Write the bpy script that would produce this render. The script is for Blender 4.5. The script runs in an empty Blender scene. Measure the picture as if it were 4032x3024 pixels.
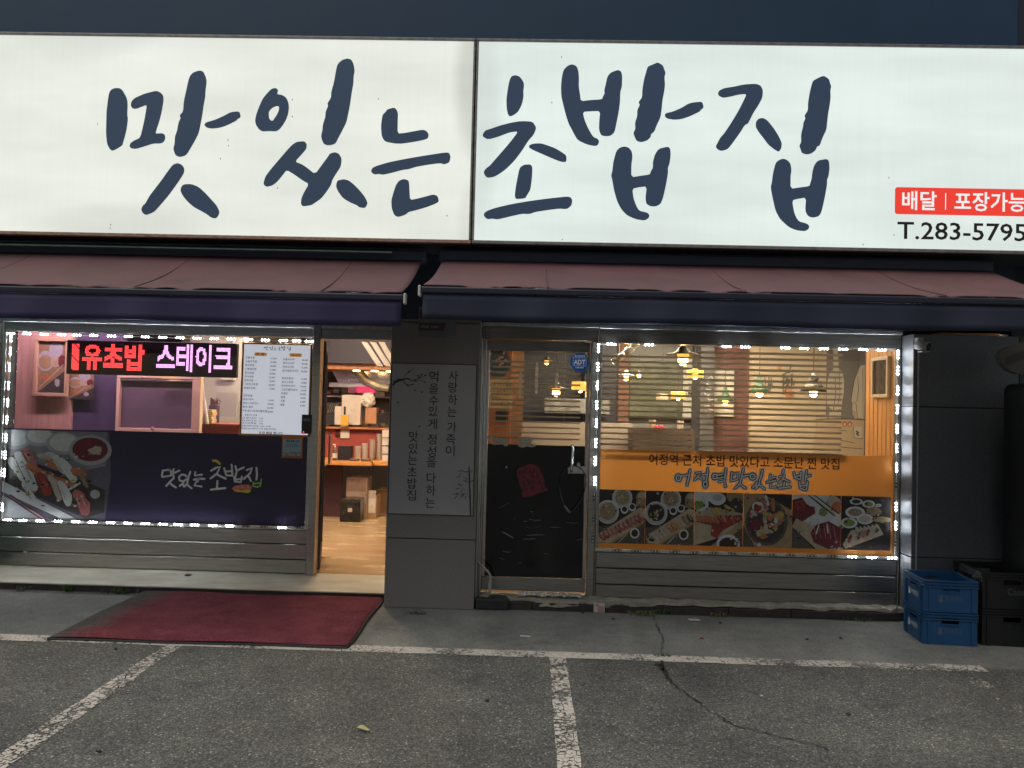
import bpy, bmesh, math, random
import numpy as np
from mathutils import Matrix, Vector
from mathutils.geometry import tessellate_polygon

# ------------------------------------------------------------------ camera, sky, sun, exposure
S = bpy.context.scene
COL = S.collection
R_ = math.radians
CAM_H, FPX = 1.6, 3028.0
cam_rot = Matrix.Rotation(R_(1.3), 3, 'Z') @ Matrix.Rotation(R_(91.4), 3, 'X') @ Matrix.Rotation(R_(1.4), 3, 'Z')
cd = bpy.data.cameras.new('camera'); cam = bpy.data.objects.new('camera', cd); COL.objects.link(cam)
cam.matrix_world = Matrix.Translation((0, 0, CAM_H)) @ cam_rot.to_4x4()
cd.sensor_width = 36.0; cd.lens = 36.0 * FPX / 4032.0; cd.clip_start = .05; cd.clip_end = 2000
S.camera = cam

SUN_EL, SUN_AZ = 62, -60          # light comes from behind the camera, slightly from the left
wd = bpy.data.worlds.new('World'); S.world = wd; wd.use_nodes = True
wn = wd.node_tree; wn.nodes.clear()
wo = wn.nodes.new('ShaderNodeOutputWorld'); wb = wn.nodes.new('ShaderNodeBackground'); ws = wn.nodes.new('ShaderNodeTexSky')
ws.sky_type = 'NISHITA'; ws.sun_disc = False; ws.sun_elevation = R_(SUN_EL); ws.sun_rotation = R_(180 + SUN_AZ)
ws.air_density = 1.0; ws.dust_density = 1.0; ws.ozone_density = 2.0
wb.inputs['Strength'].default_value = 0.040
wm = wn.nodes.new('ShaderNodeMix'); wm.data_type = 'RGBA'; wm.blend_type = 'MULTIPLY'; wm.inputs[0].default_value = 1; wm.inputs[7].default_value = (1.28, 1.04, .80, 1)     # town glow: greyer than a clear sky
wn.links.new(ws.outputs[0], wm.inputs[6]); wn.links.new(wm.outputs[2], wb.inputs[0]); wn.links.new(wb.outputs[0], wo.inputs[0])
sl = bpy.data.lights.new('sun', 'SUN'); so = bpy.data.objects.new('sun', sl); COL.objects.link(so)
sl.energy = 2.1; sl.angle = R_(60); sl.color = (1.0, .97, .91)
d = Vector((math.sin(R_(SUN_AZ)) * math.cos(R_(SUN_EL)), -math.cos(R_(SUN_AZ)) * math.cos(R_(SUN_EL)), math.sin(R_(SUN_EL))))
so.rotation_euler = d.to_track_quat('Z', 'Y').to_euler()
vs = S.view_settings; vs.view_transform = 'Standard'; vs.look = 'None'; vs.gamma = 1; vs.exposure = 0.35; vs.use_curve_mapping = False
S.render.engine = 'CYCLES'; S.cycles.use_denoising = True; S.cycles.max_bounces = 5; S.cycles.transparent_max_bounces = 12
S.cycles.sample_clamp_indirect = 4

# ------------------------------------------------------------------ helpers
rnd = random.Random(7)
def P(x, y, Y):                       # photo pixel -> point on the frontal plane at depth Y
    v = cam_rot @ Vector(((x - 2016) / FPX, -(y - 1512) / FPX, -1.0)); k = Y / v.y
    return Vector((v.x * k, Y, CAM_H + v.z * k))
def G(x, y, z=0.0):                   # photo pixel -> point on a level plane
    v = cam_rot @ Vector(((x - 2016) / FPX, -(y - 1512) / FPX, -1.0)); k = (z - CAM_H) / v.z
    return Vector((v.x * k, v.y * k, z))

MATS = {}
def mat(name, col, rough=.6, metal=0., var=0., scale=6., bump=0., bscale=80., emit=None, estr=0., spec=.5, stretch=None, col2=None):
    if name in MATS: return MATS[name]
    m = bpy.data.materials.new(name); m.use_nodes = True; MATS[name] = m
    nt = m.node_tree; b = nt.nodes['Principled BSDF']
    b.inputs['Roughness'].default_value = rough; b.inputs['Metallic'].default_value = metal
    b.inputs['Specular IOR Level'].default_value = spec
    c = (*col, 1); b.inputs['Base Color'].default_value = c
    tc = None
    if var or bump or col2:
        tc = nt.nodes.new('ShaderNodeTexCoord'); vec = tc.outputs['Object']
        if stretch:
            mp = nt.nodes.new('ShaderNodeMapping'); mp.inputs['Scale'].default_value = stretch
            nt.links.new(vec, mp.inputs[0]); vec = mp.outputs[0]
    if var or col2:
        n = nt.nodes.new('ShaderNodeTexNoise'); n.inputs['Scale'].default_value = scale; n.inputs['Detail'].default_value = 6; n.inputs['Roughness'].default_value = .65
        nt.links.new(vec, n.inputs['Vector'])
        r = nt.nodes.new('ShaderNodeValToRGB'); r.color_ramp.elements[0].position = .3; r.color_ramp.elements[1].position = .7
        if col2: r.color_ramp.elements[0].color = c; r.color_ramp.elements[1].color = (*col2, 1)
        else:
            r.color_ramp.elements[0].color = (*[max(0, k * (1 - var)) for k in col], 1)
            r.color_ramp.elements[1].color = (*[min(1, k * (1 + var)) for k in col], 1)
        nt.links.new(n.outputs[0], r.inputs[0]); nt.links.new(r.outputs[0], b.inputs['Base Color'])
        if emit is None:
            mr = nt.nodes.new('ShaderNodeMapRange'); mr.inputs[3].default_value = max(.03, rough - .12); mr.inputs[4].default_value = min(1, rough + .12)
            nt.links.new(n.outputs[0], mr.inputs[0]); nt.links.new(mr.outputs[0], b.inputs['Roughness'])
    if bump:
        n2 = nt.nodes.new('ShaderNodeTexNoise'); n2.inputs['Scale'].default_value = bscale; n2.inputs['Detail'].default_value = 4
        nt.links.new(vec, n2.inputs['Vector'])
        bp = nt.nodes.new('ShaderNodeBump'); bp.inputs['Strength'].default_value = bump; bp.inputs['Distance'].default_value = .01
        nt.links.new(n2.outputs[0], bp.inputs['Height']); nt.links.new(bp.outputs[0], b.inputs['Normal'])
    if emit:
        b.inputs['Emission Color'].default_value = (*emit, 1); b.inputs['Emission Strength'].default_value = estr
    return m

def prop(o, label=None, cat=None, group=None, kind=None):
    if label: o['label'] = label
    if cat: o['category'] = cat
    if group: o['group'] = group
    if kind: o['kind'] = kind
    return o
def par(o, p):
    if p is not None:
        o.parent = p; o.matrix_parent_inverse = Matrix.Translation(-WP[p.name])
WP = {}
def reg(o): WP[o.name] = Vector((0, 0, 0)); return o
def thing(name, label, cat, loc=(0, 0, 0), group=None):
    o = bpy.data.objects.new(name, None); COL.objects.link(o); o.location = loc; o.empty_display_size = .1
    WP[o.name] = Vector(loc); return prop(o, label, cat, group)
def obj(name, bm, m, parent=None, smooth=False, loc=None):
    me = bm if isinstance(bm, bpy.types.Mesh) else None
    if me is None:
        me = bpy.data.meshes.new(name); bm.normal_update(); bm.to_mesh(me); bm.free()
        for x in (m if isinstance(m, (list, tuple)) else [m]): me.materials.append(x)
        if smooth:
            for p in me.polygons: p.use_smooth = True
    o = bpy.data.objects.new(name, me); COL.objects.link(o)
    WP[o.name] = Vector(loc) if loc else Vector((0, 0, 0))
    if loc: o.location = loc
    if name in ('lettering', 'lettering_halo', 'lettering_outline', 'brush_lettering', 'ink_drawing', 'drawing', 'mural_drawing', 'print', 'wall_calligraphy', 'phone_number', 'dirt_speck', 'pattern') and parent is not None: o['kind'] = 'stuff'
    par(o, parent); return o
def B(): return bmesh.new()
def box(bm, x0, x1, y0, y1, z0, z1, mi=0):
    v = [bm.verts.new(p) for p in ((x0,y0,z0),(x1,y0,z0),(x1,y1,z0),(x0,y1,z0),(x0,y0,z1),(x1,y0,z1),(x1,y1,z1),(x0,y1,z1))]
    for f in ((0,3,2,1),(4,5,6,7),(0,1,5,4),(1,2,6,5),(2,3,7,6),(3,0,4,7)):
        bm.faces.new([v[i] for i in f]).material_index = mi
    return bm
def bx(*a, **k): return box(B(), *a, **k)
def bev(bm, w=.003, seg=1):
    bmesh.ops.bevel(bm, geom=list(bm.edges), offset=w, segments=seg, affect='EDGES', profile=.5); return bm
def bbx(x0, x1, y0, y1, z0, z1, w=.003, seg=1): return bev(bx(x0, x1, y0, y1, z0, z1), w, seg)
def poly(bm, loops, Y, t=0., mi=0):
    """flat shape on a frontal plane (x, z loops; first outer, rest holes); t > 0 gives it thickness towards the street"""
    if not isinstance(loops[0][0], (tuple, list, Vector)): loops = [loops]
    L3 = [[Vector((p[0], p[1], 0)) for p in l] for l in loops]
    tris = tessellate_polygon(L3); flat = [p for l in L3 for p in l]
    vf = [bm.verts.new((p.x, Y - t, p.y)) for p in flat]
    for a, b_, c in tris:
        A, Bq, Cq = flat[a], flat[b_], flat[c]
        s = (Bq - A).cross(Cq - A).z
        if abs(s) < 1e-12: continue
        try: f = bm.faces.new([vf[i] for i in ((a, b_, c) if s > 0 else (a, c, b_))]); f.material_index = mi
        except ValueError: pass
    if t > 0:
        vb = [bm.verts.new((p.x, Y, p.y)) for p in flat]; k = 0
        for l in L3:
            n = len(l); ar = sum(l[i].x * l[(i+1) % n].y - l[(i+1) % n].x * l[i].y for i in range(n))
            for i in range(n):
                a, b_ = k + i, k + (i + 1) % n
                q = [vf[a], vb[a], vb[b_], vf[b_]]
                bm.faces.new(q if ar > 0 else q[::-1]).material_index = mi
            k += n
    return bm
def rect(bm, x0, x1, z0, z1, Y, t=0., mi=0): return poly(bm, [(x0, z0), (x1, z0), (x1, z1), (x0, z1)], Y, t, mi)
def rrect(bm, x0, x1, z0, z1, r, Y, t=0., mi=0, n=5):
    pts = []
    for cx, cz, a0 in ((x1-r, z0+r, -90), (x1-r, z1-r, 0), (x0+r, z1-r, 90), (x0+r, z0+r, 180)):
        for i in range(n + 1):
            a = R_(a0 + 90 * i / n); pts.append((cx + r * math.cos(a), cz + r * math.sin(a)))
    return poly(bm, pts, Y, t, mi)
def ell(cx, cz, rx, rz, rot=0, n=22, a0=0, a1=360):
    c, s = math.cos(R_(rot)), math.sin(R_(rot)); out = []
    m_ = n if a1 - a0 >= 360 else n + 1
    for i in range(m_):
        a = R_(a0 + (a1 - a0) * i / n); x, z = rx * math.cos(a), rz * math.sin(a)
        out.append((cx + x * c - z * s, cz + x * s + z * c))
    return out
def stroke_loop(pts, w, taper=.75, n=4, wob=0.):
    """outline of a round-ended brush stroke through 2-D points"""
    pts = [Vector(p) for p in pts]; out = []
    L, Rr = [], []
    for i, p in enumerate(pts):
        if i == 0: dv = (pts[1] - p).normalized()
        elif i == len(pts) - 1: dv = (p - pts[-2]).normalized()
        else:
            dv = ((p - pts[i-1]).normalized() + (pts[i+1] - p).normalized())
            dv = dv.normalized() if dv.length > .2 else (pts[i+1] - p).normalized()
        nv = Vector((-dv.y, dv.x)); ww = w * .5 * (1 if 0 < i < len(pts) - 1 else taper ** .5) * (1 + wob * rnd.uniform(-1, 1))
        L.append(p + nv * ww); Rr.append(p - nv * ww)
    d0 = (pts[0] - pts[1]).normalized(); d1 = (pts[-1] - pts[-2]).normalized()
    def cap(a, b_, dv):
        c = (a + b_) / 2; r = (a - b_).length / 2; e = (a - b_).normalized()
        return [c + e * r * math.cos(math.pi * k / n) + dv * r * math.sin(math.pi * k / n) for k in range(1, n)]
    out = L + cap(L[-1], Rr[-1], d1) + Rr[::-1] + cap(Rr[0], L[0], d0)
    return [(v.x, v.y) for v in out]
def tube(bm, pts, r, n=8, mi=0):
    pts = [Vector(p) for p in pts]; rings = []
    up = Vector((0, 0, 1))
    for i, p in enumerate(pts):
        dv = (pts[min(i+1, len(pts)-1)] - pts[max(i-1, 0)]).normalized()
        a = dv.cross(up) if abs(dv.dot(up)) < .95 else dv.cross(Vector((1, 0, 0)))
        a.normalize(); b_ = dv.cross(a); rr = r[i] if isinstance(r, (list, tuple)) else r
        rings.append([bm.verts.new(p + (a * math.cos(2*math.pi*k/n) + b_ * math.sin(2*math.pi*k/n)) * rr) for k in range(n)])
    for q in range(len(rings) - 1):
        for k in range(n):
            bm.faces.new((rings[q][k], rings[q][(k+1) % n], rings[q+1][(k+1) % n], rings[q+1][k])).material_index = mi
    bm.faces.new(rings[0][::-1]).material_index = mi; bm.faces.new(rings[-1]).material_index = mi
    bmesh.ops.recalc_face_normals(bm, faces=bm.faces); return bm
def lathe(bm, prof, c, n=20, mi=0):
    rings = [[bm.verts.new((c[0] + r * math.cos(2*math.pi*k/n), c[1] + r * math.sin(2*math.pi*k/n), c[2] + z)) for k in range(n)] for r, z in prof]
    for q in range(len(rings) - 1):
        for k in range(n):
            bm.faces.new((rings[q][k], rings[q][(k+1) % n], rings[q+1][(k+1) % n], rings[q+1][k])).material_index = mi
    bm.faces.new(rings[0][::-1]).material_index = mi; bm.faces.new(rings[-1]).material_index = mi
    return bm

# outlines of the printed characters: character, advance, then /-separated loops of x, y pairs
GLYPHS = """가Ⱦ/ȒȦǽȦǽńȒńȒƹȶƹȶǋȒǋ/ǘȎŰȎŰǽǃǽƨƵťſűůǀƴ
간Ⱦ/ȔȦǿȦǿƁȔƁȔǐȵǐȵǢȔǢ/ƛƒƇƒƇŉȝŉȝŚƛŚ/ǗȕŮȕŮȄǀȄƥǏŤƫŭƛƺǉ
감Ⱦ/ƅƜƅŇȔŇȔƜ/ƙƋǿƋǿŘƙŘ/ȔȦǿȦǿƦȔƦȔǞȵǞȵǯȔǯ/ǖȗŮȗŮȇǀȇƥǕŤƴŬƣƺǏ
게Ⱦ/ȤȦȐȦȐńȤń/ǵȠǡȠǡǊƺǊǂǩǅȉŮȉŮǹưǹƛƷŤƄŰŵƘƔƳƹǡƹǡŐǵŐ
겸Ⱦ/ƌƛƌŇȞŇȞƛ/ơƋȊƋȊŘơŘ/ȞȦȉȦȉȁǖȁǘȌǘȗŲȗŲȇǂȇƧǕŧƴůƤƭǁǑǰȉǰȉǓǎǓǎǁȉǁȉƥȞƥ
경Ⱦ/ȋƑǔƜƞƑƊűƞőǔŅȋőȟű/ƭƅǔƌǼƅȋűǼŝǔŖƭŝƞű/ȞȦȉȦȉǼǖǼǘȉǙȕųȕųȄǂȄƧǑŧƯŰƟƭƽǑǬȉǬȉǎǎǎǎƼȉƼȉƟȞƟ
계Ⱦ/ȤȦȐȦȐńȤń/ǷȠǣȠǣǨǂǨǄǸǅȉŮȉŮǹưǹƛƷŤƄŰŵƣơƾǖǣǖǣƯƺƯƺƞǣƞǣŐǷŐ
고Ⱦ/ȘȐźȐźǾȃǾȃǹȂǌǻƓȐƑȗǌȘǹ/ǈǆƴǆƴŵŤŵŤŤȰŤȰŵǈŵ
곤Ⱦ/ȖșżșżȈȂȈȁǬǼǇȐǅȕǫȖȉ/ǍǤƸǤƸƵŤƵŤƤȰƤȰƵǍƵ/ƓƍžƍžŉȜŉȜŚƓŚ
광Ⱦ/ȂƌǋƖƔƌƀŮƔŏǋŅȂŏȖŮ/ƣƀǋƆǳƀȁŮǳŜǋŕƣŜƕŮ/ǠȘŰȘŰȇǌȇǋǯǆǑǚǏǠǲǠȌ/ƧǧƒǧƒƺŹƺţƺťƩƩƪǱƲǰǀǌƽƧƻ/ȔȦǿȦǿƙȔƙȔǗȴǗȴǩȔǩ
구Ⱦ/ȖȘžȘžȇȁȇȁȄȀǡǺƷŤƷŤƥƿƥƿńǔńǔƥȰƥȰƷȏƷȕǡȖȄ
근Ⱦ/ȗșžșžȈȂȈȂȇȁǧǼƾŤƾŤƭȱƭȱƾȑƾȖǧȗȇ/ƔƔſƔſŉȝŉȝŚƔŚ
기Ⱦ/ȞȦȉȦȉńȞń/ǛȎűȎűǽǆǽƫƵŧſŲŮǃƳ
김Ⱦ/ȝȦȉȦȉƧȝƧ/ƋƛƋŇȝŇȝƛ/ƠƋȉƋȉŘƠŘ/ǚȘųȘųȇǄȇƩǕŧƵůƤƽǏ
나Ⱦ/ȒȦǽȦǽńȒńȒƻȶƻȶǌȒǌ/ƂȐŭȐŭƏŭžſžƳƀǪƈǨƙƳƑƂƏ
난Ⱦ/ƄȖůȖůƽůƫƁƫƴƮǪƵǨǇƴƿƄƽ/ȔȦǿȦǿƃȔƃȔǑȵǑȵǣȔǣ/ƜƓƇƓƇŉȜŉȜŚƜŚ
내Ⱦ/ȤȦȐȦȐǊǰǊǰȡǜȡǜŐǰŐǰƹȐƹȐńȤń/ƄȋůȋůƑůžŽžƣƀǏƆǌƘƦƒƄƑ
눔Ⱦ/ȱǀŤǀŤƯǀƯǀƓžƓžŇȗŇȗƓǔƓǔƯȱƯ/ƓƃȃƃȃŘƓŘ/ƔȢƀȢƀǘșǘșǩƔǩ
느Ⱦ/ȱŴŤŴŤţȱţ/ƒȓŽȓŽƯȚƯȚǀƒǀ
는Ⱦ/ȱƳŤƳŤƢȱƢ/ƔȞƀȞƀǑșǑșǢƔǢ/ƓƌžƌžŊțŊțśƓś
늘Ⱦ/ȱǊŤǊŤƹȱƹ/ƔȣƀȣƀǟșǟșǰƔǰ/ȗƤŽƤŽƔȂƔȂſžſžŘžŇȟŇȟŘƓŘƓůȗů
능Ⱦ/ȱƼŤƼŤƫȱƫ/ȃƌǊƗƑƌŽŮƑŐǊŅȃŐȗŮ/ƠƀǊƇǳƀȃŮǳŜǊŕƠŜƒŮ/ƔȢƀȢƀǗșǗșǧƔǧ
니Ⱦ/ȝȦȉȦȉńȝń/ƇȐŲȐŲƐŲžƅžƻƁǴƉǱƛƻƓƇƐ
님Ⱦ/ȝȦȉȦȉƦȝƦ/ƋƛƋŇȝŇȝƛ/ƠƋȉƋȉŘƠŘ/ƇșŲșŲǉŲƷƄƷƼƹǳǂǰǓƼǋƇǉ
다Ⱦ/ȒȦǽȦǽńȒńȒƼȷƼȷǍȒǍ/ŮȐŮżƀżƸžǪƄǨƖƸƏƂƎƂǿǗǿǗȐ
달Ⱦ/ŮșŮƽƀƽƺƾǩǅǧǕƺǏƃǎƃȉǒȉǒș/ȔȦǿȦǿƵȔƵȔǦȵǦȵǷȔǷ/ȔƩƄƩƄƘǿƘǿƁƅƁƅŘƅŇȜŇȜŘƙŘƙűȔű
대Ⱦ/ȤȦȐȦȐǋǰǋǰȡǝȡǝŐǰŐǰƻȐƻȐńȤń/ŬȋŬżŻżƧŽǏƂǍƔƩƏƁƍƁǺǀǺǀȋ
던Ⱦ/ȞȦȉȦȉǧǊǧǊǗȉǗȉƁȞƁ/űȓűƢƂƢƸƤǧƪǥƻƹƵƆƳƆȂǘȂǘȓ/ƢƎƍƎƍŇȤŇȤŘƢŘ
덮Ⱦ/ȞȦȉȦȉǰǊǰǊǟȉǟȉƨȞƨ/űșűƯƂƯƹƱǧƷǤǈƺǂƆǀƆȈǘȈǘș/ȠƜƈƜƈƋƨƋƨŘƆŘƆŇȣŇȣŘȀŘȀƋȠƋ/ƽŘƽƋǫƋǫŘ
동Ⱦ/ȃƋǊƖƑƋŽŭƑŏǊńȃŏȗŭ/ƠſǊƅǳſȃŭǳśǊŔƠśƒŭ/žȜžǑǀǑǀƷŤƷŤƦȱƦȱƷǔƷǔǑșǑșǢƒǢƒȋȗȋȗȜ
둠Ⱦ/ȱƾŤƾŤƬǀƬǀƒŽƒŽŇȘŇȘƒǔƒǔƬȱƬ/ƑƂȃƂȃŘƑŘ/žȝžǓșǓșǤƓǤƓȌȗȌȗȝ
듬Ⱦ/ȱƽŤƽŤƬȱƬ/ŽƓŽňȘňȘƓ/ƑƂȃƂȃŘƑŘ/žȟžǔșǔșǤƓǤƓȎȗȎȗȟ
라Ⱦ/ȒȦǽȦǽńȒńȒƻȷƻȷǍȒǍ/ǓȑŭȑŭȀƾȀƾǑŭǑŭźſźƸżǬƂǪƔƸƍƂƌƂǀǓǀ
랑Ⱦ/ȂƌǋƗƕƌƁŭƕŏǋńȂŏȖŭ/ƣƀǋƇǳƀȁŭǳśǋŕƣśƕŭ/ȔȦǿȦǿƞȔƞȔǜȵǜȵǮȔǮ/ǓȘŭȘŭȇƿȇƿǫŮǫŮƫƀƫƸƬǫƲǩǃƸƽƂƼƂǛǓǛ
레Ⱦ/ȤȦȐȦȐńȤń/ǶȡǢȡǢǕǆǕǆǄǢǄǢŐǶŐ/ƼȍūȍūǼƨǼƨǏŬǏŬżŻżƤŽǐƂǏƓƦƎƀƍƀƿƼƿ
로Ⱦ/ȘȕŽȕŽȅȃȅȃǢžǢžƬžƜǀƜǀűŤűŤŠȱŠȱűǔűǔƜȝƜȝƬƒƬƒǑȘǑ
르Ⱦ/ȱŲŤŲŤŠȱŠ/ȘȕŽȕŽȄȃȄȃǡžǡžƬžƛȝƛȝƬƒƬƒǐȘǐ
리Ⱦ/ȝȦȉȦȉńȝń/ǙȑűȑűȀǄȀǄǑűǑűźƄźƼżǶƃǴƔƼƍƆƌƆǀǙǀ
마Ⱦ/ŭȏŭŽǕŽǕȏ/ƁǿǀǿǀƎƁƎ/ȒȦǽȦǽńȒńȒƺȷƺȷǌȒǌ
막Ⱦ/ŭȕŭƱǕƱǕȕ/ƂȅǁȅǁǂƂǂ/ȔƔƁƔƁƃǿƃǿńȔń/ȔȦǿȦǿƠȔƠȔǚȵǚȵǫȔǫ
말Ⱦ/ŭȚŭƿǕƿǕȚ/ƂȉǁȉǁǏƂǏ/ȔȦǿȦǿƳȔƳȔǤȵǤȵǶȔǶ/ȔƩƄƩƄƘǿƘǿƁƅƁƅŘƅŇȜŇȜŘƙŘƙűȔű
맛Ⱦ/ŭȕŭƱǓƱǓȕ/ƂȄƿȄƿǁƂǁ/ȔȦǿȦǿƐȔƐȔǗȵǗȵǩȔǩ/ǙƛǅƛǅƔƮūźŖƂŅưŖǏŶǮŖȝŅȥŖǰūǙƔ
머Ⱦ/ȞȦȊȦȊǔǔǔǔȐŭȐŭŽǔŽǔǃȊǃȊńȞń/ƂǿǀǿǀƎƂƎ
먹Ⱦ/ȞƔƇƔƇƃȉƃȉńȞń/ȞȦȉȦȉǮǖǮǖȕůȕůưǖưǖǜȉǜȉơȞơ/ƃȅǁȅǁǁƃǁ
메Ⱦ/ǷȡǣȡǣǑǂǑǂȌŬȌŬƁǂƁǂǀǣǀǣŐǷŐ/ƀǼƯǼƯƑƀƑ/ȤȦȐȦȐńȤń
면Ⱦ/ȞȦȉȦȉǾǖǾǖȓůȓůƩǖƩǖƽȉƽȉƁȞƁ/ƃȂǁȂǁƹƃƹ/ǖǭȉǭȉǎǖǎ/ƢƐƍƐƍŉȣŉȣŚƢŚ
모Ⱦ/żȓżƩǀƩǀŲŤŲŤšȱšȱŲǔŲǔƩȘƩȘȓ/ƐȃȄȃȄƹƐƹ
문Ⱦ/žțžǌȖǌȖț/ƓȋȂȋȂǝƓǝ/ȱƳŤƳŤƢǂƢǂŴǖŴǖƢȱƢ/ƓƊžƊžŉȚŉȚŚƓŚ
미Ⱦ/űȐűŽǙŽǙȐ/ƅǿǅǿǅƎƅƎ/ȝȦȈȦȈńȝń
밀Ⱦ/ŰȚŰƽǙƽǙȚ/ƄȉǅȉǅǎƄǎ/ȝȦȉȦȉƲȝƲ/ȝƦƋƦƋƖȉƖȉſƌſƌŗƌŇȥŇȥŗƠŗƠŰȝŰ
반Ⱦ/ƂȖŭȖŭƦǖƦǖȖǂȖǂǰƂǰ/ƂǠǂǠǂƷƂƷ/ȔȦǿȦǿƀȔƀȔǐȵǐȵǢȔǢ/ƛƐƇƐƇŉȞŉȞŚƛŚ
밥Ⱦ/ƂțŭțŭƴǖƴǖțǂțǂǺƂǺ/ƂǩǂǩǂǅƂǅ/ƙƟƅƟƅŇȔŇȔƟǿƟǿƄƙƄ/ƙŴǿŴǿŘƙŘ/ȔȦǿȦǿƪȔƪȔǡȵǡȵǲȔǲ
배Ⱦ/ƀȑŬȑŬżǃżǃȑƯȑƯǚƀǚ/ƀǉƯǉƯƎƀƎ/ȤȦȐȦȐǍǲǍǲȡǞȡǞŐǲŐǲƻȐƻȐńȤń
뱃Ⱦ/ƂȗŮȗŮƭǆƭǆȗƲȗƲǳƂǳ/ƂǣƲǣƲƾƂƾ/ȣȦȏȦȏǫǲǫǲȢǞȢǞơǲơǲǛȏǛȏƍȣƍ/ǢƕǍƕǍƎƵũƀŕƈŅƷŕǗųǸŕȧŅȯŕǹũǢƎ
복Ⱦ/ȗƊŻƊŻźȂźȂńȗń/ƔȡſȡſǌǀǌǀƲŤƲŤơȰơȰƲǔƲǔǌȖǌȖȡȁȡȁȇƔȇ/ƔǷȁǷȁǝƔǝ
볼Ⱦ/ƔȣſȣſǘǀǘǀǂŤǂŤƲȰƲȰǂǔǂǔǘȖǘȖȣȁȣȁȍƔȍ/ƔǾȁǾȁǨƔǨ/ȖƟŽƟŽƏȂƏȂŻŽŻŽŗŽŇȝŇȝŗƒŗƒŬȖŬ
봄Ⱦ/ƔȡſȡſǎǀǎǀƵŤƵŤƤȰƤȰƵǔƵǔǎȖǎȖȡȁȡȁȈƔȈ/ƔǸȁǸȁǟƔǟ/ŽƏŽŇȗŇȗƏ/ƑſȃſȃŘƑŘ
브Ⱦ/ȱųŤųŤŢȱŢ/ƑȖżȖżƠȘƠȘȖȄȖȄǬƑǬ/ƑǛȄǛȄƱƑƱ
비Ⱦ/ȝȦȈȦȈńȝń/ƆȓűȓűźǛźǛȓǇȓǇǗƆǗ/ƆǇǇǇǇƋƆƋ
사Ⱦ/ưȓƛȓƛǪƊƮšƅŮŴƏƒƦƿƼƕǝŹǩƉǁƱưǪ/ȒȦǽȦǽńȒńȒƹȷƹȷǋȒǋ
살Ⱦ/ưȟƛȟƛȍƌǠţǃŭƲƐǈƦǪƻǌǜƹǧǉƿǤưȍ/ȔȦǿȦǿưȔưȔǤȵǤȵǵȔǵ/ȔƦƄƦƄƖǿƖǿſƅſƅŗƅŇȜŇȜŗƙŗƙŰȔŰ
새Ⱦ/ƨȑƔȑƔǦƆƭŢƄůŵƋƑƞƹƯƔǊŻǗƋƴƱƨǧ/ȤȦȐȦȐǋǲǋǲȡǟȡǟŐǲŐǲƺȐƺȐńȤń
선Ⱦ/ȞȦȉȦȉǱǘǱǘǠȉǠȉŽȞŽ/ƱșƝșƝǽƍǍŤƮůƝƒƵƧǘƽƸǝƣǨƳǀǐƱǼ/ƢƐƍƐƍŉȣŉȣŚƢŚ
성Ⱦ/ȋƏǔƚƜƏƈůƜŐǔŅȋŐȟů/ƫƂǔƉǼƂȊůǼŜǔŕƫŜƝů/ȞȦȉȦȉǷǘǷǘǥȉǥȉơȞơ/ƲȚƝȚƝȂƍǓŤƵůƤƒƻƨǞƽƿǞƫǩƻǁǗƲȃ
셜Ⱦ/ȞȦȉȦȉȏǝȏǝǾȉǾȉǦǝǦǝǖȉǖȉưȞư/ƱȠƝȠƝȉƍǜŤƿůƯƑǅƧǧƼǈǝƳǨǃǀǟƱȉ/ȞƥƍƥƍƔȊƔȊſƍſƍŘƍŇȦŇȦŘơŘơůȞů
소Ⱦ/ǔȗƿȗƿȆƤǓŬƸŵƧƧƽǊǥǬƽȞƧȧƸǯǓǔȆ/ǔƪƿƪƿųŤųŤŢȱŢȱųǔų
속Ⱦ/ȗƎŻƎŻŽȂŽȂńȗń/ǔȣǀȣǀșƧǱŰǜŸǋƩǝǊǽǫǝȜǋȤǜǭǱǔș/ǔǗǀǗǀƵŤƵŤƤȱƤȱƵǔƵ
수Ⱦ/ǕȞǀȞǀȑƦǧůǐŷƿƨǒǋǴǬǒȞƿȦǐǮǧǕȑ/ȰƧŤƧŤƖǀƖǀńǔńǔƖȰƖ
스Ⱦ/ȱŴŤŴŤţȱţ/ǔȗƿȗƿȅƤǑŭƵŶƣƧƻǊǤǬƻȝƣȧƵǯǑǔȅ
시Ⱦ/ȝȦȈȦȈńȝń/ƴȓƠȓƠǪƎƭţƄŰųƓƑƪƿǂƔǤŷǱƈǆƯƴǪ
신Ⱦ/ȝȦȉȦȉƀȝƀ/ơƏƌƏƌŉȤŉȤŚơŚ/ƴȚƟȚƟȃƏǒŦƱűơƔƹƪǝƿƻǡƥǬƶǃǔƴȃ
실Ⱦ/ȝȦȉȦȉƱȝƱ/ȝƦƋƦƋƕȉƕȉſƌſƌŗƌŇȥŇȥŗƠŗƠůȝů/ƴȠƟȠƟȎƏǡŦǄŰƳƓǉƪǫǀǌǣƸǭǈǄǣƴȎ
안Ⱦ/ǍȇƣȖŹȇŨǟŹƶƣƧǍƶǞǟ/ƇǺƣȄƿǺǊǟƿǄƣƹƇǄżǟ/ȔȦǿȦǿƀȔƀȔǐȵǐȵǢȔǢ/ƛƑƇƑƇŉȞŉȞŚƛŚ
알Ⱦ/ǌȐƣȞŹȐŨǬŹǈƣƹǌǈǝǬ/ƇȄƣȍƾȄǉǬƾǔƣǊƇǔżǬ/ȔȦǿȦǿƳȔƳȔǤȵǤȵǵȔǵ/ȔƩƄƩƄƘǿƘǿƁƅƁƅŘƅŇȜŇȜŘƙŘƙűȔű
어Ⱦ/ȞȦȊȦȊǐǘǐǇȂƠȕŸǿŨǆŸƌƠŷǇƋǘƿȊƿȊńȞń/ƆǲƠȂƻǲǅǆƻƚƠƊƆƚżǆ
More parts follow.
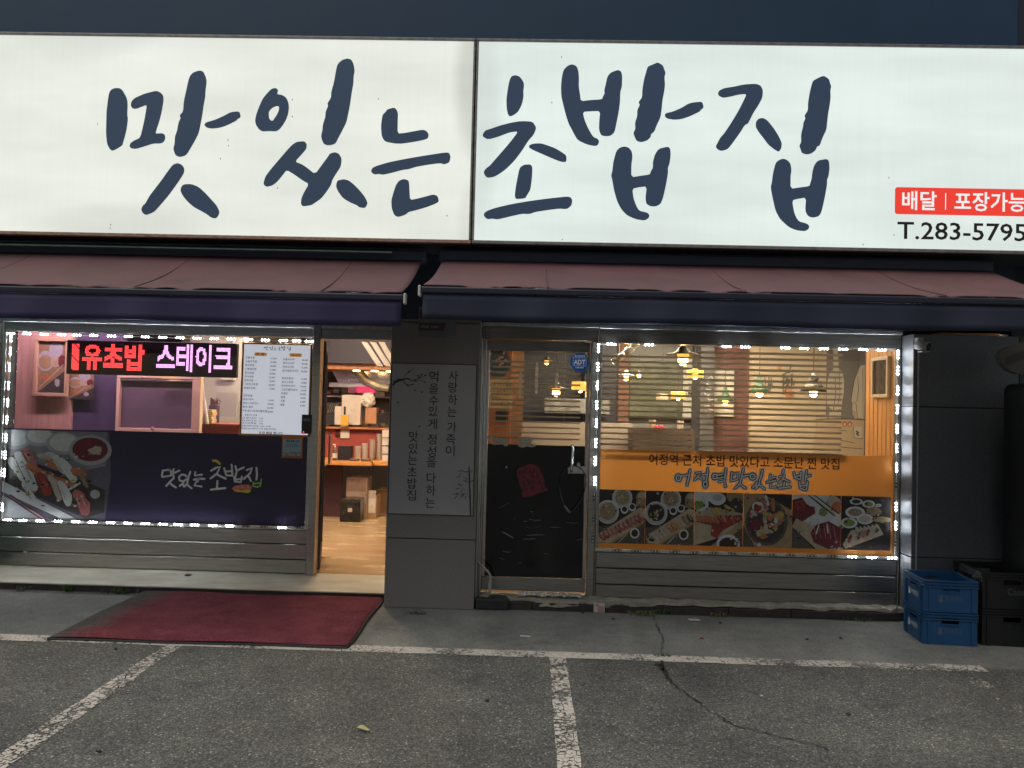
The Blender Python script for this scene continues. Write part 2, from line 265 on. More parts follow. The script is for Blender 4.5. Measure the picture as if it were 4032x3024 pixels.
업Ⱦ/ȞȦȉȦȉǰǛǰǈȐƢȜŸȍŨǧŸǂƢƳǈƿǛǟȉǟȉƭȞƭ/ƢȊƽȁǈǧƽǎƢǅƆǎŻǧƆȁ/ƢơƍơƍŇȞŇȞơȉơȉƅƢƅ/ƢŵȉŵȉŘƢŘ
없Ⱦ/ƑơžơžŇǌŇǌơƹơƹƅƑƅ/ƑŶƹŶƹŗƑŗ/ȞȦȉȦȉǱǛǱǈȐƢȜŸȎŨǨŸǂƢƴǈǀǛǠȉǠȉƮȞƮ/ƢȋƽȁǈǨƽǏƢǅƆǏŻǨƆȁ/ȌƣǸƣǸƐǭŮǏŕǙŅǲŗȂŰȑŗȫŅȶŕȗŭȌƐ
여Ⱦ/ȞȦȊȦȊǴǐǴƼȌƠȕŸǿŨǆŸƌƠŷƽƁǑƛȊƛȊńȞń/ƆǲƠȂƻǲǅǆƻƚƠƊƆƚżǆ/ǕǣȊǣȊƬǖƬǘƹǙǆǘǕ
역Ⱦ/ȞƔƇƔƇƄȉƄȉńȞń/ȞȦȉȦȉȅǐȅƼȔƢȚŸȊŨǣŸƼƢƭƼƲǐǁȉǁȉơȞơ/ƆǽƢȈƽǽǈǣƽǉƢƾƆǉŻǣ/ǙǴȉǴȉǒǙǒǛǚǜǣǛǬ
연Ⱦ/ȞȦȉȦȉȃǐȃƼȒƢȘŸȈŨǟŸƶƢƧƼƬǐƼȉƼȉſȞſ/ƆǻƢȅƽǻǈǟƽǃƢƹƆǃŻǟ/ǙǲȉǲȉǍǙǍǛǖǜǟǛǩ/ƢƐƎƐƎŉȤŉȤŚƢŚ
영Ⱦ/ȞȦȉȦȉȆǏȆƼȔƢșŸȊŨǣŸƼƢƭƼƲǏǁȉǁȉƠȞƠ/ƆǽƢȇƽǽǈǣƽǉƢƿƆǉŻǣ/ǙǵȉǵȉǒǙǒǛǚǜǣǛǬ/ȋƐǔƛƜƐƈŰƜŐǔŅȋŐȟŰ/ƫƄǔƋǼƄȋŰǼŜǔŕƫŜƝŰ
오Ⱦ/ȅȇǊȘƏȇŸǜƌƳǀơǀŲŤŲŤšȱšȱŲǔŲǔơȈƳȜǜ/ƞǻǊȇǷǻȈǜǷƽǊƱƞƽƌǜ
왕Ⱦ/ȁƉǋƓƕƉƁŬƕŏǋŅȁŏȕŬ/ƣŽǋƃǲŽȀŬǲśǋŕƣśƕŬ/ǐȒƨȞƀȒűǴŽǘƟǋƟƶƀƶŤƶŦƥƩƦǲƮǰƽǒƹƳƷƳǋǔǙǠǴ/ƎȇƨȎǂȇǍǴǂǡƨǚƎǡƄǴ/ȓȦǿȦǿƖȓƖȓǕȴǕȴǧȓǧ
우Ⱦ/ȃȐǊȝƑȐŻǬƑǇǊƺȃǇșǬ/ƠȃǊȌǴȃȄǬǴǔǊǋƠǔƐǬ/ȱƥŤƥŤƓǀƓǀńǔńǔƓȱƓ
운Ⱦ/ȄȔǊȠƐȔŻǳƐǒǊǆȄǒșǳ/ơȈǊȐǴȈȃǳǴǞǊǗơǞƑǳ/ȱƴŤƴŤƢǂƢǂŵǗŵǗƢȱƢ/ƓƋžƋžŉȚŉȚŚƓŚ
웃Ⱦ/ȄȘǊȣƐȘŻǹƐǛǊǐȄǛȚǹ/ƟȌǊȓǵȌȄǹǵǧǊǠƟǧƐǹ/ȱƿŤƿŤƮǀƮǀƕǔƕǔƮȱƮ/ǔƋƿƋƿƃƨťųŕźŅƪŒǊŬǪŒȚŅȡŕǫťǔƃ
위Ⱦ/ǗȏƮțƄȏŴǭƄǋƮƾǗǋǨǭ/ƓȂƮȋǉȂǔǭǉǘƮǐƓǘƈǭ/ȝȦȉȦȉńȝń/ǺƤǹƴƫƭŤƫŦƚƄƚƥƛƥŋƺŋƺƝǚƟ
유Ⱦ/ȃȐǊȝƑȐŻǬƑǈǊƻȃǈșǬ/ƠȄǊȌǴȄȄǬǴǔǊǋƠǔƐǬ/ȱƦŤƦŤƔƙƔƙńƮńƮƔǦƔǦńǻńǻƔȱƔ
을Ⱦ/ȅȘǊȢƐȘŻǻƐǞǊǔȅǞȚǻ/ƟȍǊȓǵȍȄǻǵǪǊǤƟǪƐǻ/ȰǅŤǅŤƴȰƴ/ȖơŽơŽƑȂƑȂŽŽŽŽŗŽŇȝŇȝŗƒŗƒŮȖŮ
음Ⱦ/ȄȖǊȡƐȖŻǶƐǗǊǌȄǗȚǶ/ƟȊǊȑǵȊȄǶǵǣǊǜƟǣƐǶ/ŽƑŽŇȗŇȗƑ/ƑƁȃƁȃŘƑŘ/ȰƹŤƹŤƨȰƨ
의Ⱦ/ǙȇƭȖƂȇűǡƂƺƭƫǙƺǪǡ/ƐǺƭȄǊǺǖǡǊǇƭƽƐǇƅǡ/ȜȦȈȦȈńȜń/ǻſǹƏƬƈťƇŨŵƭŷ
이Ⱦ/ȝȦȈȦȈńȝń/ƦȕżǿŬǆżƌƦŷǏƌǟǆǏǿ/ƋǲƦȂǁǲǋǆǁƚƦƊƋƚƀǆ
일Ⱦ/ǍȐƤȞźȐũǬźǈƤƺǍǈǞǬ/ƈȄƤȍƿȄǊǬƿǔƤǋƈǔŽǬ/ȝȦȉȦȉƳȝƳ/ȝƧƋƧƋƗȉƗȉƀƌƀƌŘƌŇȥŇȥŘƠŘƠűȝű
임Ⱦ/ȝȦȉȦȉƥȝƥ/ƋƙƋŇȝŇȝƙ/ƠƈȉƈȉŘƠŘ/ǎȌƤȚźȌũǥźƿƤưǎƿǟǥ/ƈǿƤȉǀǿǋǥǀǌƤǂƈǌŽǥ
입Ⱦ/ȝȦȉȦȉƭȝƭ/ƠơƌơƌŇȝŇȝơȉơȉƆƠƆ/ƠŶȉŶȉŘƠŘ/ǎȍƤțźȍũǧźǂƤƳǎǂǟǧ/ƈȀƤȊǀȀǋǧǀǎƤǅƈǎŽǧ
있Ⱦ/ȝȦȉȦȉƥȝƥ/ǎȊƤșźȊũǤźƾƤƯǎƾǟǤ/ƈǾƤȈǀǾǋǤǀǋƤǁƈǋŽǤ/ưƛƜƛƜƏƐůůŗŹŇƕŘƦűƶŗǐŅǪŘǺŲȋŘȧŇȲŗȐŮȄƏȄƛǰƛǰƏǨųǐřƸűưƏ
자Ⱦ/ǢȏŨȏŨǾƜǾƜǡƊƨŠƀŭŰƏƍƦƺƽƑǟŵǪƅǁƬưǡưǾǢǾ/ȒȦǽȦǽńȒńȒƹȷƹȷǋȒǋ
장Ⱦ/ȂƍǌƘƕƍƁŮƕŐǌŅȂŐȖŮ/ƤƁǌƇǳƁȁŮǳŜǌŕƤŜƖŮ/ǢȖũȖũȄƜȄƜǼƌǏţƲŮƢƑƸƧǙƼƼǝƩǧƹƿǓƱǼƱȄǢȄ/ȔȦǿȦǿƞȔƞȔǜȵǜȵǭȔǭ
정Ⱦ/ȋƍǔƙƜƍƈŮƜŏǔńȋŏȟŮ/ƫƁǔƈǼƁȊŮǼśǔŕƫśƝŮ/ȞȦȉȦȉǬǝǬǝǚȉǚȉƟȞƟ/ǤȖūȖūȅƞȅƞǽƎǐťƲŰơƒƸƩǛƾƼǟƨǩƸǂǔƳǽƳȅǤȅ
족Ⱦ/ȗƎŻƎŻŽȂŽȂńȗń/ȞȝŷȝŷȌƽȌƥǬŰǚŷǊƪǚǊǹǪǚȝǊȥǚǰǬǘȌȞȌ/ǔǗǀǗǀƵŤƵŤƤȱƤȱƵǔƵ
졸Ⱦ/ȞȟŷȟŷȎƽȎƣǱůǢŶǓƪǡǊǾǫǡȟǓȦǢǱǱǘȎȞȎ/ǔǟǀǟǀǃŤǃŤƳȰƳȰǃǔǃ/ȖƠŽƠŽƐȂƐȂżŽżŽŗŽŇȝŇȝŗƒŗƒŭȖŭ
주Ⱦ/ȝȘŷȘŷȈƿȈƿȆƦǟŰǉŸƹƩǊǊǬǫǊȝƹȤǉǮǟǖȆǖȈȝȈ/ȰƦŤƦŤƔǀƔǀńǔńǔƔȰƔ
즐Ⱦ/ȰǆŤǆŤƵȰƵ/ȖơŽơŽƑȂƑȂŽŽŽŽŗŽŇȝŇȝŗƒŗƒŭȖŭ/ȞȝŷȝŷȍƾȍƥǰůǡŶǑƩǞǊǺǫǞȟǑȦǡǰǰǖȍȞȍ
지Ⱦ/ȝȦȈȦȈńȝń/ǪȏūȏūǾƠǾƠǡƎƨŤƀŰŰƓƍƫƺǂƐǦŵǱƅǆƪƵǡƵǾǪǾ
진Ⱦ/ȝȦȉȦȉƁȝƁ/ơƐƌƐƌŉȤŉȤŚơŚ/ǨȔŭȔŭȂƠȂƠǶƐǊŧƭŲƝƕƲƫǔǂƵǤơǮƱǅǌƵǶƵȂǨȂ
집Ⱦ/ȝȦȉȦȉƬȝƬ/ƠơƌơƌŇȝŇȝơȉơȉƆƠƆ/ƠŵȉŵȉŘƠŘ/ǨȗŭȗŭȇƠȇƠȁƐǗŧƼűƫƕǀƫǡǂǂǤƯǯƿǅǙƵȁƵȇǨȇ
찐Ⱦ/ȠȦȋȦȋžȠž/ƟƎƊƎƊŉȦŉȦŚƟŚ/ƫȓŪȓŪȂƇȂƇǳžǐţƲŮƣƃƶƐǏƜƵƱơǆƵǑǏǞƶǴƣǿƲǣǏǛǳǛȂǶȂǶȓƶȓƶȂǇȂǇǳǂǕƱƸƟǕƚǳƚȂƫȂ
참Ⱦ/ƆƖƆŇȔŇȔƖ/ƚƅǿƅǿŘƚŘ/ƱȧƝȧƝȌŪȌŪǻƝǻƝǷƍǏŤƵŮƥƑƸƧǗƽƻǟƩǨƹǀǒƱǷƱǻǣǻǣȌƱȌ/ȔȦǿȦǿƠȔƠȔǜȵǜȵǭȔǭ
처Ⱦ/ȞȦȉȦȉǋǙǋǙƺȉƺȉńȞń/ƲȢƞȢƞǿūǿūǮƞǮƞǝƍƦťƀŰŰƒƌƨƶƾƎǡŴǬƄǃƨƲǝƲǮǤǮǤǿƲǿ
천Ⱦ/ȞȦȉȦȉǡǛǡǛǐȉǐȉŽȞŽ/ƱȥƝȥƝȈŪȈŪǷƝǷƝǰƍǅťƩůƙƑƮƧǎƽưǟƝǪƭǁǈƱǰƱǷǣǷǣȈƱȈ/ƢƌƎƌƎŉȤŉȤŚƢŚ
초Ⱦ/ǔȢǀȢǀȂŷȂŷǱǀǱƨǅůƭŷƝƩƯǊǒǬƯȝƝȥƭǭǅǕǱȞǱȞȂǔȂ/ǔƥǀƥǀŲŤŲŤšȱšȱŲǔŲ
출Ⱦ/ȰǂŤǂŤƲǀƲǀƝŽƝŽƎȂƎȂŻŽŻŽŗŽŇȝŇȝŗƒŗƒŬȖŬȖƝǔƝǔƲȰƲ/ǔȨǀȨǀȒŹȒŹȂƾȂƥǨůǜŵǌƩǗǊǰǬǗȟǌȥǜǯǨǖȂȜȂȜȒǔȒ
치Ⱦ/ȝȦȈȦȈńȝń/ƷȢƣȢƣǿŮǿŮǮƣǮƣǝƒƥŨƀŴŰƗƋƭƶǄƎǧŴǳƄǈƨƷǝƷǮǫǮǫǿƷǿ
캡Ⱦ/ƣƟƎƟƎŇȣŇȣƟȎƟȎƅƣƅ/ƣŴȎŴȎŘƣŘ/ǈȘŰȘŰȇƴȇƲǻƮǰŦǫũǚƧǠƎǆŧƱŰƢƳǒ/ȣȦȏȦȏǯǱǯǱȢǝȢǝƪǱƪǱǞȏǞȏƩȣƩ
케Ⱦ/ȤȦȐȦȐńȤń/ǵȠǡȠǡǍƾǍǅǬǇȌŰȌŰǻƳǻƱǨƭǗťǒŨǀƧǇƏơťƂűųƝƕƸƼǡƼǡŏǵŏ
크Ⱦ/ȰŵŤŵŤŤȰŤ/ȗȏŽȏŽǾȃǾȃǳȃǢȃǑŶǊŹƹȂǁǿƦǹƇȎƅȖǁȗǳ
타Ⱦ/ŮȒŮŻƀŻƸżǪƂǨƓƸƍƃƌƃǂǒǂǒǒƃǒƃȀǗȀǗȒ/ȒȦǽȦǽńȒńȒƺȷƺȷǋȒǋ
테Ⱦ/ȤȦȐȦȐńȤń/ǶȡǣȡǣǑǂǑǂƿǣƿǣŐǶŐ/ŭȋŭźŻźƨŻǍƀǋƑƩƌƀƋƀƽƶƽƶǎƀǎƀǺǀǺǀȋ
토Ⱦ/žȔžƠǀƠǀűŤűŤŠȱŠȱűǔűǔƠȚƠȚƱƓƱƓǓȒǓȒǣƓǣƓȃȗȃȗȔ
튀Ⱦ/ȝȦȉȦȉńȝń/ŸȘŸƻǪƻǪǋƌǋƌǢǣǢǣǱƌǱƌȈǨȈǨȘ/ǺƛǹƫƬƥţƤŦƒƄƓƥƓƥŋƺŋƺƔǚƗ
트Ⱦ/ȱųŤųŤšȱš/žȓžƜȚƜȚƬƓƬƓǐȒǐȒǡƓǡƓȂȗȂȗȓ
특Ⱦ/ȰƯŤƯŤƞȰƞ/ȖƈŻƈŻŷȁŷȁńȖń/ſȠſǄȘǄȘǔƔǔƔǫȑǫȑǻƔǻƔȐȗȐȗȠ
페Ⱦ/ȥȦȑȦȑńȥń/ǹȡǥȡǥǐǇǐǇƾǥƾǥŐǹŐ/ǍȊŦȊŦǹŹǹŹƎŢƍŤżƚŽǔƃǒƓǇƑƻƐƻǹǍǹ/ƌƎƌǹƨǹƨƏ
평Ⱦ/ȋƋǔƖƜƋƈŭƜŏǔŅȋŏȟŭ/ƫſǔƆǼſȊŭǼśǔŕƫśƝŭ/ȞȦȉȦȉǾǤǾǤǭȉǭȉǕǤǕǤǄȉǄȉƛȞƛ/ǢȕūȕūȄƁȄƁƺťƹŧƨƦƩǪưǩƿǚƾǋƼǋȄǢȄ/ƕƺƕȄƷȄƷƻ
포Ⱦ/ȞȐŶȐŶǿƙǿƙƶŷƶŷƥǀƥǀŲŤŲŤŠȱŠȱŲǔŲǔƥȝƥȝƶǻƶǻǿȞǿ/ƮƶƮǿǦǿǦƶ
픈Ⱦ/ȰƭŤƭŤƝȰƝ/ȝțŷțŷȊƙȊƙǗŸǗŸǆȜǆȜǗǻǗǻȊȝȊ/ƮǗƮȊǦȊǦǗ/ƓƈžƈžŉȚŉȚŚƓŚ
피Ⱦ/ȞȦȉȦȉńȞń/ǪȎŪȎŪǽƃǽƃƎŤƎŦżƫŽǶƄǵƔǣƒǑƐǑǽǪǽ/ƗƎƗǽƼǽƼƏ
하Ⱦ/ǎǐƧǟſǐůƫſƅƧŶǎƅǞƫ/ƍǃƧǍǀǃǊƫǀƑƧƈƍƑƃƫ/ȒȦǽȦǽńȒńȒƸȷƸȷǉȒǉ/ƱȤƜȤƜȂţȂţǱǨǱǨȂƱȂ
한Ⱦ/ǎǢƧǭƀǢűǃƀƥƧƙǎƥǝǃ/ƎǖƧǝǀǖǊǃǀưƧƪƎưƅǃ/ȔȦǿȦǿŽȔŽȔǋȵǋȵǜȔǜ/ƛƊƇƊƇŉȞŉȞŚƛŚ/ƲȦƝȦƝȋťȋťǺǪǺǪȋƲȋ
합Ⱦ/ƚƙƅƙƅŇȔŇȔƙǿƙǿƁƚƁ/ƚűǿűǿŘƚŘ/ǎǩƧǴƀǩűǌƀƯƧƤǎƯǝǌ/ƎǝƧǤǀǝǊǌǀƻƧƴƎƻƅǌ/ȔȦǿȦǿƣȔƣȔǛȵǛȵǭȔǭ/ƲȨƝȨƝȏťȏťǾǪǾǪȏƲȏ
행Ⱦ/ƿǤƜǯźǤŬǈźƬƜƢƿƬǍǈ/ƇǙƜǠƲǙƺǈƲƷƜƱƇƷſǈ/ȐƉǘƓơƉƍŬơŏǘŅȐŏȤŬ/ưŽǘƃȁŽȏŬȁśǘŔưśơŬ/ȣȦȏȦȏǩǲǩǲȢǞȢǞƟǲƟǲǘȏǘȏƗȣƗ/ƧȥƒȥƒȋţȋţǻǕǻǕȋƧȋ
회Ⱦ/ȜȦȈȦȈńȜń/ǖǡƯǭƇǡŸǃƄƧƥƚƥƂƄƁťƁŨůƮŰǻŸǹƈǚƄƹƂƹƚǙƧǥǃ/ƖǖƯǝǈǖǑǃǈưƯƪƖưƌǃ/ƹȦƥȦƥȋŪȋŪǺǳǺǳȋƹȋ
0ǔ/ƖȄŮǬşƭŮŭƖŕƾŭǍƭƾǬ/ƀǜƖǭƬǜƵƭƬžƖŬƀžŸƭ
1ǔ/ƣȂƊȂƊŘƣŘ
2ǔ/ƱǵƌȄŸȀŤǴŤǕŷǧƊǬƟǣƧǌƤƺƛƨſƀŠřŠŘǌŘǌůƋůƴƥǀǏ
3ǔ/ƱǸƍȄŻȂŬǽŬǦŻǫƉǭƞǦƦǓƞǁƅƻƅƤƠƝƩƈƢŴƎŬŻŰŨŹŨşźŘƌŕƲŤǂƉƼƢƩƱƺǁƿǘ
4ǔ/ƻȄƱȄŚƛŚƏƣƏƣŘƻŘƻƏǍƏǍƦƻƦ/ƢǖƣǖƣƦŻƦ
5ǔ/űȂűƩƝƦƭƋƢŶƉŬŷŰŤŹŤŠŹŘƍŕƵťǅƌƴƳƇǁƇǬƽǬƽȂ
6ǔ/ƶǲƧȄŴǐţƒŲŦƙŕƽŤǌƈƾƬƜƺƍƸƁƳƕǖ/ƊơƗƣƫƛƳƈƬŴƘŬƁŹżƚ
7ǔ/ǒȂŤȂŤǫƮǫůşƅŕ
8ǔ/ƼǶƘȄŲǶŤǓũƿŸƯŦƝŠƆůţƗŕƽţǍƆǇƝƵƯǅƿǊǓ/ƄǦƗǭƪǦƲǓƪǁƗƺƄǂżǔ/ƀƛƗƢƬƛƴƈƬŵƖŬƀŴŸƈ
9ǔ/ƻǳƕȄůǴšǒůƮƑƠƟƢƫƧƚƆŷŧƆŕƸƇǋǆ/ƁǥƕǭƩǤƲǎƱǈưǀƢƹƖƷƂƿŹǒ
.Ǝ/ŽůųųŨůŤŤŨŚųŕŽŚƂŤ
,Ǝ/ſŰŲŶŧŲţŨŦŞůŚůŋŦĿŦĺżŉƄŞ
:Ǝ/ŽǆųǊŨǆŤƻŨưųƬŽưƂƻ/ŽůųųŨůŤŤŨŚųŕŽŚƂŤ
;Ǝ/ſűųŸŨŴŤũŧşűŚŰŌŧĿŧĻżŉƃš/ŽǆųǊŨǆŤƻŨưųƬŽưƂƻ
~Ǫ/ƓƫƃƮůƩŞƞŞƉůƕƁƚƐƗƠƐưƊƿƇǒƋǤƗǤƫǒƠǁƛƲƞƣƤ
+Ǫ/ƫǫƖǫƖƺŦƺŦƦƖƦƖŵƫŵƫƦǛƦǛƺƫƺ
-ƨ/ƞƚŢƚŢƃƞƃ
(ƨ/ƥȅƘȅŵǐŨƑŵœƘĞƥĞƊœƁƑƊǐ
)ƨ/ŨȅśȅŶǐſƑŶœśĞŨĞƋœƘƑƋǐ
|ƙ/ƂȂůȂůĞƂĞ
Tǯ/ǪȂŜȂŜǬƗǬƗŘƯŘƯǬǪǬ
AǾ/ƲȃơȃŘŘűŘƆƊǏƊǥŘǾŘ/ƐƠƩǞǅƠ
Dȓ/ūȂūŘƭŘǯŲȈƭǲǦƭȂ/ƃǬƩǬǝǙǮƭǡƅƪŮƃŮ
Cȉ/ǜȁǁȄžǫŤƪźŲǀŕǢřǽŤǽſǠűǂŬƐžŽƭƐǛǁǮǞǩǼǜǼǶ
aǂ/ƢǁƆǊŰǆŠƻŠƢűƱƄƵƓưƘơƘƛƄƔŪƈŞűŦŞźŕƉŘƘšƝŘƩŕƲŗƾŞƾŬƷŧƳŦƯŧƮūƮƥ/ſƄƘƏƘŮƏŧƅťŹũŵŵ
sƸ/ƘǈƈǊŭǂţƫŽƋƗŵƒŬƇũŶŬŢŷŢşŶŘƉŕƣŞƮŶƨƆƕƖſƣŹƬŽƴƈƷƗƴƩƫƩǁ
oǢ/ǇƺƜǊŲƹšƑűŦƜŕǈŦǙƑ/ƜƶƷƫǂƑƷŴƜũƁŴŷƑƂƫ
lƎ/žȂŨȂŨŘžŘ
eǏ/ƺƻƖǊŰƺŢƑŰŨƘŕƱřǅţǅŸƲŮƞŪƄųŸƌǇƌ/ƗƷƪƯƱƛŸƛƂư
hǔ/ŽȂŧȂŧŘŽŘŽƨƋƵƙƸƩƱƯƝƯŘǅŘǅƜƺƿƟǊƍǆžƹŽƹ
cǅ/ƪǈƙǊűƺŢƎŲťƛŕƭŗƼŜƼŲƭŬƟŪƃŴŸƏƂƫƛƵƩƳƺƪƺǂ
tƫ/ƁǈƁǟŘƶŘƴūƴūŹŴşƐŕƝŗƫŝƫŲƞūƑũƇŭƁźƁƴƥƴƥǈ
vǅ/űǈŘǈƋŕƓŕǄǈƬǈƏƃ"""
_dec = lambda c: (ord(c) - 0x100) / 250 - .35
GL = {}
for _l in GLYPHS.split('\n'):
    _p = _l[2:].split('/')[1:] if _l[0] != '/' else []
    GL[_l[0]] = (_dec(_l[1]), [[(_dec(q[k]), _dec(q[k+1])) for k in range(0, len(q), 2)] for q in _p])
_gc = {}
def glyph_mesh(ch, off):
    if (ch, off) not in _gc:
        adv, loops = GL[ch]; L3 = []
        for l in loops:
            n = len(l); o = []
            for i, p in enumerate(l):
                a, c = Vector(l[i-1]), Vector(l[(i+1) % n]); p = Vector(p); e1, e2 = (p - a), (c - p)
                n1 = Vector((e1.y, -e1.x)).normalized() if e1.length > 1e-6 else Vector((0, 0)); n2 = Vector((e2.y, -e2.x)).normalized() if e2.length > 1e-6 else n1
                m_ = n1 + n2; k = min(2., 2 / max(.3, m_.length_squared)) if m_.length > .2 else 0
                o.append(Vector((p.x + m_.x * k * off, p.y + m_.y * k * off, 0)))
            L3.append(o)
        area = lambda l: sum(l[i-1].x * l[i].y - l[i].x * l[i-1].y for i in range(len(l))) / 2
        def within(p, l):
            c = False
            for i in range(len(l)):
                a, b_ = l[i-1], l[i]
                if (a.y > p.y) != (b_.y > p.y) and p.x < (b_.x - a.x) * (p.y - a.y) / (b_.y - a.y) + a.x: c = not c
            return c
        outer = [[l] for l in L3 if area(l) > 0]
        for h in (l for l in L3 if area(l) <= 0):
            c = [o for o in outer if within(h[0], o[0])]
            if c: min(c, key=lambda o: area(o[0])).append(h)
        vv, tris = [], []
        for grp in outer:
            flat = [p for l in grp for p in l]; n0 = len(vv); vv += [(p.x, p.y) for p in flat]
            for a, b_, c in tessellate_polygon(grp):
                s_ = (flat[b_] - flat[a]).cross(flat[c] - flat[a]).z
                if abs(s_) > 1e-10: tris.append((a + n0, b_ + n0, c + n0) if s_ > 0 else (a + n0, c + n0, b_ + n0))
        _gc[ch, off] = (vv, tris, adv)
    return _gc[ch, off]
def tmesh(s, off=0.):
    vv, ff, x = [], [], 0.
    for ch in s:
        if ch == ' ': x += .26; continue
        v, f, adv = glyph_mesh(ch, off); n = len(vv); vv += [(a + x, b_) for a, b_ in v]; ff += [tuple(i + n for i in q) for q in f]; x += adv
    return vv, ff
def text(bm, s, x, z, h, Y, off=.0, align='l', width=None, mi=0, M=None):
    """print text on a frontal plane: cap box height h, left/centre at x, baseline z"""
    vv, ff = tmesh(s, off)
    if not vv: return bm
    x0 = min(v[0] for v in vv); x1 = max(v[0] for v in vv); k = h / .86
    kx = width / (x1 - x0) if width else k
    ox = {'l': x, 'c': x - (x1 - x0) * kx / 2, 'r': x - (x1 - x0) * kx}[align]
    vs_ = []
    for v in vv:
        p = Vector((ox + (v[0] - x0) * kx, Y, z + v[1] * k)); vs_.append(bm.verts.new(M(p) if M else p))
    for f in ff:
        try: bm.faces.new([vs_[i] for i in f]).material_index = mi
        except ValueError: pass
    return bm
# ------------------------------------------------------------------ ground
def asphalt():
    m = bpy.data.materials.new('asphalt'); m.use_nodes = True; nt = m.node_tree; b = nt.nodes['Principled BSDF']
    N = nt.nodes.new; L = nt.links.new
    tc = N('ShaderNodeTexCoord').outputs['Object']
    def noise(sc, det=4, ro=.6):
        n = N('ShaderNodeTexNoise'); n.inputs['Scale'].default_value = sc; n.inputs['Detail'].default_value = det; n.inputs['Roughness'].default_value = ro
        L(tc, n.inputs['Vector']); return n.outputs[0]
    def ramp(src, p0, c0, p1, c1):
        r = N('ShaderNodeValToRGB'); e = r.color_ramp.elements; e[0].position = p0; e[1].position = p1; e[0].color = (*c0, 1); e[1].color = (*c1, 1); L(src, r.inputs[0]); return r.outputs[0]
    def mix(f, a, b_, mode='MIX'):
        x = N('ShaderNodeMix'); x.data_type = 'RGBA'; x.blend_type = mode
        if isinstance(f, float): x.inputs[0].default_value = f
        else: L(f, x.inputs[0])
        for i, s in ((6, a), (7, b_)):
            if isinstance(s, tuple): x.inputs[i].default_value = (*s, 1)
            else: L(s, x.inputs[i])
        return x.outputs[2]
    vo = N('ShaderNodeTexVoronoi'); vo.inputs['Scale'].default_value = 110; L(tc, vo.inputs['Vector'])
    sep = N('ShaderNodeSeparateColor'); L(vo.outputs['Color'], sep.inputs[0])
    agg = ramp(sep.outputs[0], .05, (.088, .089, .083), .95, (.205, .206, .19))          # single chippings
    pale = ramp(sep.outputs[1], 0.95, (0, 0, 0), .985, (1, 1, 1))
    agg = mix(pale, agg, (.42, .415, .38))
    gap = ramp(vo.outputs['Distance'], .25, (1, 1, 1), .65, (.5, .5, .5))
    rough_part = mix(1.0, agg, gap, 'MULTIPLY')
    fine = ramp(noise(220, 3), .3, (.165, .168, .158), .7, (.235, .238, .222))
    vo2 = N('ShaderNodeTexVoronoi'); vo2.inputs['Scale'].default_value = 150; L(tc, vo2.inputs['Vector'])
    sp2 = N('ShaderNodeSeparateColor'); L(vo2.outputs['Color'], sp2.inputs[0])
    fine = mix(ramp(sp2.outputs[0], .96, (0, 0, 0), .985, (1, 1, 1)), fine, (.36, .35, .32))
    fine = mix(ramp(sp2.outputs[1], .97, (0, 0, 0), .99, (1, 1, 1)), fine, (.05, .05, .045))
    sx = N('ShaderNodeSeparateXYZ'); L(tc, sx.inputs[0])
    ad = N('ShaderNodeMath'); ad.operation = 'ADD'; L(sx.outputs[1], ad.inputs[0])
    nz = N('ShaderNodeMath'); nz.operation = 'MULTIPLY'; nz.inputs[1].default_value = .12; L(noise(9, 5), nz.inputs[0]); L(nz.outputs[0], ad.inputs[1])
    zone = ramp(ad.outputs[0], .0, (0, 0, 0), 1., (1, 1, 1))
    mr = N('ShaderNodeMapRange'); mr.inputs[1].default_value = 4.97; mr.inputs[2].default_value = 5.05; L(ad.outputs[0], mr.inputs[0])
    col = mix(mr.outputs[0], rough_part, fine)
    blot = ramp(noise(.8, 7, .75), .36, (.62, .62, .63), .60, (1.08, 1.08, 1.05))
    col = mix(1.0, col, blot, 'MULTIPLY')
    blot2 = ramp(noise(3.3, 5, .7), .3, (.82, .82, .84), .6, (1.05, 1.05, 1.03))
    col = mix(1.0, col, blot2, 'MULTIPLY')
    col = mix(1.0, col, ramp(noise(1.5, 6, .6), .60, (1, 1, 1), .72, (.62, .62, .64)), 'MULTIPLY')        # oil and damp stains
    L(col, b.inputs['Base Color']); b.inputs['Roughness'].default_value = .8; b.inputs['Specular IOR Level'].default_value = .35
    bp = N('ShaderNodeBump'); bp.inputs['Strength'].default_value = .7; bp.inputs['Distance'].default_value = .006
    hm = N('ShaderNodeMix'); hm.data_type = 'FLOAT'; L(mr.outputs[0], hm.inputs[0]); L(gap, hm.inputs[2]); L(noise(220, 3), hm.inputs[3])
    L(hm.outputs[0], bp.inputs['Height']); L(bp.outputs[0], b.inputs['Normal'])
    return m
bm = B()
v = [bm.verts.new(p) for p in ((-400, -400, 0), (400, -400, 0), (400, 400, 0), (-400, 400, 0))]; bm.faces.new(v)
ground = prop(reg(obj('ground', bm, asphalt())), 'worn grey asphalt of the parking lot', 'ground', kind='structure')

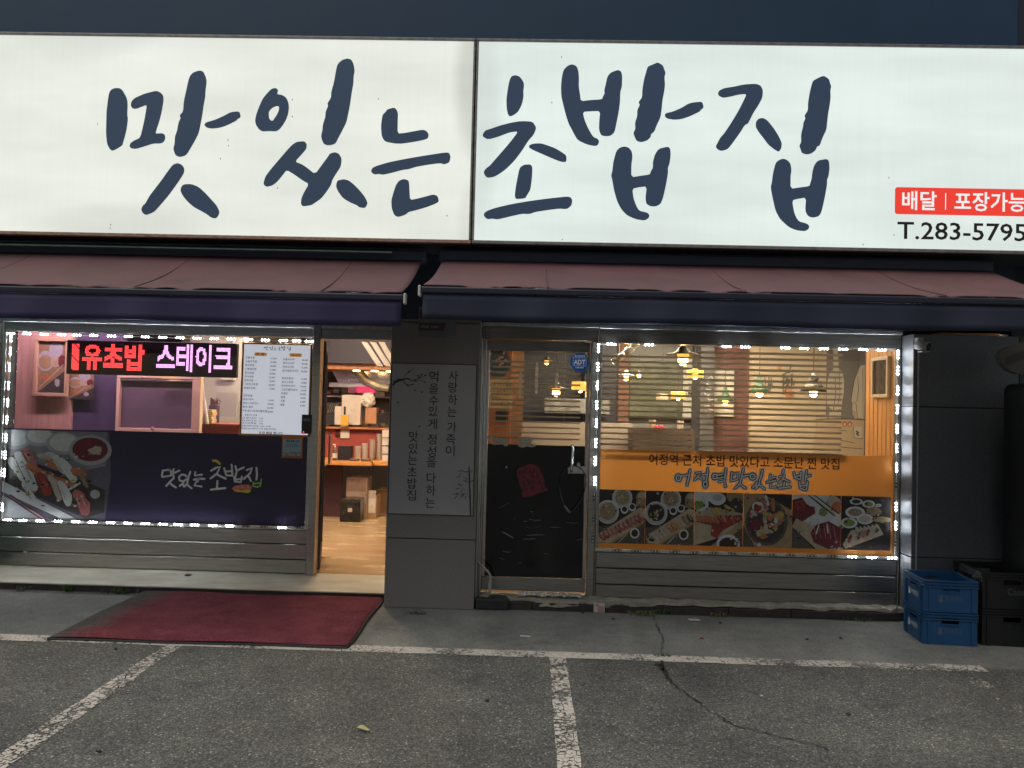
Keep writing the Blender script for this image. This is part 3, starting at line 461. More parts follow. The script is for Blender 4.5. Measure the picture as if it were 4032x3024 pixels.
# parking lines: worn paint, flakes missing
def paint(name, keep, rust=.0):
    m = bpy.data.materials.new(name); m.use_nodes = True; nt = m.node_tree; b = nt.nodes['Principled BSDF']; N = nt.nodes.new; L = nt.links.new
    tc = N('ShaderNodeTexCoord').outputs['Object']
    n = N('ShaderNodeTexNoise'); n.inputs['Scale'].default_value = 38; n.inputs['Detail'].default_value = 7; n.inputs['Roughness'].default_value = .75; L(tc, n.inputs[0])
    n2 = N('ShaderNodeTexNoise'); n2.inputs['Scale'].default_value = 5; n2.inputs['Detail'].default_value = 3; L(tc, n2.inputs[0])
    vo = N('ShaderNodeTexVoronoi'); vo.feature = 'DISTANCE_TO_EDGE'; vo.inputs['Scale'].default_value = 24; vo.inputs['Randomness'].default_value = 1; L(tc, vo.inputs['Vector'])
    vr = N('ShaderNodeMapRange'); vr.inputs[1].default_value = .0; vr.inputs[2].default_value = .10; vr.inputs[3].default_value = .16; vr.inputs[4].default_value = 0; L(vo.outputs[0], vr.inputs[0])
    a = N('ShaderNodeMath'); a.operation = 'MULTIPLY_ADD'; a.inputs[1].default_value = .55; L(n2.outputs[0], a.inputs[0]); L(n.outputs[0], a.inputs[2])
    s = N('ShaderNodeMath'); s.operation = 'ADD'; L(a.outputs[0], s.inputs[0]); L(vr.outputs[0], s.inputs[1])
    g = N('ShaderNodeMapRange'); g.inputs[1].default_value = keep; g.inputs[2].default_value = keep + .03; g.inputs[3].default_value = 1; g.inputs[4].default_value = 0; L(s.outputs[0], g.inputs[0])
    L(g.outputs[0], b.inputs['Alpha'])
    r = N('ShaderNodeValToRGB'); r.color_ramp.elements[0].position = .35; r.color_ramp.elements[1].position = .65
    r.color_ramp.elements[0].color = (.40, .36, .31, 1); r.color_ramp.elements[1].color = (.60, .56, .50, 1)
    L(n.outputs[0], r.inputs[0]); L(r.outputs[0], b.inputs['Base Color']); b.inputs['Roughness'].default_value = .75
    return m
def strip(name, x0, x1, y0, y1, keep, label):
    bm = B(); nx = max(1, int((x1 - x0) / .12)); ny = max(1, int((y1 - y0) / .12)); g = {}
    for i in range(nx + 1):
        for j in range(ny + 1):
            ex = .006 * rnd.uniform(-1, 1); g[i, j] = bm.verts.new((x0 + (x1 - x0) * i / nx + (ex if nx < ny else 0), y0 + (y1 - y0) * j / ny + (ex if ny < nx else 0), .004))
    for i in range(nx):
        for j in range(ny): bm.faces.new((g[i, j], g[i+1, j], g[i+1, j+1], g[i, j+1]))
    return prop(obj(name, bm, paint('worn_paint_' + str(keep), keep)), label, 'parking line', kind='structure')
strip('parking_line', -6.5, 1.25, 4.885, 5.005, .87, 'white painted line running along the shop front')
strip('parking_line', 1.25, 2.9, 4.88, 5.0, .79, 'flaking end of the white line near the blue crates')
strip('parking_line', -2.285, -2.175, 1.2, 4.883, .785, 'white bay line running off under the red mat')
strip('parking_line', .165, .27, 1.2, 4.883, .80, 'white bay line in front of the black glass door')
strip('parking_line', 2.66, 2.76, 1.2, 4.878, .68, 'almost worn away bay line near the crates')

# cracks in the asphalt (narrow dark gaps filled with dirt)
dirt = mat('crack_dirt', (.018, .017, .014), .95, var=.4, scale=40)
def crack(px, w, label):
    pts = [G(*p).to_2d() for p in px]; bm = B(); path = []
    for a, b_ in zip(pts, pts[1:]):
        k = max(2, int((b_ - a).length / .025))
        for i in range(k): path.append(a.lerp(b_, i / k) + Vector((rnd.uniform(-1, 1), rnd.uniform(-1, 1))) * .013)
    pv = None
    for i, p in enumerate(path):
        dv = (path[min(i+1, len(path)-1)] - path[max(i-1, 0)]); nv = Vector((-dv.y, dv.x)).normalized()
        ww = w * rnd.uniform(.05, 1.) * (1 - .75 * i / len(path))
        q = (bm.verts.new((p.x + nv.x * ww, p.y + nv.y * ww, .005)), bm.verts.new((p.x - nv.x * ww, p.y - nv.y * ww, .005)))
        if pv: bm.faces.new((pv[0], pv[1], q[1], q[0]))
        pv = q
    bmesh.ops.recalc_face_normals(bm, faces=bm.faces)
    return obj('crack', bm, dirt, ground)
crack([(2575, 2425), (2590, 2470), (2612, 2520), (2605, 2570), (2612, 2600)], .007, '')
crack([(2600, 2600), (2625, 2670), (2700, 2730), (2790, 2800), (2900, 2860), (3000, 2888), (3090, 2905), (3200, 2935), (3280, 2965)], .016, '')
crack([(2592, 2615), (2610, 2640), (2640, 2675)], .034, '')
crack([(510, 2650), (470, 2700), (420, 2760), (340, 2810)], .006, '')

# ------------------------------------------------------------------ the building
granite = mat('grey_granite', (.19, .18, .17), .55, var=.35, scale=140, bump=.05, bscale=300)
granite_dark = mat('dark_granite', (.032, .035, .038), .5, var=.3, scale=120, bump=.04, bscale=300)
steel = mat('brushed_steel', (.46, .44, .42), .34, 1., var=.16, scale=5, bump=.03, bscale=30, stretch=(1, 1, 14))
steel_dull = mat('dull_steel', (.33, .32, .30), .42, 1., var=.2, scale=5, bump=.03, bscale=30, stretch=(1, 1, 14))
alu = mat('aluminium', (.5, .5, .5), .38, 1., var=.15, scale=9)
alu_pale = mat('pale_aluminium', (.6, .61, .6), .45, .8, var=.25, scale=14)
cladding = mat('blue_grey_cladding', (.010, .042, .090), .6, var=.14, scale=1.2)
fascia = mat('navy_fascia', (.03, .045, .085), .55, var=.2, scale=2)
darkmat = mat('dark_cavity', (.015, .015, .017), .9)
mortar = mat('cream_mortar', (.26, .24, .19), .85, var=.35, scale=12, bump=.5, bscale=40)
kerb_m = mat('brown_kerb_stone', (.035, .027, .025), .6, var=.4, scale=18, bump=.15, bscale=60)

bld = thing('restaurant_building', 'single storey restaurant front with stone pillars, steel windows and blue grey upper wall', 'building', (0, 5.95, 0))
obj('upper_wall', bx(-9, 3.70, 5.95, 6.15, 2.85, 6.2), cladding, bld)
obj('upper_wall', bx(3.705, 9, 6.0, 6.15, 2.2, 6.2), mat('dark_cladding', (.02, .032, .05), .6), bld)
obj('fascia', bx(-9, 3.70, 5.955, 6.15, 2.24, 2.847), fascia, bld)
obj('soffit', bx(-9, -1.09, 6.16, 6.75, 2.245, 2.30), fascia, bld)

def slabs(parent, x0, x1, y0, y1, zs, m, core=True, side=None):
    for a, b_ in zip(zs, zs[1:]):
        obj('stone_slab', bbx(x0, x1, y0, y1, a + .003, b_ - .003, .004), m, parent)
    if core: obj('core', bx(x0 + .006, x1 - .006, y0 + .006, y1 - .006, zs[0], zs[-1]), darkmat, parent)
pil = reg(obj('pillar', bx(-1.075, -.395, 5.965, 6.73, 0, 2.23), darkmat, bld))
for a, b_ in ((0, .53), (.536, 2.207), (2.213, 2.236)):
    obj('stone_slab', bbx(-1.083, -.387, 5.95, 6.74, a, b_, .004), granite, pil)
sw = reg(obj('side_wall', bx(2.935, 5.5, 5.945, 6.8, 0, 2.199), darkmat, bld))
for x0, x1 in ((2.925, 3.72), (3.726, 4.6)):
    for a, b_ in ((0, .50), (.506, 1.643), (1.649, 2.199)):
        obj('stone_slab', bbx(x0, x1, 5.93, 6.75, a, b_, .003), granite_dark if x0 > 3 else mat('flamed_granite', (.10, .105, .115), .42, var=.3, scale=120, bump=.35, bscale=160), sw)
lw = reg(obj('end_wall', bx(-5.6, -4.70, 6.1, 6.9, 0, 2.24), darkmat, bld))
for a, b_ in ((0, .53), (.536, 2.24)): obj('stone_slab', bbx(-5.7, -4.69, 6.09, 6.9, a, b_, .004), mat('green_tinted_stone', (.045, .075, .06), .4, var=.3, scale=60), lw)

# entrance slab with stains, and dark riser
slab_m = mat('beige_terrazzo', (.46, .40, .29), .48, var=.0, scale=2.6, col2=(.70, .66, .53), stretch=(1, 2.4, 1), bump=.06, bscale=90)
obj('entrance_step', bev(bx(-6, -1.086, 6.135, 6.76, .050, .062), .004, 2), slab_m, bld)
obj('riser', bx(-6, -1.088, 6.155, 6.7, 0, .049), kerb_m, bld)
bm = B()
xs = np.arange(-6, -1.09, .09)
for i in range(len(xs) - 1): box(bm, xs[i], xs[i+1], 6.142 + rnd.uniform(-.003, .004), 6.152, .0, .049 - rnd.uniform(.0, .006))
obj('riser_face', bm, kerb_m, bld)
# kerb under the door and window to the right
kb = reg(obj('kerb', bx(-.38, 2.92, 6.005, 6.20, 0, .062), kerb_m, bld))
x = -.36
for w in (.42, .55, .46, .5, .48, .5, .33):
    w2 = min(w, 2.92 - x)
    if w2 > .05: obj('kerb_stone', bbx(x + .003, x + w2 - .003, 5.985, 6.004, 0, .06, .003), kerb_m, kb)
    x += w
bm = B(); xs = np.linspace(.42, 2.92, 46)                       # uneven mortar bed on the kerb
pv = None
for i, x in enumerate(xs):
    yf = 5.988 + .022 * math.sin(i * 1.3) * rnd.random() + rnd.uniform(0, .02); zt = .088 + rnd.uniform(-.008, .006); zb = .070 - (rnd.uniform(0, .02) if rnd.random() < .25 else 0)
    if .42 < x < 1.0: zb -= .02 * rnd.random(); yf -= .012
    q = [bm.verts.new(p) for p in ((x, yf, zb), (x, yf + .006, zt), (x, 6.10, zt + .006), (x, 6.2, zt))]
    if pv:
        for a in range(3): bm.faces.new((pv[a], q[a], q[a+1], pv[a+1]))
    pv = q
bmesh.ops.recalc_face_normals(bm, faces=bm.faces)
obj('mortar_bed', bm, mortar, kb)
bm = B(); pv = None
for i, x in enumerate(np.linspace(-.38, .42, 20)):
    yf = 5.99 + rnd.uniform(0, .02) + (.02 if x < .05 else 0); zt = .082 + rnd.uniform(-.005, .005); zb = .063 if x < .1 else .03 + rnd.uniform(0, .02)
    q = [bm.verts.new(p) for p in ((x, yf - .018 if x > .1 else yf, zb), (x, yf, zt), (x, 6.2, zt + .004))]
    if pv:
        for a in range(2): bm.faces.new((pv[a], q[a], q[a+1], pv[a+1]))
    pv = q
bmesh.ops.recalc_face_normals(bm, faces=bm.faces)
obj('mortar_bed', bm, mortar, kb)

# glass
def glass_mat():
    m = bpy.data.materials.new('window_glass'); m.use_nodes = True; nt = m.node_tree; nt.nodes.clear()
    o = nt.nodes.new('ShaderNodeOutputMaterial'); mx = nt.nodes.new('ShaderNodeMixShader'); t = nt.nodes.new('ShaderNodeBsdfTransparent'); g = nt.nodes.new('ShaderNodeBsdfGlossy'); f = nt.nodes.new('ShaderNodeFresnel')
    t.inputs[0].default_value = (.93, .95, .94, 1); g.inputs[1].default_value = .03; f.inputs[0].default_value = 1.45
    nt.links.new(f.outputs[0], mx.inputs[0]); nt.links.new(t.outputs[0], mx.inputs[1]); nt.links.new(g.outputs[0], mx.inputs[2]); nt.links.new(mx.outputs[0], o.inputs[0]); return m
glass = glass_mat()

def window(x0, x1, Yf, zb, zpan, zsill, zhead, ztop, panel_z, mframe, mpan, stiles=(.05, .05)):
    w = reg(obj('shop_window', bbx(x0, x1, Yf - .015, Yf + .05, zsill - .012, zsill + .012, .003), alu_pale, bld))   # the sill
    for a, b_ in panel_z:
        obj('panel', bbx(x0 + stiles[0], x1 - stiles[1], Yf + .0, Yf + .04, a + .0035, b_ - .0035, .004), mpan, w)
    obj('panel_backing', bx(x0 + .01, x1 - .01, Yf + .042, Yf + .06, zb, zsill - .014), darkmat, w)
    obj('frame', bbx(x0, x0 + stiles[0] - .002, Yf - .012, Yf + .05, zb, zsill - .014, .003), mframe, w)
    obj('frame', bbx(x1 - stiles[1] + .002, x1, Yf - .012, Yf + .05, zb, zsill - .014, .003), mframe, w)
    obj('frame', bbx(x0, x0 + .028, Yf - .01, Yf + .05, zsill + .014, zhead - .002, .003), mframe, w)
    obj('frame', bbx(x1 - .028, x1, Yf - .01, Yf + .05, zsill + .014, zhead - .002, .003), mframe, w)
    obj('head', bbx(x0, x1, Yf - .01, Yf + .05, zhead, ztop - .032, .003), mframe, w)
    obj('head_trim', bbx(x0, x1, Yf - .03, Yf + .05, ztop - .03, ztop, .003), alu_pale, w)
    obj('pane', bx(x0 + .03, x1 - .03, Yf + .012, Yf + .018, zsill + .014, zhead - .003), glass, w)
    return w
winL = window(-4.66, -1.90, 6.70, .063, 0, .457, 2.125, 2.24, ((.063, .187), (.187, .32), (.32, .443)), steel, steel, (.03, .012))
winR = window(.545, 2.915, 6.11, .09, 0, .459, 2.095, 2.236, ((.085, .19), (.19, .317), (.317, .445)), steel_dull, steel_dull, (.012, .012))

# open door bay beside the left window
bay = reg(obj('door_frame', bbx(-1.897, -1.83, 6.66, 6.78, .063, 2.24, .004), steel, bld))
obj('transom', bbx(-1.827, -1.09, 6.68, 6.74, 2.12, 2.205, .003), alu, bay)
obj('head_trim', bbx(-1.827, -1.09, 6.665, 6.75, 2.208, 2.238, .003), alu_pale, bay)
obj('frame', bbx(-1.112, -1.088, 6.60, 6.745, .063, 2.118, .003), alu, bay)
# the leaf standing open inwards, with its lower edge seen past the frame
HR = Matrix.Translation((-1.84, 6.80, 0)) @ Matrix.Rotation(R_(13.6), 4, 'Z') @ Matrix.Translation((1.84, -6.80, 0))
def lb(bm): bmesh.ops.transform(bm, matrix=HR, verts=bm.verts); return bm
leaf_m = mat('dark_door_steel', (.07, .07, .085), .45, .6)
leaf = reg(obj('open_door', lb(bbx(-1.858, -1.815, 6.79, 7.55, .085, .20, .003)), leaf_m, bld))
obj('frame', lb(bbx(-1.858, -1.815, 6.79, 7.55, 2.03, 2.11, .003)), leaf_m, leaf)
obj('frame', lb(bbx(-1.858, -1.815, 6.79, 6.85, .202, 2.028, .003)), leaf_m, leaf)
obj('frame', lb(bbx(-1.858, -1.815, 7.49, 7.55, .202, 2.028, .003)), leaf_m, leaf)
obj('pane', lb(bx(-1.84, -1.833, 6.852, 7.488, 1.202, 2.026)), glass, leaf)
obj('film', lb(bx(-1.842, -1.83, 6.852, 7.488, .204, 1.2)), mat('black_film', (.012, .012, .016), .25), leaf)
obj('handle', lb(tube(B(), [(-1.81, 7.40, .95), (-1.77, 7.40, .97), (-1.77, 7.40, 1.25), (-1.81, 7.40, 1.27)], .012)), alu, leaf)

# glass door to the right of the pillar (closed)
door = reg(obj('glass_door', bbx(-.345, .478, 6.14, 6.18, .112, .214, .004), steel_dull, bld))      # bottom rail
obj('top_rail', bbx(-.345, .478, 6.14, 6.18, 2.016, 2.095, .003), steel_dull, door)
obj('stile', bbx(-.345, -.322, 6.14, 6.18, .217, 2.013, .003), alu, door)
obj('stile', bbx(.455, .478, 6.14, 6.18, .217, 2.013, .003), alu, door)
obj('pane', bx(-.32, .453, 6.157, 6.163, .217, 2.013), glass, door)
def film_black():
    m = mat('glossy_black_film', (.006, .006, .009), .16, var=.5, scale=3); return m
obj('film', bx(-.321, .454, 6.148, 6.156, .218, 1.268), film_black(), door)
reflection_m = mat('film_reflection', (.16, .19, .19), .3, var=.3, scale=80)                                    # street reflections in the film, painted as pale marks
for x0, y0, x1, y1, w in ((1965,2000,2005,1980,4),(1978,2095,2020,2118,14),(2085,2045,2130,2048,6),(2060,2053,2075,2053,5),(2072,2074,2092,2080,3),(2108,2080,2128,2068,3),(2165,2075,2210,2076,5),(2230,2058,2275,2059,6),(2075,2108,2145,2106,8),(2058,2122,2110,2121,6),(1980,2170,2010,2174,5),(1966,2196,1987,2205,4),(2140,2178,2160,2180,3),(2038,2216,2055,2216,3),(2270,2128,2295,2122,4),(2088,2013,2100,2016,4),(2022,2042,2026,2044,5)):
    a, b_ = P(x0, y0, 6.147), P(x1, y1, 6.147); mid = (a + b_) / 2 + Vector((0, 0, rnd.uniform(-.004, .004)))
    obj('painted_reflection', poly(B(), stroke_loop([(a.x, a.z), (mid.x, mid.z), (b_.x, b_.z)], w / 495 * .45, .3, 3, .3), 6.147), reflection_m, door)
# lintel boxes over the door
obj('door_head', bbx(-.385, .54, 6.105, 6.19, 2.105, 2.205, .004), steel_dull, bld)
obj('door_head', bbx(-.385, .54, 6.08, 6.19, 2.208, 2.237, .003), alu_pale, bld)
obj('mullion', bbx(.484, .540, 6.095, 6.19, .09, 2.102, .004), steel_dull, bld)
for i, (x0, x1, y0) in enumerate(((-.384, -.372, 6.0), (-.371, -.362, 6.06), (-.361, -.347, 6.10))):
    obj('door_jamb', bbx(x0, x1, y0, 6.19, .083, 2.102, .002), alu if i != 1 else steel_dull, bld)
# handle, lock and their cable
a = P(2255, 1757, 6.09); b_ = P(2250, 1856, 6.09)
hd = reg(obj('handle', tube(B(), [(a.x, 6.15, a.z), (a.x, 6.10, a.z + .006), (a.x, 6.09, a.z - .02), (b_.x, 6.09, b_.z + .02), (b_.x, 6.10, b_.z), (b_.x, 6.15, b_.z)], .0105, 10), mat('chrome', (.75, .75, .75), .12, 1.), door, True))
p0, p1 = P(2236, 1834, 6.13), P(2312, 1866, 6.13)
obj('lock', bbx(p0.x, p1.x, 6.122, 6.138, p1.z, p0.z, .003), alu, door)
obj('lock_knob', lathe(B(), [(.012, -.004), (.015, 0), (.012, .02), (.0, .022)], P(2278, 1832, 6.12), 14), alu, door, True)
p = P(1994, 1840, 6.143); bm = B(); bmesh.ops.create_uvsphere(bm, u_segments=10, v_segments=6, radius=.012, matrix=Matrix.Translation(p)); obj('screw_head', bm, alu, door, True)

# ------------------------------------------------------------------ interior shell
floor_m = mat('tan_floor', (.34, .21, .10), .25, scale=2.2, col2=(.58, .43, .25), stretch=(1, 2.6, 1), bump=.04, bscale=30)
cream = mat('cream_wall', (.58, .50, .38), .7, var=.08, scale=2)
white_w = mat('white_wall', (.62, .60, .55), .6, var=.06, scale=2)
haze_tint_w = mat('haze_tinted_wall', (.075, .055, .115), .6, var=.2, scale=2)  # violet haze round the LED display is put into this wall colour
ceil_m = mat('dark_ceiling', (.05, .045, .045), .7, var=.2, scale=3)
orange_wood = mat('orange_wood', (.46, .19, .07), .45, var=.25, scale=3, stretch=(6, 6, .7))
red_panel = mat('red_counter', (.30, .06, .045), .4, var=.15, scale=3)
prop(obj('interior_floor', bx(-5.6, -1.09, 6.77, 12.2, 0, .06), floor_m), 'tan tiled floor inside the open doorway', 'floor', kind='structure')
prop(obj('dining_floor', bx(-1.085, 6, 6.22, 12.2, 0, .06), mat('brown_floor', (.16, .10, .06), .45, var=.2, scale=3)), 'brown floor of the dining room', 'floor', kind='structure')
prop(obj('interior_ceiling', bx(-5.6, 6, 6.16, 12.2, 2.78, 2.85), ceil_m), 'dark ceiling of the restaurant', 'ceiling', kind='structure')
prop(obj('interior_wall', bx(-5.7, 6, 12.2, 12.3, 0, 2.85), cream), 'cream back wall of the restaurant', 'wall', kind='structure')
prop(obj('interior_wall', bx(-5.72, -5.6, 6.95, 12.2, 0, 2.85), haze_tint_w), 'dark side wall of the kitchen', 'wall', kind='structure')
prop(obj('interior_wall', bx(6.0, 6.1, 6.8, 12.2, 0, 2.85), cream), 'cream side wall of the dining room', 'wall', kind='structure')
prop(obj('partition_wall', bx(-1.06, -.80, 6.78, 9.2, .06, 2.78), mat('tan_wall', (.40, .27, .16), .6, var=.1, scale=2)), 'tan partition behind the stone pillar', 'wall', kind='structure')
# ------------------------------------------------------------------ the two light-box signs
def sign_face(name, c, seedz, dark):
    m = bpy.data.materials.new(name); m.use_nodes = True; nt = m.node_tree; b = nt.nodes['Principled BSDF']; N = nt.nodes.new; L = nt.links.new
    tc = N('ShaderNodeTexCoord').outputs['Object']
    mp = N('ShaderNodeMapping'); mp.inputs['Scale'].default_value = (.55, 1, 2.6); mp.inputs['Location'].default_value = (seedz, 0, seedz * .7); L(tc, mp.inputs[0])
    n = N('ShaderNodeTexNoise'); n.inputs['Scale'].default_value = 1.5; n.inputs['Detail'].default_value = 3; L(mp.outputs[0], n.inputs[0])
    r = N('ShaderNodeMapRange'); r.inputs[1].default_value = .3; r.inputs[2].default_value = .7; r.inputs[3].default_value = .90; r.inputs[4].default_value = 1.04; L(n.outputs[0], r.inputs[0])
    # faint rain streaks on the flex face
    mp2 = N('ShaderNodeMapping'); mp2.inputs['Scale'].default_value = (26, 1, .8); L(tc, mp2.inputs[0])
    n2 = N('ShaderNodeTexNoise'); n2.inputs['Scale'].default_value = 1.6; n2.inputs['Detail'].default_value = 4; L(mp2.outputs[0], n2.inputs[0])
    r2 = N('ShaderNodeMapRange'); r2.inputs[1].default_value = .3; r2.inputs[2].default_value = .55; r2.inputs[3].default_value = .982; r2.inputs[4].default_value = 1.0; L(n2.outputs[0], r2.inputs[0])
    mu = N('ShaderNodeMath'); mu.operation = 'MULTIPLY'; L(r.outputs[0], mu.inputs[0]); L(r2.outputs[0], mu.inputs[1]); last = mu.outputs[0]
    for (cx, cz, sx, sz, amt) in dark:                   # weak or failing tubes behind the face
        s = N('ShaderNodeSeparateXYZ'); L(tc, s.inputs[0])
        def term(o, c0, sc):
            a = N('ShaderNodeMath'); a.operation = 'SUBTRACT'; a.inputs[1].default_value = c0; L(o, a.inputs[0])
            d_ = N('ShaderNodeMath'); d_.operation = 'DIVIDE'; d_.inputs[1].default_value = sc; L(a.outputs[0], d_.inputs[0])
            q = N('ShaderNodeMath'); q.operation = 'MULTIPLY'; L(d_.outputs[0], q.inputs[0]); L(d_.outputs[0], q.inputs[1]); return q.outputs[0]
        ad = N('ShaderNodeMath'); ad.operation = 'ADD'; L(term(s.outputs[0], cx, sx), ad.inputs[0]); L(term(s.outputs[2], cz, sz), ad.inputs[1])
        g = N('ShaderNodeMapRange'); g.interpolation_type = 'SMOOTHERSTEP'; g.inputs[1].default_value = 0; g.inputs[2].default_value = 1; g.inputs[3].default_value = 1 - amt; g.inputs[4].default_value = 1; L(ad.outputs[0], g.inputs[0])
        mm = N('ShaderNodeMath'); mm.operation = 'MULTIPLY'; L(last, mm.inputs[0]); L(g.outputs[0], mm.inputs[1]); last = mm.outputs[0]
    st = N('ShaderNodeMath'); st.operation = 'MULTIPLY'; st.inputs[1].default_value = SIGN_E; L(last, st.inputs[0])
    b.inputs['Base Color'].default_value = (.06, .06, .06, 1); b.inputs['Roughness'].default_value = .5
    b.inputs['Emission Color'].default_value = (*c, 1); L(st.outputs[0], b.inputs['Emission Strength'])
    return m
SIGN_E = .67
SY = 5.45
letter_m = mat('navy_vinyl', (.040, .062, .105), .4, emit=(.026, .048, .085), estr=.36)      # letters are backlit through the flex face
sframe = mat('sign_frame', (.25, .24, .23), .5, .6, var=.3, scale=20)
rusty = mat('rusty_frame', (.36, .24, .19), .6, .2, var=.45, scale=26, stretch=(1, 1, 3))
def lightbox(name, label, x0, x1, m, mbot):
    s = thing(name, label, 'sign', (0.5 * (x0 + x1), 5.9, 2.73))
    obj('casing', bx(x0, x1, SY + .012, 5.94, 2.735, 4.20), mat('sign_casing', (.10, .11, .12), .5, .4), s)
    obj('face', bx(x0 + .016, x1 - .016, SY, SY + .010, 2.755, 4.185), m, s)
    obj('bottom_frame', bbx(x0, x1, SY - .012, SY + .03, 2.727, 2.752, .003), mbot, s)
    obj('top_frame', bbx(x0, x1, SY - .010, SY + .03, 4.188, 4.206, .003), sframe, s)
    obj('side_frame', bbx(x0, x0 + .013, SY - .010, SY + .03, 2.755, 4.185, .003), sframe, s)
    obj('side_frame', bbx(x1 - .013, x1, SY - .010, SY + .03, 2.755, 4.185, .003), sframe, s)
    return s
s1 = lightbox('lightbox_sign', 'white backlit sign above the open doorway, spaced from the phone number sign', -6.2, -.443, sign_face('warm_sign_face', (.93, .965, .875), .0, [(-3.3, 4.30, .8, .36, .16), (-2.95, 2.68, .9, .36, .11), (-.42, 3.9, .22, .7, .26), (-.42, 2.9, .16, .35, .1)]), rusty)
s2 = lightbox('lightbox_sign', 'white backlit sign with red delivery panel and phone number', -.436, 5.2, sign_face('cool_sign_face', (.88, .975, .925), 3.1, [(-.4, 3.6, .2, .9, .12), (1.0, 2.7, .9, .25, .06), (3.4, 2.7, 1., .25, .06)]), sframe)
s1['label'] = 'white backlit sign over the open doorway with three brush letters'
GLY = []      # (sign, character, crop origin x, loops in zoomed pixels)
def gl(s, ox, *strokes): GLY.append((s, ox, strokes))
gl(s1, 300, [(272,445),(290,420),(320,409),(362,411),(385,435),(412,485),(422,530),(418,630),(424,660),(414,740),(400,800),(385,850),(380,875),(330,908),(293,922),(275,905),(254,865),(246,780),(248,680),(250,600),(262,500)],
 [(452,520),(480,490),(560,455),(655,431),(690,445),(712,470),(715,510),(700,600),(680,680),(655,755),(650,782),(705,777),(725,790),(730,820),(715,850),(690,862),(630,862),(560,885),(490,906),(450,902),(437,885),(445,858),(480,835),(525,815),(548,720),(565,640),(580,545),(540,560),(490,580),(460,575),(447,550)],
 [(930,310),(960,280),(1010,265),(1040,275),(1060,320),(1067,355),(1057,430),(1055,480),(1040,560),(1034,610),(1025,660),(1010,740),(1000,780),(970,840),(935,900),(905,950),(880,965),(845,972),(815,960),(803,935),(795,905),(806,860),(808,805),(825,760),(832,720),(838,690),(855,655),(846,632),(875,600),(880,520),(900,430),(915,360)],
 [(1060,690),(1130,670),(1200,640),(1265,605),(1333,599),(1345,640),(1335,655),(1320,660),(1310,675),(1240,710),(1180,732),(1110,741),(1065,732),(1047,710)],
 [(790,1035),(830,1021),(865,1035),(884,1065),(882,1100),(865,1130),(835,1175),(800,1225),(760,1280),(710,1340),(670,1385),(640,1418),(605,1435),(570,1446),(545,1430),(532,1400),(545,1370),(568,1350),(600,1290),(650,1225),(700,1160),(745,1095)],
 [(880,1195),(940,1192),(1000,1215),(1060,1270),(1110,1325),(1150,1370),(1172,1420),(1160,1455),(1140,1474),(1105,1468),(1070,1440),(1020,1412),(960,1380),(905,1330),(870,1285),(852,1245),(860,1215)])
gl(s1, 1000, [[(110,450),(145,415),(180,408),(198,425),(190,460),(230,465),(262,485),(280,520),(287,565),(280,620),(262,670),(235,715),(205,750),(180,763),(120,760),(75,764),(45,750),(20,715),(10,680),(18,630),(40,570),(70,500)],[(122,600),(150,570),(185,555),(207,560),(205,590),(190,625),(170,655),(152,680),(128,665),(122,640)]],
 [(683,215),(720,180),(765,167),(797,178),(815,215),(823,270),(815,310),(812,375),(800,440),(790,510),(785,545),(770,620),(757,685),(720,760),(690,815),(668,860),(640,873),(600,877),(570,865),(555,830),(549,800),(560,755),(563,710),(585,640),(585,605),(607,555),(600,535),(630,490),(632,440),(655,360),(670,270)],
 [(350,848),(415,843),(433,870),(428,905),(400,940),(335,1010),(390,1030),(435,1060),(500,1113),(560,1030),(605,970),(620,945),(660,932),(695,945),(717,985),(710,1050),(670,1110),(640,1160),(630,1200),(590,1260),(550,1310),(500,1345),(470,1365),(400,1376),(384,1355),(388,1310),(410,1260),(450,1192),(400,1165),(330,1115),(268,1077),(235,1120),(190,1175),(150,1205),(105,1216),(82,1200),(80,1180),(95,1130),(140,1070),(200,1000),(260,930),(310,875)],
 [(680,1165),(730,1153),(775,1163),(815,1195),(860,1240),(905,1295),(929,1345),(920,1370),(905,1389),(860,1383),(840,1365),(790,1345),(730,1310),(695,1265),(670,1215)])
gl(s1, 1000, [(1053,625),(1075,605),(1090,583),(1145,568),(1165,585),(1177,615),(1174,690),(1174,780),(1220,778),(1290,765),(1385,748),(1415,765),(1428,790),(1420,820),(1390,832),(1300,850),(1180,866),(1075,848),(1055,825),(1043,795),(1038,720),(1045,660)],
 [(1000,1045),(1100,1015),(1250,985),(1400,960),(1560,935),(1595,938),(1606,970),(1597,1015),(1555,1033),(1520,1022),(1420,1035),(1320,1053),(1270,1070),(1210,1078),(1130,1100),(1055,1117),(1020,1110),(985,1115),(962,1100),(957,1080),(970,1060)],
 [(1185,1165),(1225,1151),(1262,1163),(1268,1190),(1270,1240),(1275,1323),(1330,1313),(1400,1295),(1465,1277),(1500,1290),(1512,1335),(1480,1355),(1400,1385),(1310,1410),(1265,1420),(1235,1445),(1175,1463),(1145,1445),(1125,1390),(1122,1325),(1140,1260),(1160,1200)])
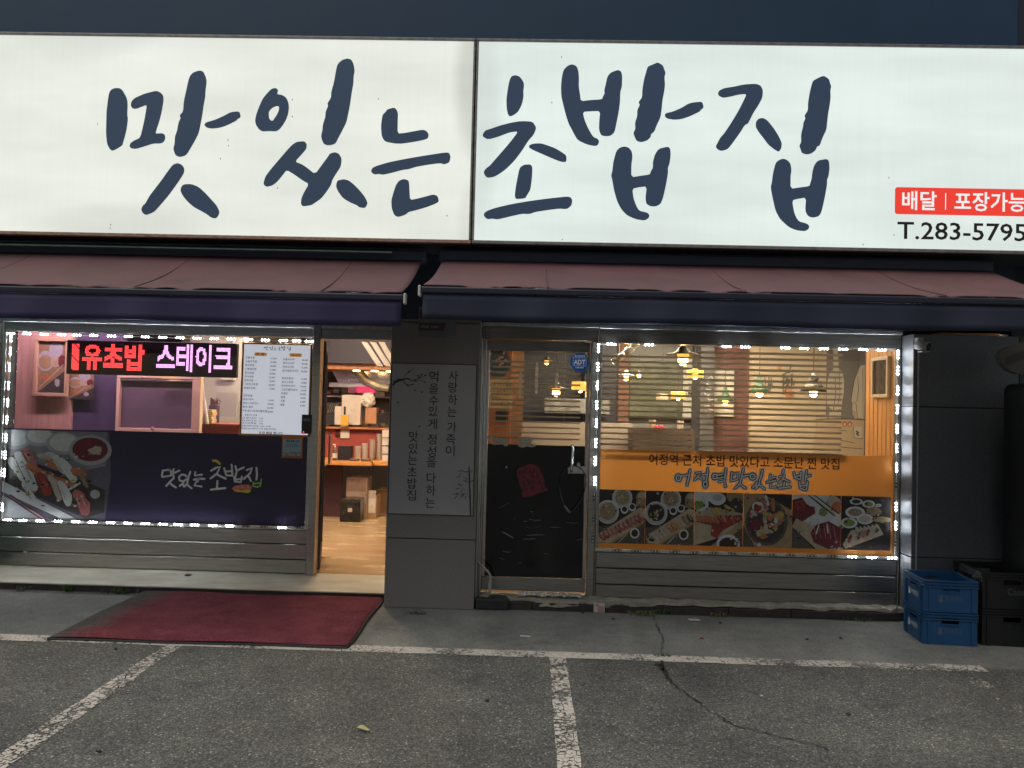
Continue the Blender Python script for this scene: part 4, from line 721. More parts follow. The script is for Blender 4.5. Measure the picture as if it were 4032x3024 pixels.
gl(s2, 1800, [(430,340),(445,312),(475,304),(510,315),(540,355),(547,385),(540,440),(543,475),(530,540),(500,600),(470,625),(432,642),(415,625),(405,580),(402,500),(412,430),(420,380)],
 [(230,755),(265,745),(350,715),(440,692),(520,679),(615,683),(640,720),(645,740),(625,790),(580,840),(530,920),(470,1000),(400,1070),(345,1110),(300,1135),(245,1142),(225,1120),(216,1095),(235,1065),(265,1045),(330,970),(400,890),(450,830),(500,762),(430,770),(340,805),(255,829),(215,810),(206,790)],
 [(590,875),(620,863),(685,860),(740,878),(800,900),(850,930),(893,960),(892,1013),(850,1012),(780,985),(700,950),(620,915),(585,895)],
 [(510,1060),(545,1035),(600,1032),(615,1055),(612,1130),(605,1190),(598,1240),(570,1285),(555,1310),(480,1316),(470,1290),(478,1220),(495,1130)],
 [(260,1405),(320,1385),(450,1355),(600,1330),(750,1310),(900,1294),(930,1303),(941,1330),(932,1370),(895,1398),(835,1393),(740,1405),(640,1420),(590,1438),(530,1435),(430,1458),(330,1482),(290,1475),(245,1480),(220,1455),(218,1435),(235,1418)])
gl(s2, 1800, [(868,262),(905,225),(940,215),(975,230),(990,270),(995,330),(993,400),(1003,460),(1010,517),(1080,508),(1182,502),(1190,480),(1205,450),(1200,430),(1215,370),(1225,320),(1250,285),(1310,261),(1338,272),(1348,310),(1345,400),(1332,440),(1330,520),(1320,600),(1300,700),(1285,770),(1255,798),(1215,803),(1175,795),(1158,750),(1160,680),(1168,597),(1100,598),(1025,603),(1040,670),(1070,740),(1110,808),(1150,825),(1160,850),(1145,878),(1120,882),(1060,870),(985,835),(955,785),(935,745),(910,700),(885,620),(865,540),(850,475),(848,390),(855,320)],
 [(1555,235),(1595,218),(1638,199),(1680,225),(1690,255),(1702,285),(1692,320),(1697,385),(1690,440),(1675,515),(1670,580),(1660,650),(1630,710),(1610,765),(1583,785),(1580,810),(1550,838),(1500,852),(1465,840),(1450,810),(1438,775),(1455,745),(1452,690),(1470,640),(1470,590),(1492,545),(1480,525),(1510,485),(1512,420),(1525,340),(1545,270)],
 [(1700,615),(1760,602),(1830,572),(1890,535),(1940,525),(2000,521),(2012,560),(2005,578),(1990,585),(1983,600),(1900,640),(1830,663),(1770,668),(1710,657),(1694,635)],
 [(1300,920),(1330,895),(1365,885),(1400,895),(1425,925),(1432,970),(1422,1040),(1422,1138),(1500,1125),(1573,1115),(1580,1090),(1598,1060),(1598,1010),(1615,950),(1645,905),(1720,887),(1740,905),(1743,960),(1733,1030),(1720,1060),(1722,1100),(1705,1200),(1680,1310),(1660,1355),(1625,1375),(1580,1375),(1545,1355),(1537,1310),(1548,1212),(1490,1218),(1430,1231),(1440,1310),(1460,1365),(1485,1411),(1550,1425),(1570,1445),(1565,1470),(1530,1491),(1460,1480),(1390,1450),(1350,1410),(1330,1380),(1305,1330),(1280,1240),(1265,1150),(1257,1125),(1268,1080),(1275,1010)])
gl(s2, 2600, [(480,430),(520,410),(600,398),(680,380),(780,374),(820,390),(837,430),(832,490),(800,550),(760,610),(735,660),(715,700),(690,710),(650,775),(610,830),(570,885),(545,910),(500,923),(465,910),(451,885),(470,850),(488,815),(520,780),(580,690),(640,590),(690,490),(703,457),(640,462),(570,480),(510,489),(475,470),(470,450)],
 [(780,685),(800,660),(835,652),(870,670),(920,730),(965,800),(992,860),(985,905),(967,931),(930,910),(880,870),(840,815),(800,765),(778,725)],
 [(1245,350),(1290,325),(1332,308),(1375,335),(1385,370),(1394,395),(1387,430),(1389,495),(1380,560),(1370,610),(1362,680),(1355,750),(1325,810),(1300,880),(1280,885),(1265,920),(1230,945),(1195,952),(1155,940),(1145,910),(1134,880),(1150,850),(1148,790),(1165,720),(1168,690),(1185,655),(1175,635),(1205,590),(1205,530),(1220,440),(1235,380)],
 [(940,1020),(970,995),(1005,985),(1040,1000),(1063,1030),(1070,1080),(1062,1130),(1062,1232),(1140,1220),(1217,1210),(1225,1180),(1235,1150),(1240,1095),(1255,1040),(1285,1000),(1360,987),(1377,1010),(1380,1070),(1372,1130),(1360,1155),(1360,1200),(1340,1310),(1315,1420),(1295,1455),(1245,1468),(1205,1455),(1182,1410),(1190,1303),(1130,1312),(1075,1325),(1088,1410),(1105,1460),(1130,1498),(1195,1515),(1216,1535),(1210,1560),(1180,1578),(1110,1570),(1050,1545),(1000,1500),(975,1475),(940,1410),(915,1300),(900,1218),(910,1180),(918,1110)])
def smooth_loop(l):                    # one round of corner cutting
    out = []
    for i, p in enumerate(l):
        q = l[(i + 1) % len(l)]
        out += [(p[0]*.8 + q[0]*.2, p[1]*.8 + q[1]*.2), (p[0]*.2 + q[0]*.8, p[1]*.2 + q[1]*.8)]
    return out
BRUSH = []                             # the brush letters in sign coordinates, reused for small printed copies
for s, ox, strokes in GLY:
    bm = B(); glyph = []
    for st in strokes:
        loops = st if isinstance(st[0], list) else [st]
        w = []
        for l in loops:
            q = []
            for x, y in smooth_loop(l):
                p = P(ox + x / 2.074, 150 + y / 2.074, SY); q.append((p.x, p.z))
            w.append(q)
        glyph.append(w); poly(bm, w, SY - .001, .003)
    BRUSH.append(glyph); obj('letter', bm, letter_m, s)
# red delivery panel and phone number on the second sign
redp = mat('red_vinyl', (.55, .03, .02), .4, emit=(.74, .045, .028), estr=.68)
whitep = mat('white_vinyl', (.3, .3, .3), .4, emit=(.93, .93, .92), estr=.66)
blackp = mat('black_vinyl', (.02, .018, .016), .4)
a = P(3524, 737, SY); b_ = P(3524, 843, SY)
obj('delivery_panel', rrect(B(), a.x, a.x + 1.5, b_.z, a.z, .018, SY - .001, .002), redp, s2)
bm = B(); zb = P(3560, 824, SY).z; hh = .125
text(bm, '배달', P(3551, 800, SY).x, zb + .008, hh, SY - .0045, .016, width=P(3687, 800, SY).x - P(3551, 800, SY).x)
text(bm, '포장가능', P(3757, 800, SY).x, zb + .008, hh, SY - .0045, .016, width=(P(4036, 800, SY).x - P(3757, 800, SY).x))
x_ = P(3722, 800, SY).x; rect(bm, x_ - .003, x_ + .003, zb - .0, zb + .12, SY - .0045)
obj('lettering', bm, whitep, s2)
bm = B(); zb = P(3560, 940, SY).z
text(bm, 'T.283-5795', P(3533, 900, SY).x, zb, .148, SY - .002, .012, width=P(4040, 900, SY).x - P(3533, 900, SY).x)
obj('phone_number', bm, blackp, s2)
# small dirt specks on the faces
bm = B()
for x, y in ((1151,393),(1151,459),(898,552),(900,574),(868,625),(1093,740),(2214,943),(2173,404),(385,488),(436,885),(434,898),(3520,925),(1490,390),(1760,850),(3398,963),(3500,700),(2211,225)):
    p = P(x, y, SY); poly(bm, ell(p.x, p.z, .003, .004 + .004 * rnd.random(), 0, 7), SY - .0015)
obj('dirt_speck', bm, mat('speck', (.05, .05, .05), .8), s2)

# ------------------------------------------------------------------ awnings
def fabric():
    m = mat('burgundy_canvas', (.095, .038, .043), .8, var=.25, scale=2.5, bump=.15, bscale=400); return m
valms = (mat('glare_tinted_valance', (.040, .033, .092), .8, var=.1, scale=3, bump=.1, bscale=300), mat('navy_valance', (.022, .029, .054), .8, var=.1, scale=3, bump=.1, bscale=300))  # first valance carries the purple LED glare in its colour
def awning(label, x0, x1, yt, zt, yf, zf, zb, seed):
    r = random.Random(seed); w = thing('awning', label, 'awning', ((x0 + x1) / 2, yt, zt))
    bm = B(); nx, ny = 110, 16; g = {}
    folds = [(r.uniform(x0, x1), r.uniform(-.5, .7), r.uniform(.003, .014), r.uniform(.02, .06)) for _ in range(26)]
    for i in range(nx + 1):
        for j in range(ny + 1):
            t = j / ny; x = x0 + (x1 - x0) * i / nx; y = yt + (yf - yt) * t; z = zt + (zf - zt) * t - .03 * math.sin(math.pi * t)
            for fx, sl_, am, wd_ in folds:
                dx = x - fx - sl_ * (t - 1); z -= am * math.exp(-(dx / wd_) ** 2) * (t ** 1.5)
            if j > 0: z += 0
            g[i, j] = bm.verts.new((x, y, z))
    for i in range(nx):
        for j in range(ny): bm.faces.new((g[i, j], g[i, j+1], g[i+1, j+1], g[i+1, j]))
    bmesh.ops.recalc_face_normals(bm, faces=bm.faces); bmesh.ops.solidify(bm, geom=list(bm.faces), thickness=.002)
    obj('canvas', bm, fabric(), w, True)
    x = x0 + .75
    while x < x1 - .3:                                  # sewn seams between the cloth widths
        pts = [(x, yt + (yf - yt) * t, zt + (zf - zt) * t - .03 * math.sin(math.pi * t) + .002) for t in np.linspace(.0, 1, 12)]
        obj('seam', tube(B(), pts, .0035, 5), fabric(), w); x += 1.18
    obj('front_bar', bbx(x0 - .012, x1 + .012, yf - .018, yf + .022, zf - .052, zf - .012, .008, 2), mat('dark_bar', (.02, .02, .04), .5, .2), w)
    bm = B(); g = {}
    for i in range(nx + 1):
        for j in range(5):
            x = x0 + (x1 - x0) * i / nx; t = j / 4
            g[i, j] = bm.verts.new((x, yf - .004 + .012 * math.sin(x * 7 + seed + math.sin(x * 2.3)) * t + .006 * math.sin(x * 17 + seed) * t, zf - .053 + (zb - zf + .053) * t + .005 * math.sin(x * 3.1 + seed) * t))
    for i in range(nx):
        for j in range(4): bm.faces.new((g[i, j], g[i, j+1], g[i+1, j+1], g[i+1, j]))
    bmesh.ops.recalc_face_normals(bm, faces=bm.faces); bmesh.ops.solidify(bm, geom=list(bm.faces), thickness=.002)
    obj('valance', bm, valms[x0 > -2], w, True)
    obj('roller_case', bbx(x0 - .03, x1 + .03, yt - .02, yt + .12, zt - .02, zt + .07, .015, 2), fascia, w)
    for x, sgn in ((x0, -1), (x1, 1)):
        obj('end_cap', bbx(min(x + sgn * .013, x + sgn * .028), max(x + sgn * .013, x + sgn * .028), yf - .022, yf + .026, zf - .072, zf - .006, .004), mat('cap_plastic', (.55, .55, .5), .5), w)
    for x in (x0 + .5, (x0 + x1) / 2, x1 - .5):      # folding arms under the cloth
        obj('arm', tube(B(), [(x, yf + .02, zf - .03), (x + .25, (yt + yf) / 2, (zt + zf) / 2 - .09), (x, yt + .05, zt - .06)], .018), mat('arm_metal', (.4, .4, .4), .4, .8), w)
    return w
awning('burgundy awning with LED glare painted into its valance over the open doorway', -5.6, -.806, 5.6, 2.632, 4.75, 2.268, 2.058, 3)
awning('burgundy awning over the black glass door and orange banner', -.653, 3.29, 5.6, 2.64, 4.6, 2.298, 2.09, 11)
prop(obj('awning_rail', bbx(-5.6, -1.01, 5.485, 5.53, 2.655, 2.668, .003), mat('pale_green_rail', (.16, .26, .20), .45, .3, var=.3, scale=6)), 'thin pale green metal rail under the first sign', 'rail')
# bird droppings / specks on the cloth are left to the canvas itself

# ------------------------------------------------------------------ LED strings round the windows
case_m = mat('led_case', (.10, .10, .10), .6); led_m = mat('led_lit', (.8, .8, .8), .3, emit=(.86, .93, 1.0), estr=110.); led_off = mat('led_dead', (.6, .58, .45), .3)
wire_m = mat('white_wire', (.55, .53, .5), .5); tape_m = mat('red_wire', (.25, .05, .05), .5)
def module_mesh(vert):
    bm = B(); a, b_ = (.037, .0085)
    if vert: a, b_ = b_, a
    box(bm, -a, a, -.007, 0, -b_, b_); bev(bm, .0015)
    me = bpy.data.meshes.new('led_module'); bm.to_mesh(me); bm.free(); me.materials.append(case_m); return me
def diode_mesh(vert, lit, n=3):
    bm = B()
    for k in range(n):
        o = (k - 1) * .0265
        bmesh.ops.create_uvsphere(bm, u_segments=10, v_segments=6, radius=.0066, matrix=Matrix.Translation((0 if vert else o, -.0085, o if vert else 0)))
    me = bpy.data.meshes.new('diodes'); bm.to_mesh(me); bm.free(); me.materials.append(led_m if lit else led_off)
    for p in me.polygons: p.use_smooth = True
    return me
MM = {v: module_mesh(v) for v in (0, 1)}; DM = {(v, l): diode_mesh(v, l) for v in (0, 1) for l in (0, 1)}
def led_string(label, Y, runs, loops):
    t = thing('led_light_string', label, 'led lights', (0, Y, 1.3), 'led strings round the shop windows')
    for vert, lit, pts in runs:
        for x, y in pts:
            p = P(x, y, Y); p.y = Y
            m_ = obj('led_module', MM[vert], None, t, loc=p)
            d_ = bpy.data.objects.new('diodes', DM[vert, lit]); COL.objects.link(d_); d_.location = (0, 0, 0); d_.parent = m_
    for l in loops:
        bm = B(); pts = []
        for (x0, y0), (x1, y1) in zip(l, l[1:]):
            n = 26
            for i in range(n): 
                p = P(x0 + (x1 - x0) * i / n, y0 + (y1 - y0) * i / n, Y); p.x += rnd.uniform(-.004, .004); p.z += rnd.uniform(-.004, .004); p.y = Y - .003; pts.append(p)
        obj('wire', tube(bm, pts, .0022, 5), wire_m, t)
    return t
def lerp_y(x, a, b_): return a[1] + (x - a[0]) * (b_[1] - a[1]) / (b_[0] - a[0])
def lerp_x(y, a, b_): return a[0] + (y - a[1]) * (b_[0] - a[0]) / (b_[1] - a[1])
LT = ((43, 1313), (1223, 1344)); LB = ((30, 2046), (1213, 2079)); LL = ((46, 1328), (12, 1997)); LR = ((1240, 1356), (1221, 1978))
led_string('white LED light string round the window of the menu board', 6.683, [
 (0, 1, [(x, lerp_y(x, *LT)) for x in (43,108,176,245,305,371,441,507,575,643,711,777,845,912,980,1046,1117,1168,1218)]),
 (1, 1, [(lerp_x(y, *LL), y) for y in (1330,1383,1447,1518,1585,1653,1724,1791,1861,1997)]),
 (0, 1, [(x, lerp_y(x, *LB)) for x in (33,92,160,231,300,368,437,505,574,644,702,768,839,905,1111)]),
 (0, 0, [(x, lerp_y(x, *LB)) for x in (968,1039,1178)]),
 (1, 1, [(lerp_x(y, *LR), y) for y in (1358,1427,1495,1563,1631,1769,1908)]), (1, 0, [(lerp_x(y, *LR), y) for y in (1700,1841,1978,2040)])],
 [[(43, 1314), (1238, 1345), (1218, 2077), (10, 2046), (46, 1314)]])
RT = ((2356, 1354), (3530, 1380)); RB = ((2400, 2166), (3510, 2196)); RL = ((2356, 1371), (2341, 1893)); RR = ((3534, 1396), (3525, 2069))
led_string('white LED light string round the window with the orange banner', 6.093, [
 (0, 1, [(x, lerp_y(x, *RT)) for x in (2406,2555,2860,2934,3091,3165,3243,3318,3397,3470)]),
 (1, 1, [(lerp_x(y, *RL), y) for y in (1371,1445,1518,1595,1666,1744,1815,1893)]), (1, 0, [(lerp_x(y, *RL), y) for y in (1961,2045,2117)]),
 (1, 1, [(lerp_x(y, *RR), y) for y in (1396,1459,1538,1611,1689,1764,1841,1995,2069)]), (1, 0, [(lerp_x(y, *RR), y) for y in (1910,2140)]),
 (0, 1, [(x, lerp_y(x, *RB)) for x in (3354,3430,3510)]), (0, 0, [(x, lerp_y(x, *RB)) for x in (2429,2505,2581,2657,2735,2811,2885,2972,3037,3115,3195,3278)])],
 [[(2350, 1356), (3535, 1381), (3522, 2194), (2345, 2166), (2356, 1356)]])
# ------------------------------------------------------------------ printed films, posters and boards
class Print:
    """flat print: coloured shapes in layers on a frontal plane, u,v in 0..1 of a rectangle"""
    def __init__(s, x0, x1, z0, z1, Y, lift=.0005): s.r = (x0, x1, z0, z1); s.Y = Y; s.bm = B(); s.ms = []; s.k = 0; s.lift = lift
    def uv(s, p): return (s.r[0] + p[0] * (s.r[1] - s.r[0]), s.r[2] + p[1] * (s.r[3] - s.r[2]))
    def idx(s, m):
        if m not in s.ms: s.ms.append(m)
        return s.ms.index(m)
    def shape(s, pts, m, clip=True):
        if clip: pts = clip_rect([tuple(p) for p in pts])
        if len(pts) < 3: return
        s.k += 1; poly(s.bm, [s.uv(p) for p in pts], s.Y - s.lift * s.k * .25, 0, s.idx(m))
    def e(s, cx, cz, rx, rz, m, rot=0, n=20): s.shape(ell(cx, cz, rx, rz, rot, n), m)
    def blob(s, cx, cz, rx, rz, m, rot=0, rough=.25, n=16):
        pts = ell(cx, cz, rx, rz, rot, n); s.shape([(cx + (p[0]-cx) * (1 + rnd.uniform(-rough, rough)), cz + (p[1]-cz) * (1 + rnd.uniform(-rough, rough))) for p in pts], m)
    def line(s, a, b_, w, m, asp=1.):
        n = 5 if w > .03 else 2; d_ = Vector((b_[0] - a[0], b_[1] - a[1])); nv = Vector((-d_.y, d_.x))
        bow = rnd.uniform(-.09, .09) if n > 2 else 0
        pts = [(a[0] + d_.x * i / n + nv.x * bow * math.sin(math.pi * i / n), a[1] + d_.y * i / n + nv.y * bow * math.sin(math.pi * i / n)) for i in range(n + 1)]
        s.shape(stroke_loop(pts, w, .5, 4, .22 if n > 2 else .1), m)
        if w > .055:                                   # fat lines and shaded edge of the slice
            for k in range(3):
                t0 = rnd.uniform(.1, .45); o_ = rnd.uniform(-.3, .3) * w; q = nv.normalized() * o_ if nv.length else nv
                s.shape(stroke_loop([(a[0] + d_.x * t0 + q.x, a[1] + d_.y * t0 + q.y), (a[0] + d_.x * (t0 + .4) + q.x, a[1] + d_.y * (t0 + .4) + q.y)], w * rnd.uniform(.08, .2), .3, 3, .3), I[rnd.choice(['pale', 'tan', 'rim', 'pink'] if m is not I['plate'] else ['rim', 'rim', 'pale'])])
            q = nv.normalized() * (-w * .45) if nv.length else nv
            s.shape(stroke_loop([(a[0] + q.x, a[1] + q.y), (b_[0] + q.x, b_[1] + q.y)], w * .14, .3, 3, .3), I['char'])
    def done(s, name, parent): return obj(name, s.bm, s.ms, parent)
def clip_rect(pts):
    for ax, lim, sg in ((0, 0, 1), (0, 1, -1), (1, 0, 1), (1, 1, -1)):
        out = []
        for i in range(len(pts)):
            a, b_ = pts[i-1], pts[i]; ia, ib = (a[ax] - lim) * sg >= 0, (b_[ax] - lim) * sg >= 0
            if ia != ib:
                t = (lim - a[ax]) / (b_[ax] - a[ax]); out.append((a[0] + (b_[0]-a[0]) * t, a[1] + (b_[1]-a[1]) * t))
            if ib: out.append(b_)
        pts = out
        if not pts: return []
    return pts
def ink(name, c, var=.35, scale=45): return mat('ink_' + name, c, .55, var=var, scale=scale)
I = dict(dark=ink('dark', (.022, .016, .014)), char=ink('char', (.05, .042, .04)), plate=ink('plate', (.62, .63, .62), .12, 20), rim=ink('rim', (.40, .41, .42), .15, 30), wood=ink('wood', (.36, .25, .13), .25, 14),
  wood2=ink('wood2', (.46, .37, .25), .2, 14), pink=ink('pink', (.42, .13, .12)), red=ink('red', (.30, .04, .03)), salmon=ink('salmon', (.50, .17, .07), .3, 60), pale=ink('pale', (.50, .42, .34), .2, 60),
  yellow=ink('yellow', (.48, .36, .08)), green=ink('green', (.20, .26, .06)), soup=ink('soup', (.035, .02, .014)), noodle=ink('noodle', (.30, .22, .13), .5, 90), tan=ink('tan', (.30, .20, .11)), weave=ink('weave', (.10, .08, .06), .6, 120), wine=ink('wine', (.16, .02, .03)))

# film on the lower half of the left window
Yl = 6.708
film = thing('window_film', 'dark window film with a sushi photo and white brush lettering below the LED display', 'window film', (-3.2, 6.71, .47))
obj('film', bx(-4.63, -1.93, 6.704, 6.710, .473, 1.268), mat('navy_film', (.034, .026, .070), .42, var=.15, scale=2), film)
Yf_ = 6.7035
ph = Print(-4.628, -3.66, .475, 1.255, Yf_)
grey = ink('haze', (.24, .23, .27), .2, 6); mid = ink('mid', (.12, .11, .15), .25, 8)
ph.shape([(0, 0), (.96, 0), (1, .5), (.97, 1), (0, 1)], mid)
ph.shape([(0, .62), (.55, .5), (.95, .62), (.95, 1), (0, 1)], grey)
for cx, cz, rx, rz in ((.1, .9, .16, .12), (.33, .93, .14, .11), (.55, .86, .16, .13)): ph.e(cx, cz, rx, rz, I['rim']); ph.e(cx, cz + .01, rx * .8, rz * .78, I['plate'])
ph.e(.8, .79, .2, .17, I['rim']); ph.e(.8, .80, .165, .135, I['wine']); ph.blob(.85, .79, .06, .05, I['pale'])
ph.shape([(0, .42), (.78, .02), (.95, .1), (.95, .35), (.1, .72), (0, .66)], I['char'])
ph.shape([(0, .3), (.58, 0), (.72, 0), (0, .42)], I['plate']); ph.shape([(0, .0), (.45, 0), (0, .26)], I['rim'])
for a, b_, w, m in (((.07, .66), (.22, .42), .10, 'plate'), ((.14, .72), (.3, .34), .10, 'plate'), ((.2, .78), (.3, .6), .08, 'pink'), ((.24, .6), (.66, .40), .075, 'salmon'), ((.34, .5), (.42, .3), .10, 'red'), ((.42, .72), (.66, .46), .11, 'plate'), ((.44, .48), (.54, .24), .075, 'pale'), ((.54, .42), (.62, .18), .075, 'plate'), ((.34, .72), (.44, .66), .07, 'pale'), ((.66, .56), (.76, .52), .09, 'salmon'), ((.74, .54), (.79, .38), .04, 'tan'), ((.7, .3), (.78, .1), .11, 'pink'), ((.62, .34), (.72, .42), .03, 'plate'), ((.2, .4), (.3, .24), .06, 'plate'), ((.4, .66), (.5, .57), .05, 'salmon')):
    ph.line(a, b_, w, I[m])
for k in range(60): ph.blob(rnd.uniform(.1, .85), rnd.uniform(.15, .75), .006 + .016 * rnd.random(), .005 + .012 * rnd.random(), I[rnd.choice(['plate', 'dark', 'pink', 'green', 'pale'])])
ph.e(.87, .3, .045, .05, I['rim']); ph.line((.05, .26), (.42, -.02), .018, I['wine']); ph.line((.09, .27), (.47, -.02), .016, I['wine'])
ph.done('sushi_photo', film)
gw = mat('grey_white_print', (.80, .80, .80), .5); gy = mat('yellow_print', (.75, .55, .06), .5); gg = mat('green_print', (.35, .70, .12), .5); gs = mat('sushi_red_print', (.72, .2, .15), .5)
def ql(pts): return [(lambda p: (p.x, p.z))(P(600 + x / 2.553, 1700 + y / 2.553, Yf_)) for x, y in pts]
bm = B(); W_ = 22 / 2.553 / 452
def S_(*pts, w=1., mi=0): poly(bm, stroke_loop(ql(pts), W_ * w, .8, 4), Yf_ - .0004 * (1 + (len(bm.faces) % 5)), 0, mi)
for a in ([(95,445),(105,390),(180,380)], [(180,380),(190,440),(98,455)], [(215,375),(205,400),(215,470)], [(215,415),(272,390)], [(210,470),(175,505),(140,545)], [(175,515),(205,540),(238,560)],
 [(350,460),(330,435),(295,430),(268,455),(275,490),(310,498),(345,480),(350,460)], [(382,402),(362,460),(350,525)], [(315,510),(275,545)], [(298,530),(325,550)], [(352,520),(318,552)], [(345,530),(395,568)],
 [(432,405),(428,440),(500,430)], [(418,482),(470,470),(524,474)], [(450,490),(422,540),(495,550)], [(470,470),(455,500)],
 [(590,392),(640,362),(682,352),(650,420),(585,470)], [(640,425),(690,450),(738,472)], [(655,495),(648,572)], [(588,582),(660,574),(735,566)],
 [(722,365),(738,420),(745,438),(805,440)], [(797,330),(805,440)], [(735,400),(800,395)], [(835,345),(848,400),(830,470)], [(850,390),(920,358)], [(820,455),(830,500),(890,508),(900,450)], [(825,482),(898,475)],
 [(950,385),(1005,362),(980,420),(918,475)], [(965,440),(990,495)], [(1046,362),(1052,430),(1045,482)]): S_(*a)
S_((612, 290), (645, 292), (676, 322), w=1.3, mi=1)
for a in ([(1015,505),(1012,545),(1048,556),(1085,545),(1096,475)], [(1015,522),(1090,515)]): S_(*a, w=.7, mi=2)
poly(bm, ql([(798,572),(825,545),(890,532),(970,530),(1000,550),(1002,570),(970,585),(900,582),(820,590)]), Yf_ - .003, 0, 3)
poly(bm, ql([(815,592),(850,585),(900,588),(960,580),(995,582),(985,608),(950,615),(900,606),(850,605)]), Yf_ - .0035, 0, 1)
for x in (845, 895, 955): poly(bm, stroke_loop(ql([(x, 545), (x + 18, 565)]), W_ * .2), Yf_ - .004, 0, 0)
obj('lettering', bm, [gw, gy, gg, gs], film)

def brush_print(bm, x0, x1, z0, z1, Y, chars=range(6), mi=0, M=None):
    allp = [p for c in chars for st in BRUSH[c] for l in st for p in l]
    ax, bx_ = min(p[0] for p in allp), max(p[0] for p in allp); az, bz = min(p[1] for p in allp), max(p[1] for p in allp)
    for c in chars:
        for st in BRUSH[c]:
            poly(bm, [[(lambda q: M(q) if M else q)((x0 + (p[0]-ax) / (bx_-ax) * (x1-x0), z0 + (p[1]-az) / (bz-az) * (z1-z0))) for p in l] for l in st], Y, 0, mi)

# menu board
Ym = 6.675
c0 = P(955, 1348, Ym); c1 = P(1232, 1354, Ym); c2 = P(940, 1714, Ym); c3 = P(1190, 1720, Ym)
mx0, mx1, mz0, mz1 = c0.x, c1.x - .003, (c2.z + c3.z) / 2, (c0.z + c1.z) / 2
menu = thing('menu_board', 'white printed menu board with orange frame in the window', 'menu board', ((mx0 + mx1) / 2, Ym, mz0))
fw = .016; om = mat('orange_frame', (.52, .22, .05), .4, var=.2, scale=20)
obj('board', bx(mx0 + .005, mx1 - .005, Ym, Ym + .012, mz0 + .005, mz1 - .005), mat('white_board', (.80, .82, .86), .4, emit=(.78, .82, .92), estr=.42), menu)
for q in ((mx0, mx1, mz1 - fw, mz1), (mx0, mx1, mz0, mz0 + fw), (mx0, mx0 + fw, mz0 + fw, mz1 - fw), (mx1 - fw, mx1, mz0 + fw, mz1 - fw)):
    obj('frame', bbx(q[0], q[1], Ym - .008, Ym + .014, q[2], q[3], .002), om, menu)
tk = mat('menu_ink', (.03, .03, .04), .5); bm = B(); Yt = Ym - .0015
mw, mh = mx1 - mx0, mz1 - mz0
def mu(u, v_): return mx0 + u * mw, mz1 - v_ * mh
def mpx(x, y): return (x - 1058) / 852, (y - 295) / 1095                   # zoomed crop pixels -> board u, v
def mtext(s, x, y, h=21, al='l', wd=None, off=.012, mi=0):
    a, b_ = mu(*mpx(x, y)); text(bm, s, a, b_, h / 1095 * mh, Yt, off, al, wd / 852 * mw if wd else None, mi)
x0_, z0_ = mu(*mpx(1320, 385)); x1_, z1_ = mu(*mpx(1650, 328)); brush_print(bm, x0_, x1_, z0_, z1_, Yt)
for s, x, y in (('초 밥', 1280, 440), ('사시미', 1710, 446)): mtext(s, x, y, 27, 'c', 105, .02)
rowsL = (('모듬초밥', '12,000'), ('오늘의초밥', '15,000'), ('특선초밥', '18,000'), ('스페셜초밥', '21,000'), ('광어초밥', '20,000'), ('연어초밥', '20,000'), ('참치초밥', '18,000'), ('스테이크초밥', '20,000'), ('왕새우초밥', '17,000'), ('', ''), ('반반초밥', ''), ('광어+연어', '21,000'), ('연어+스테이크', '20,000'), ('광어+참치', '20,000'), ('구운새우+왕새치볼초밥', '18,000'))
for k, (n, pr) in enumerate(rowsL):
    y = 484 + k * 44.8; x = 1103 - k * 1.4
    if n: mtext(n, x, y, 26)
    if pr: mtext(pr, 1478 - k * 1.4, y + 3, 24, 'r')
rowsR = (('모둠사시미', '45,000'), ('광어사시미', '40,000'), ('연어사시미', '25,000'), ('참치뱃살사시미', '40,000'), ('', ''), ('왕새우튀김', '12,000'), ('감자고로케', '8,000'), ('연어머리구이', '18,000'), ('고르곤졸라피자', '6,000'), ('회덮밥', '10,000'), ('알밥', '8,000'), ('우동', '6,000'), ('메밀', '6,000'))
for k, (n, pr) in enumerate(rowsR):
    y = 495 + k * 44.6; x = 1558 - k * 1.4
    if n: mtext(n, x, y, 26)
    if pr: mtext(pr, 1862 - k * 1.4, y + 3, 24, 'r')
mtext('영업시간 안내', 1115, 1158, 22); 
for k, (n, t_) in enumerate((('오픈시간', '11:00'), ('마감시간', '21:30'), ('마지막주문', '21:00'))): mtext(n, 1084, 1192 + k * 31, 20, 'l', 178); mtext(t_, 1288, 1194 + k * 31, 20)
mtext('평일브레이크타임  14:30~16:40', 1082, 1285, 20, 'l', 355); mtext('주말(토,일) 브레이크 타임 없음(계속영업)', 1078, 1316, 20, 'l', 425)
mtext('포장,배달 합니다', 1292, 1372, 36, 'l', 290, .02)
obj('lettering', bm, tk, menu)
bm = B()
for x in (1205, 1632):
    a0, b0 = mu(*mpx(x, 452)); a1, b1 = mu(*mpx(x + 155, 410)); rrect(bm, a0, a1, b0, b1, (b1 - b0) * .42, Ym - .0006)
obj('heading_badge', bm, mat('badge_orange', (.6, .3, .08), .5, emit=(.8, .36, .1), estr=.3), menu)
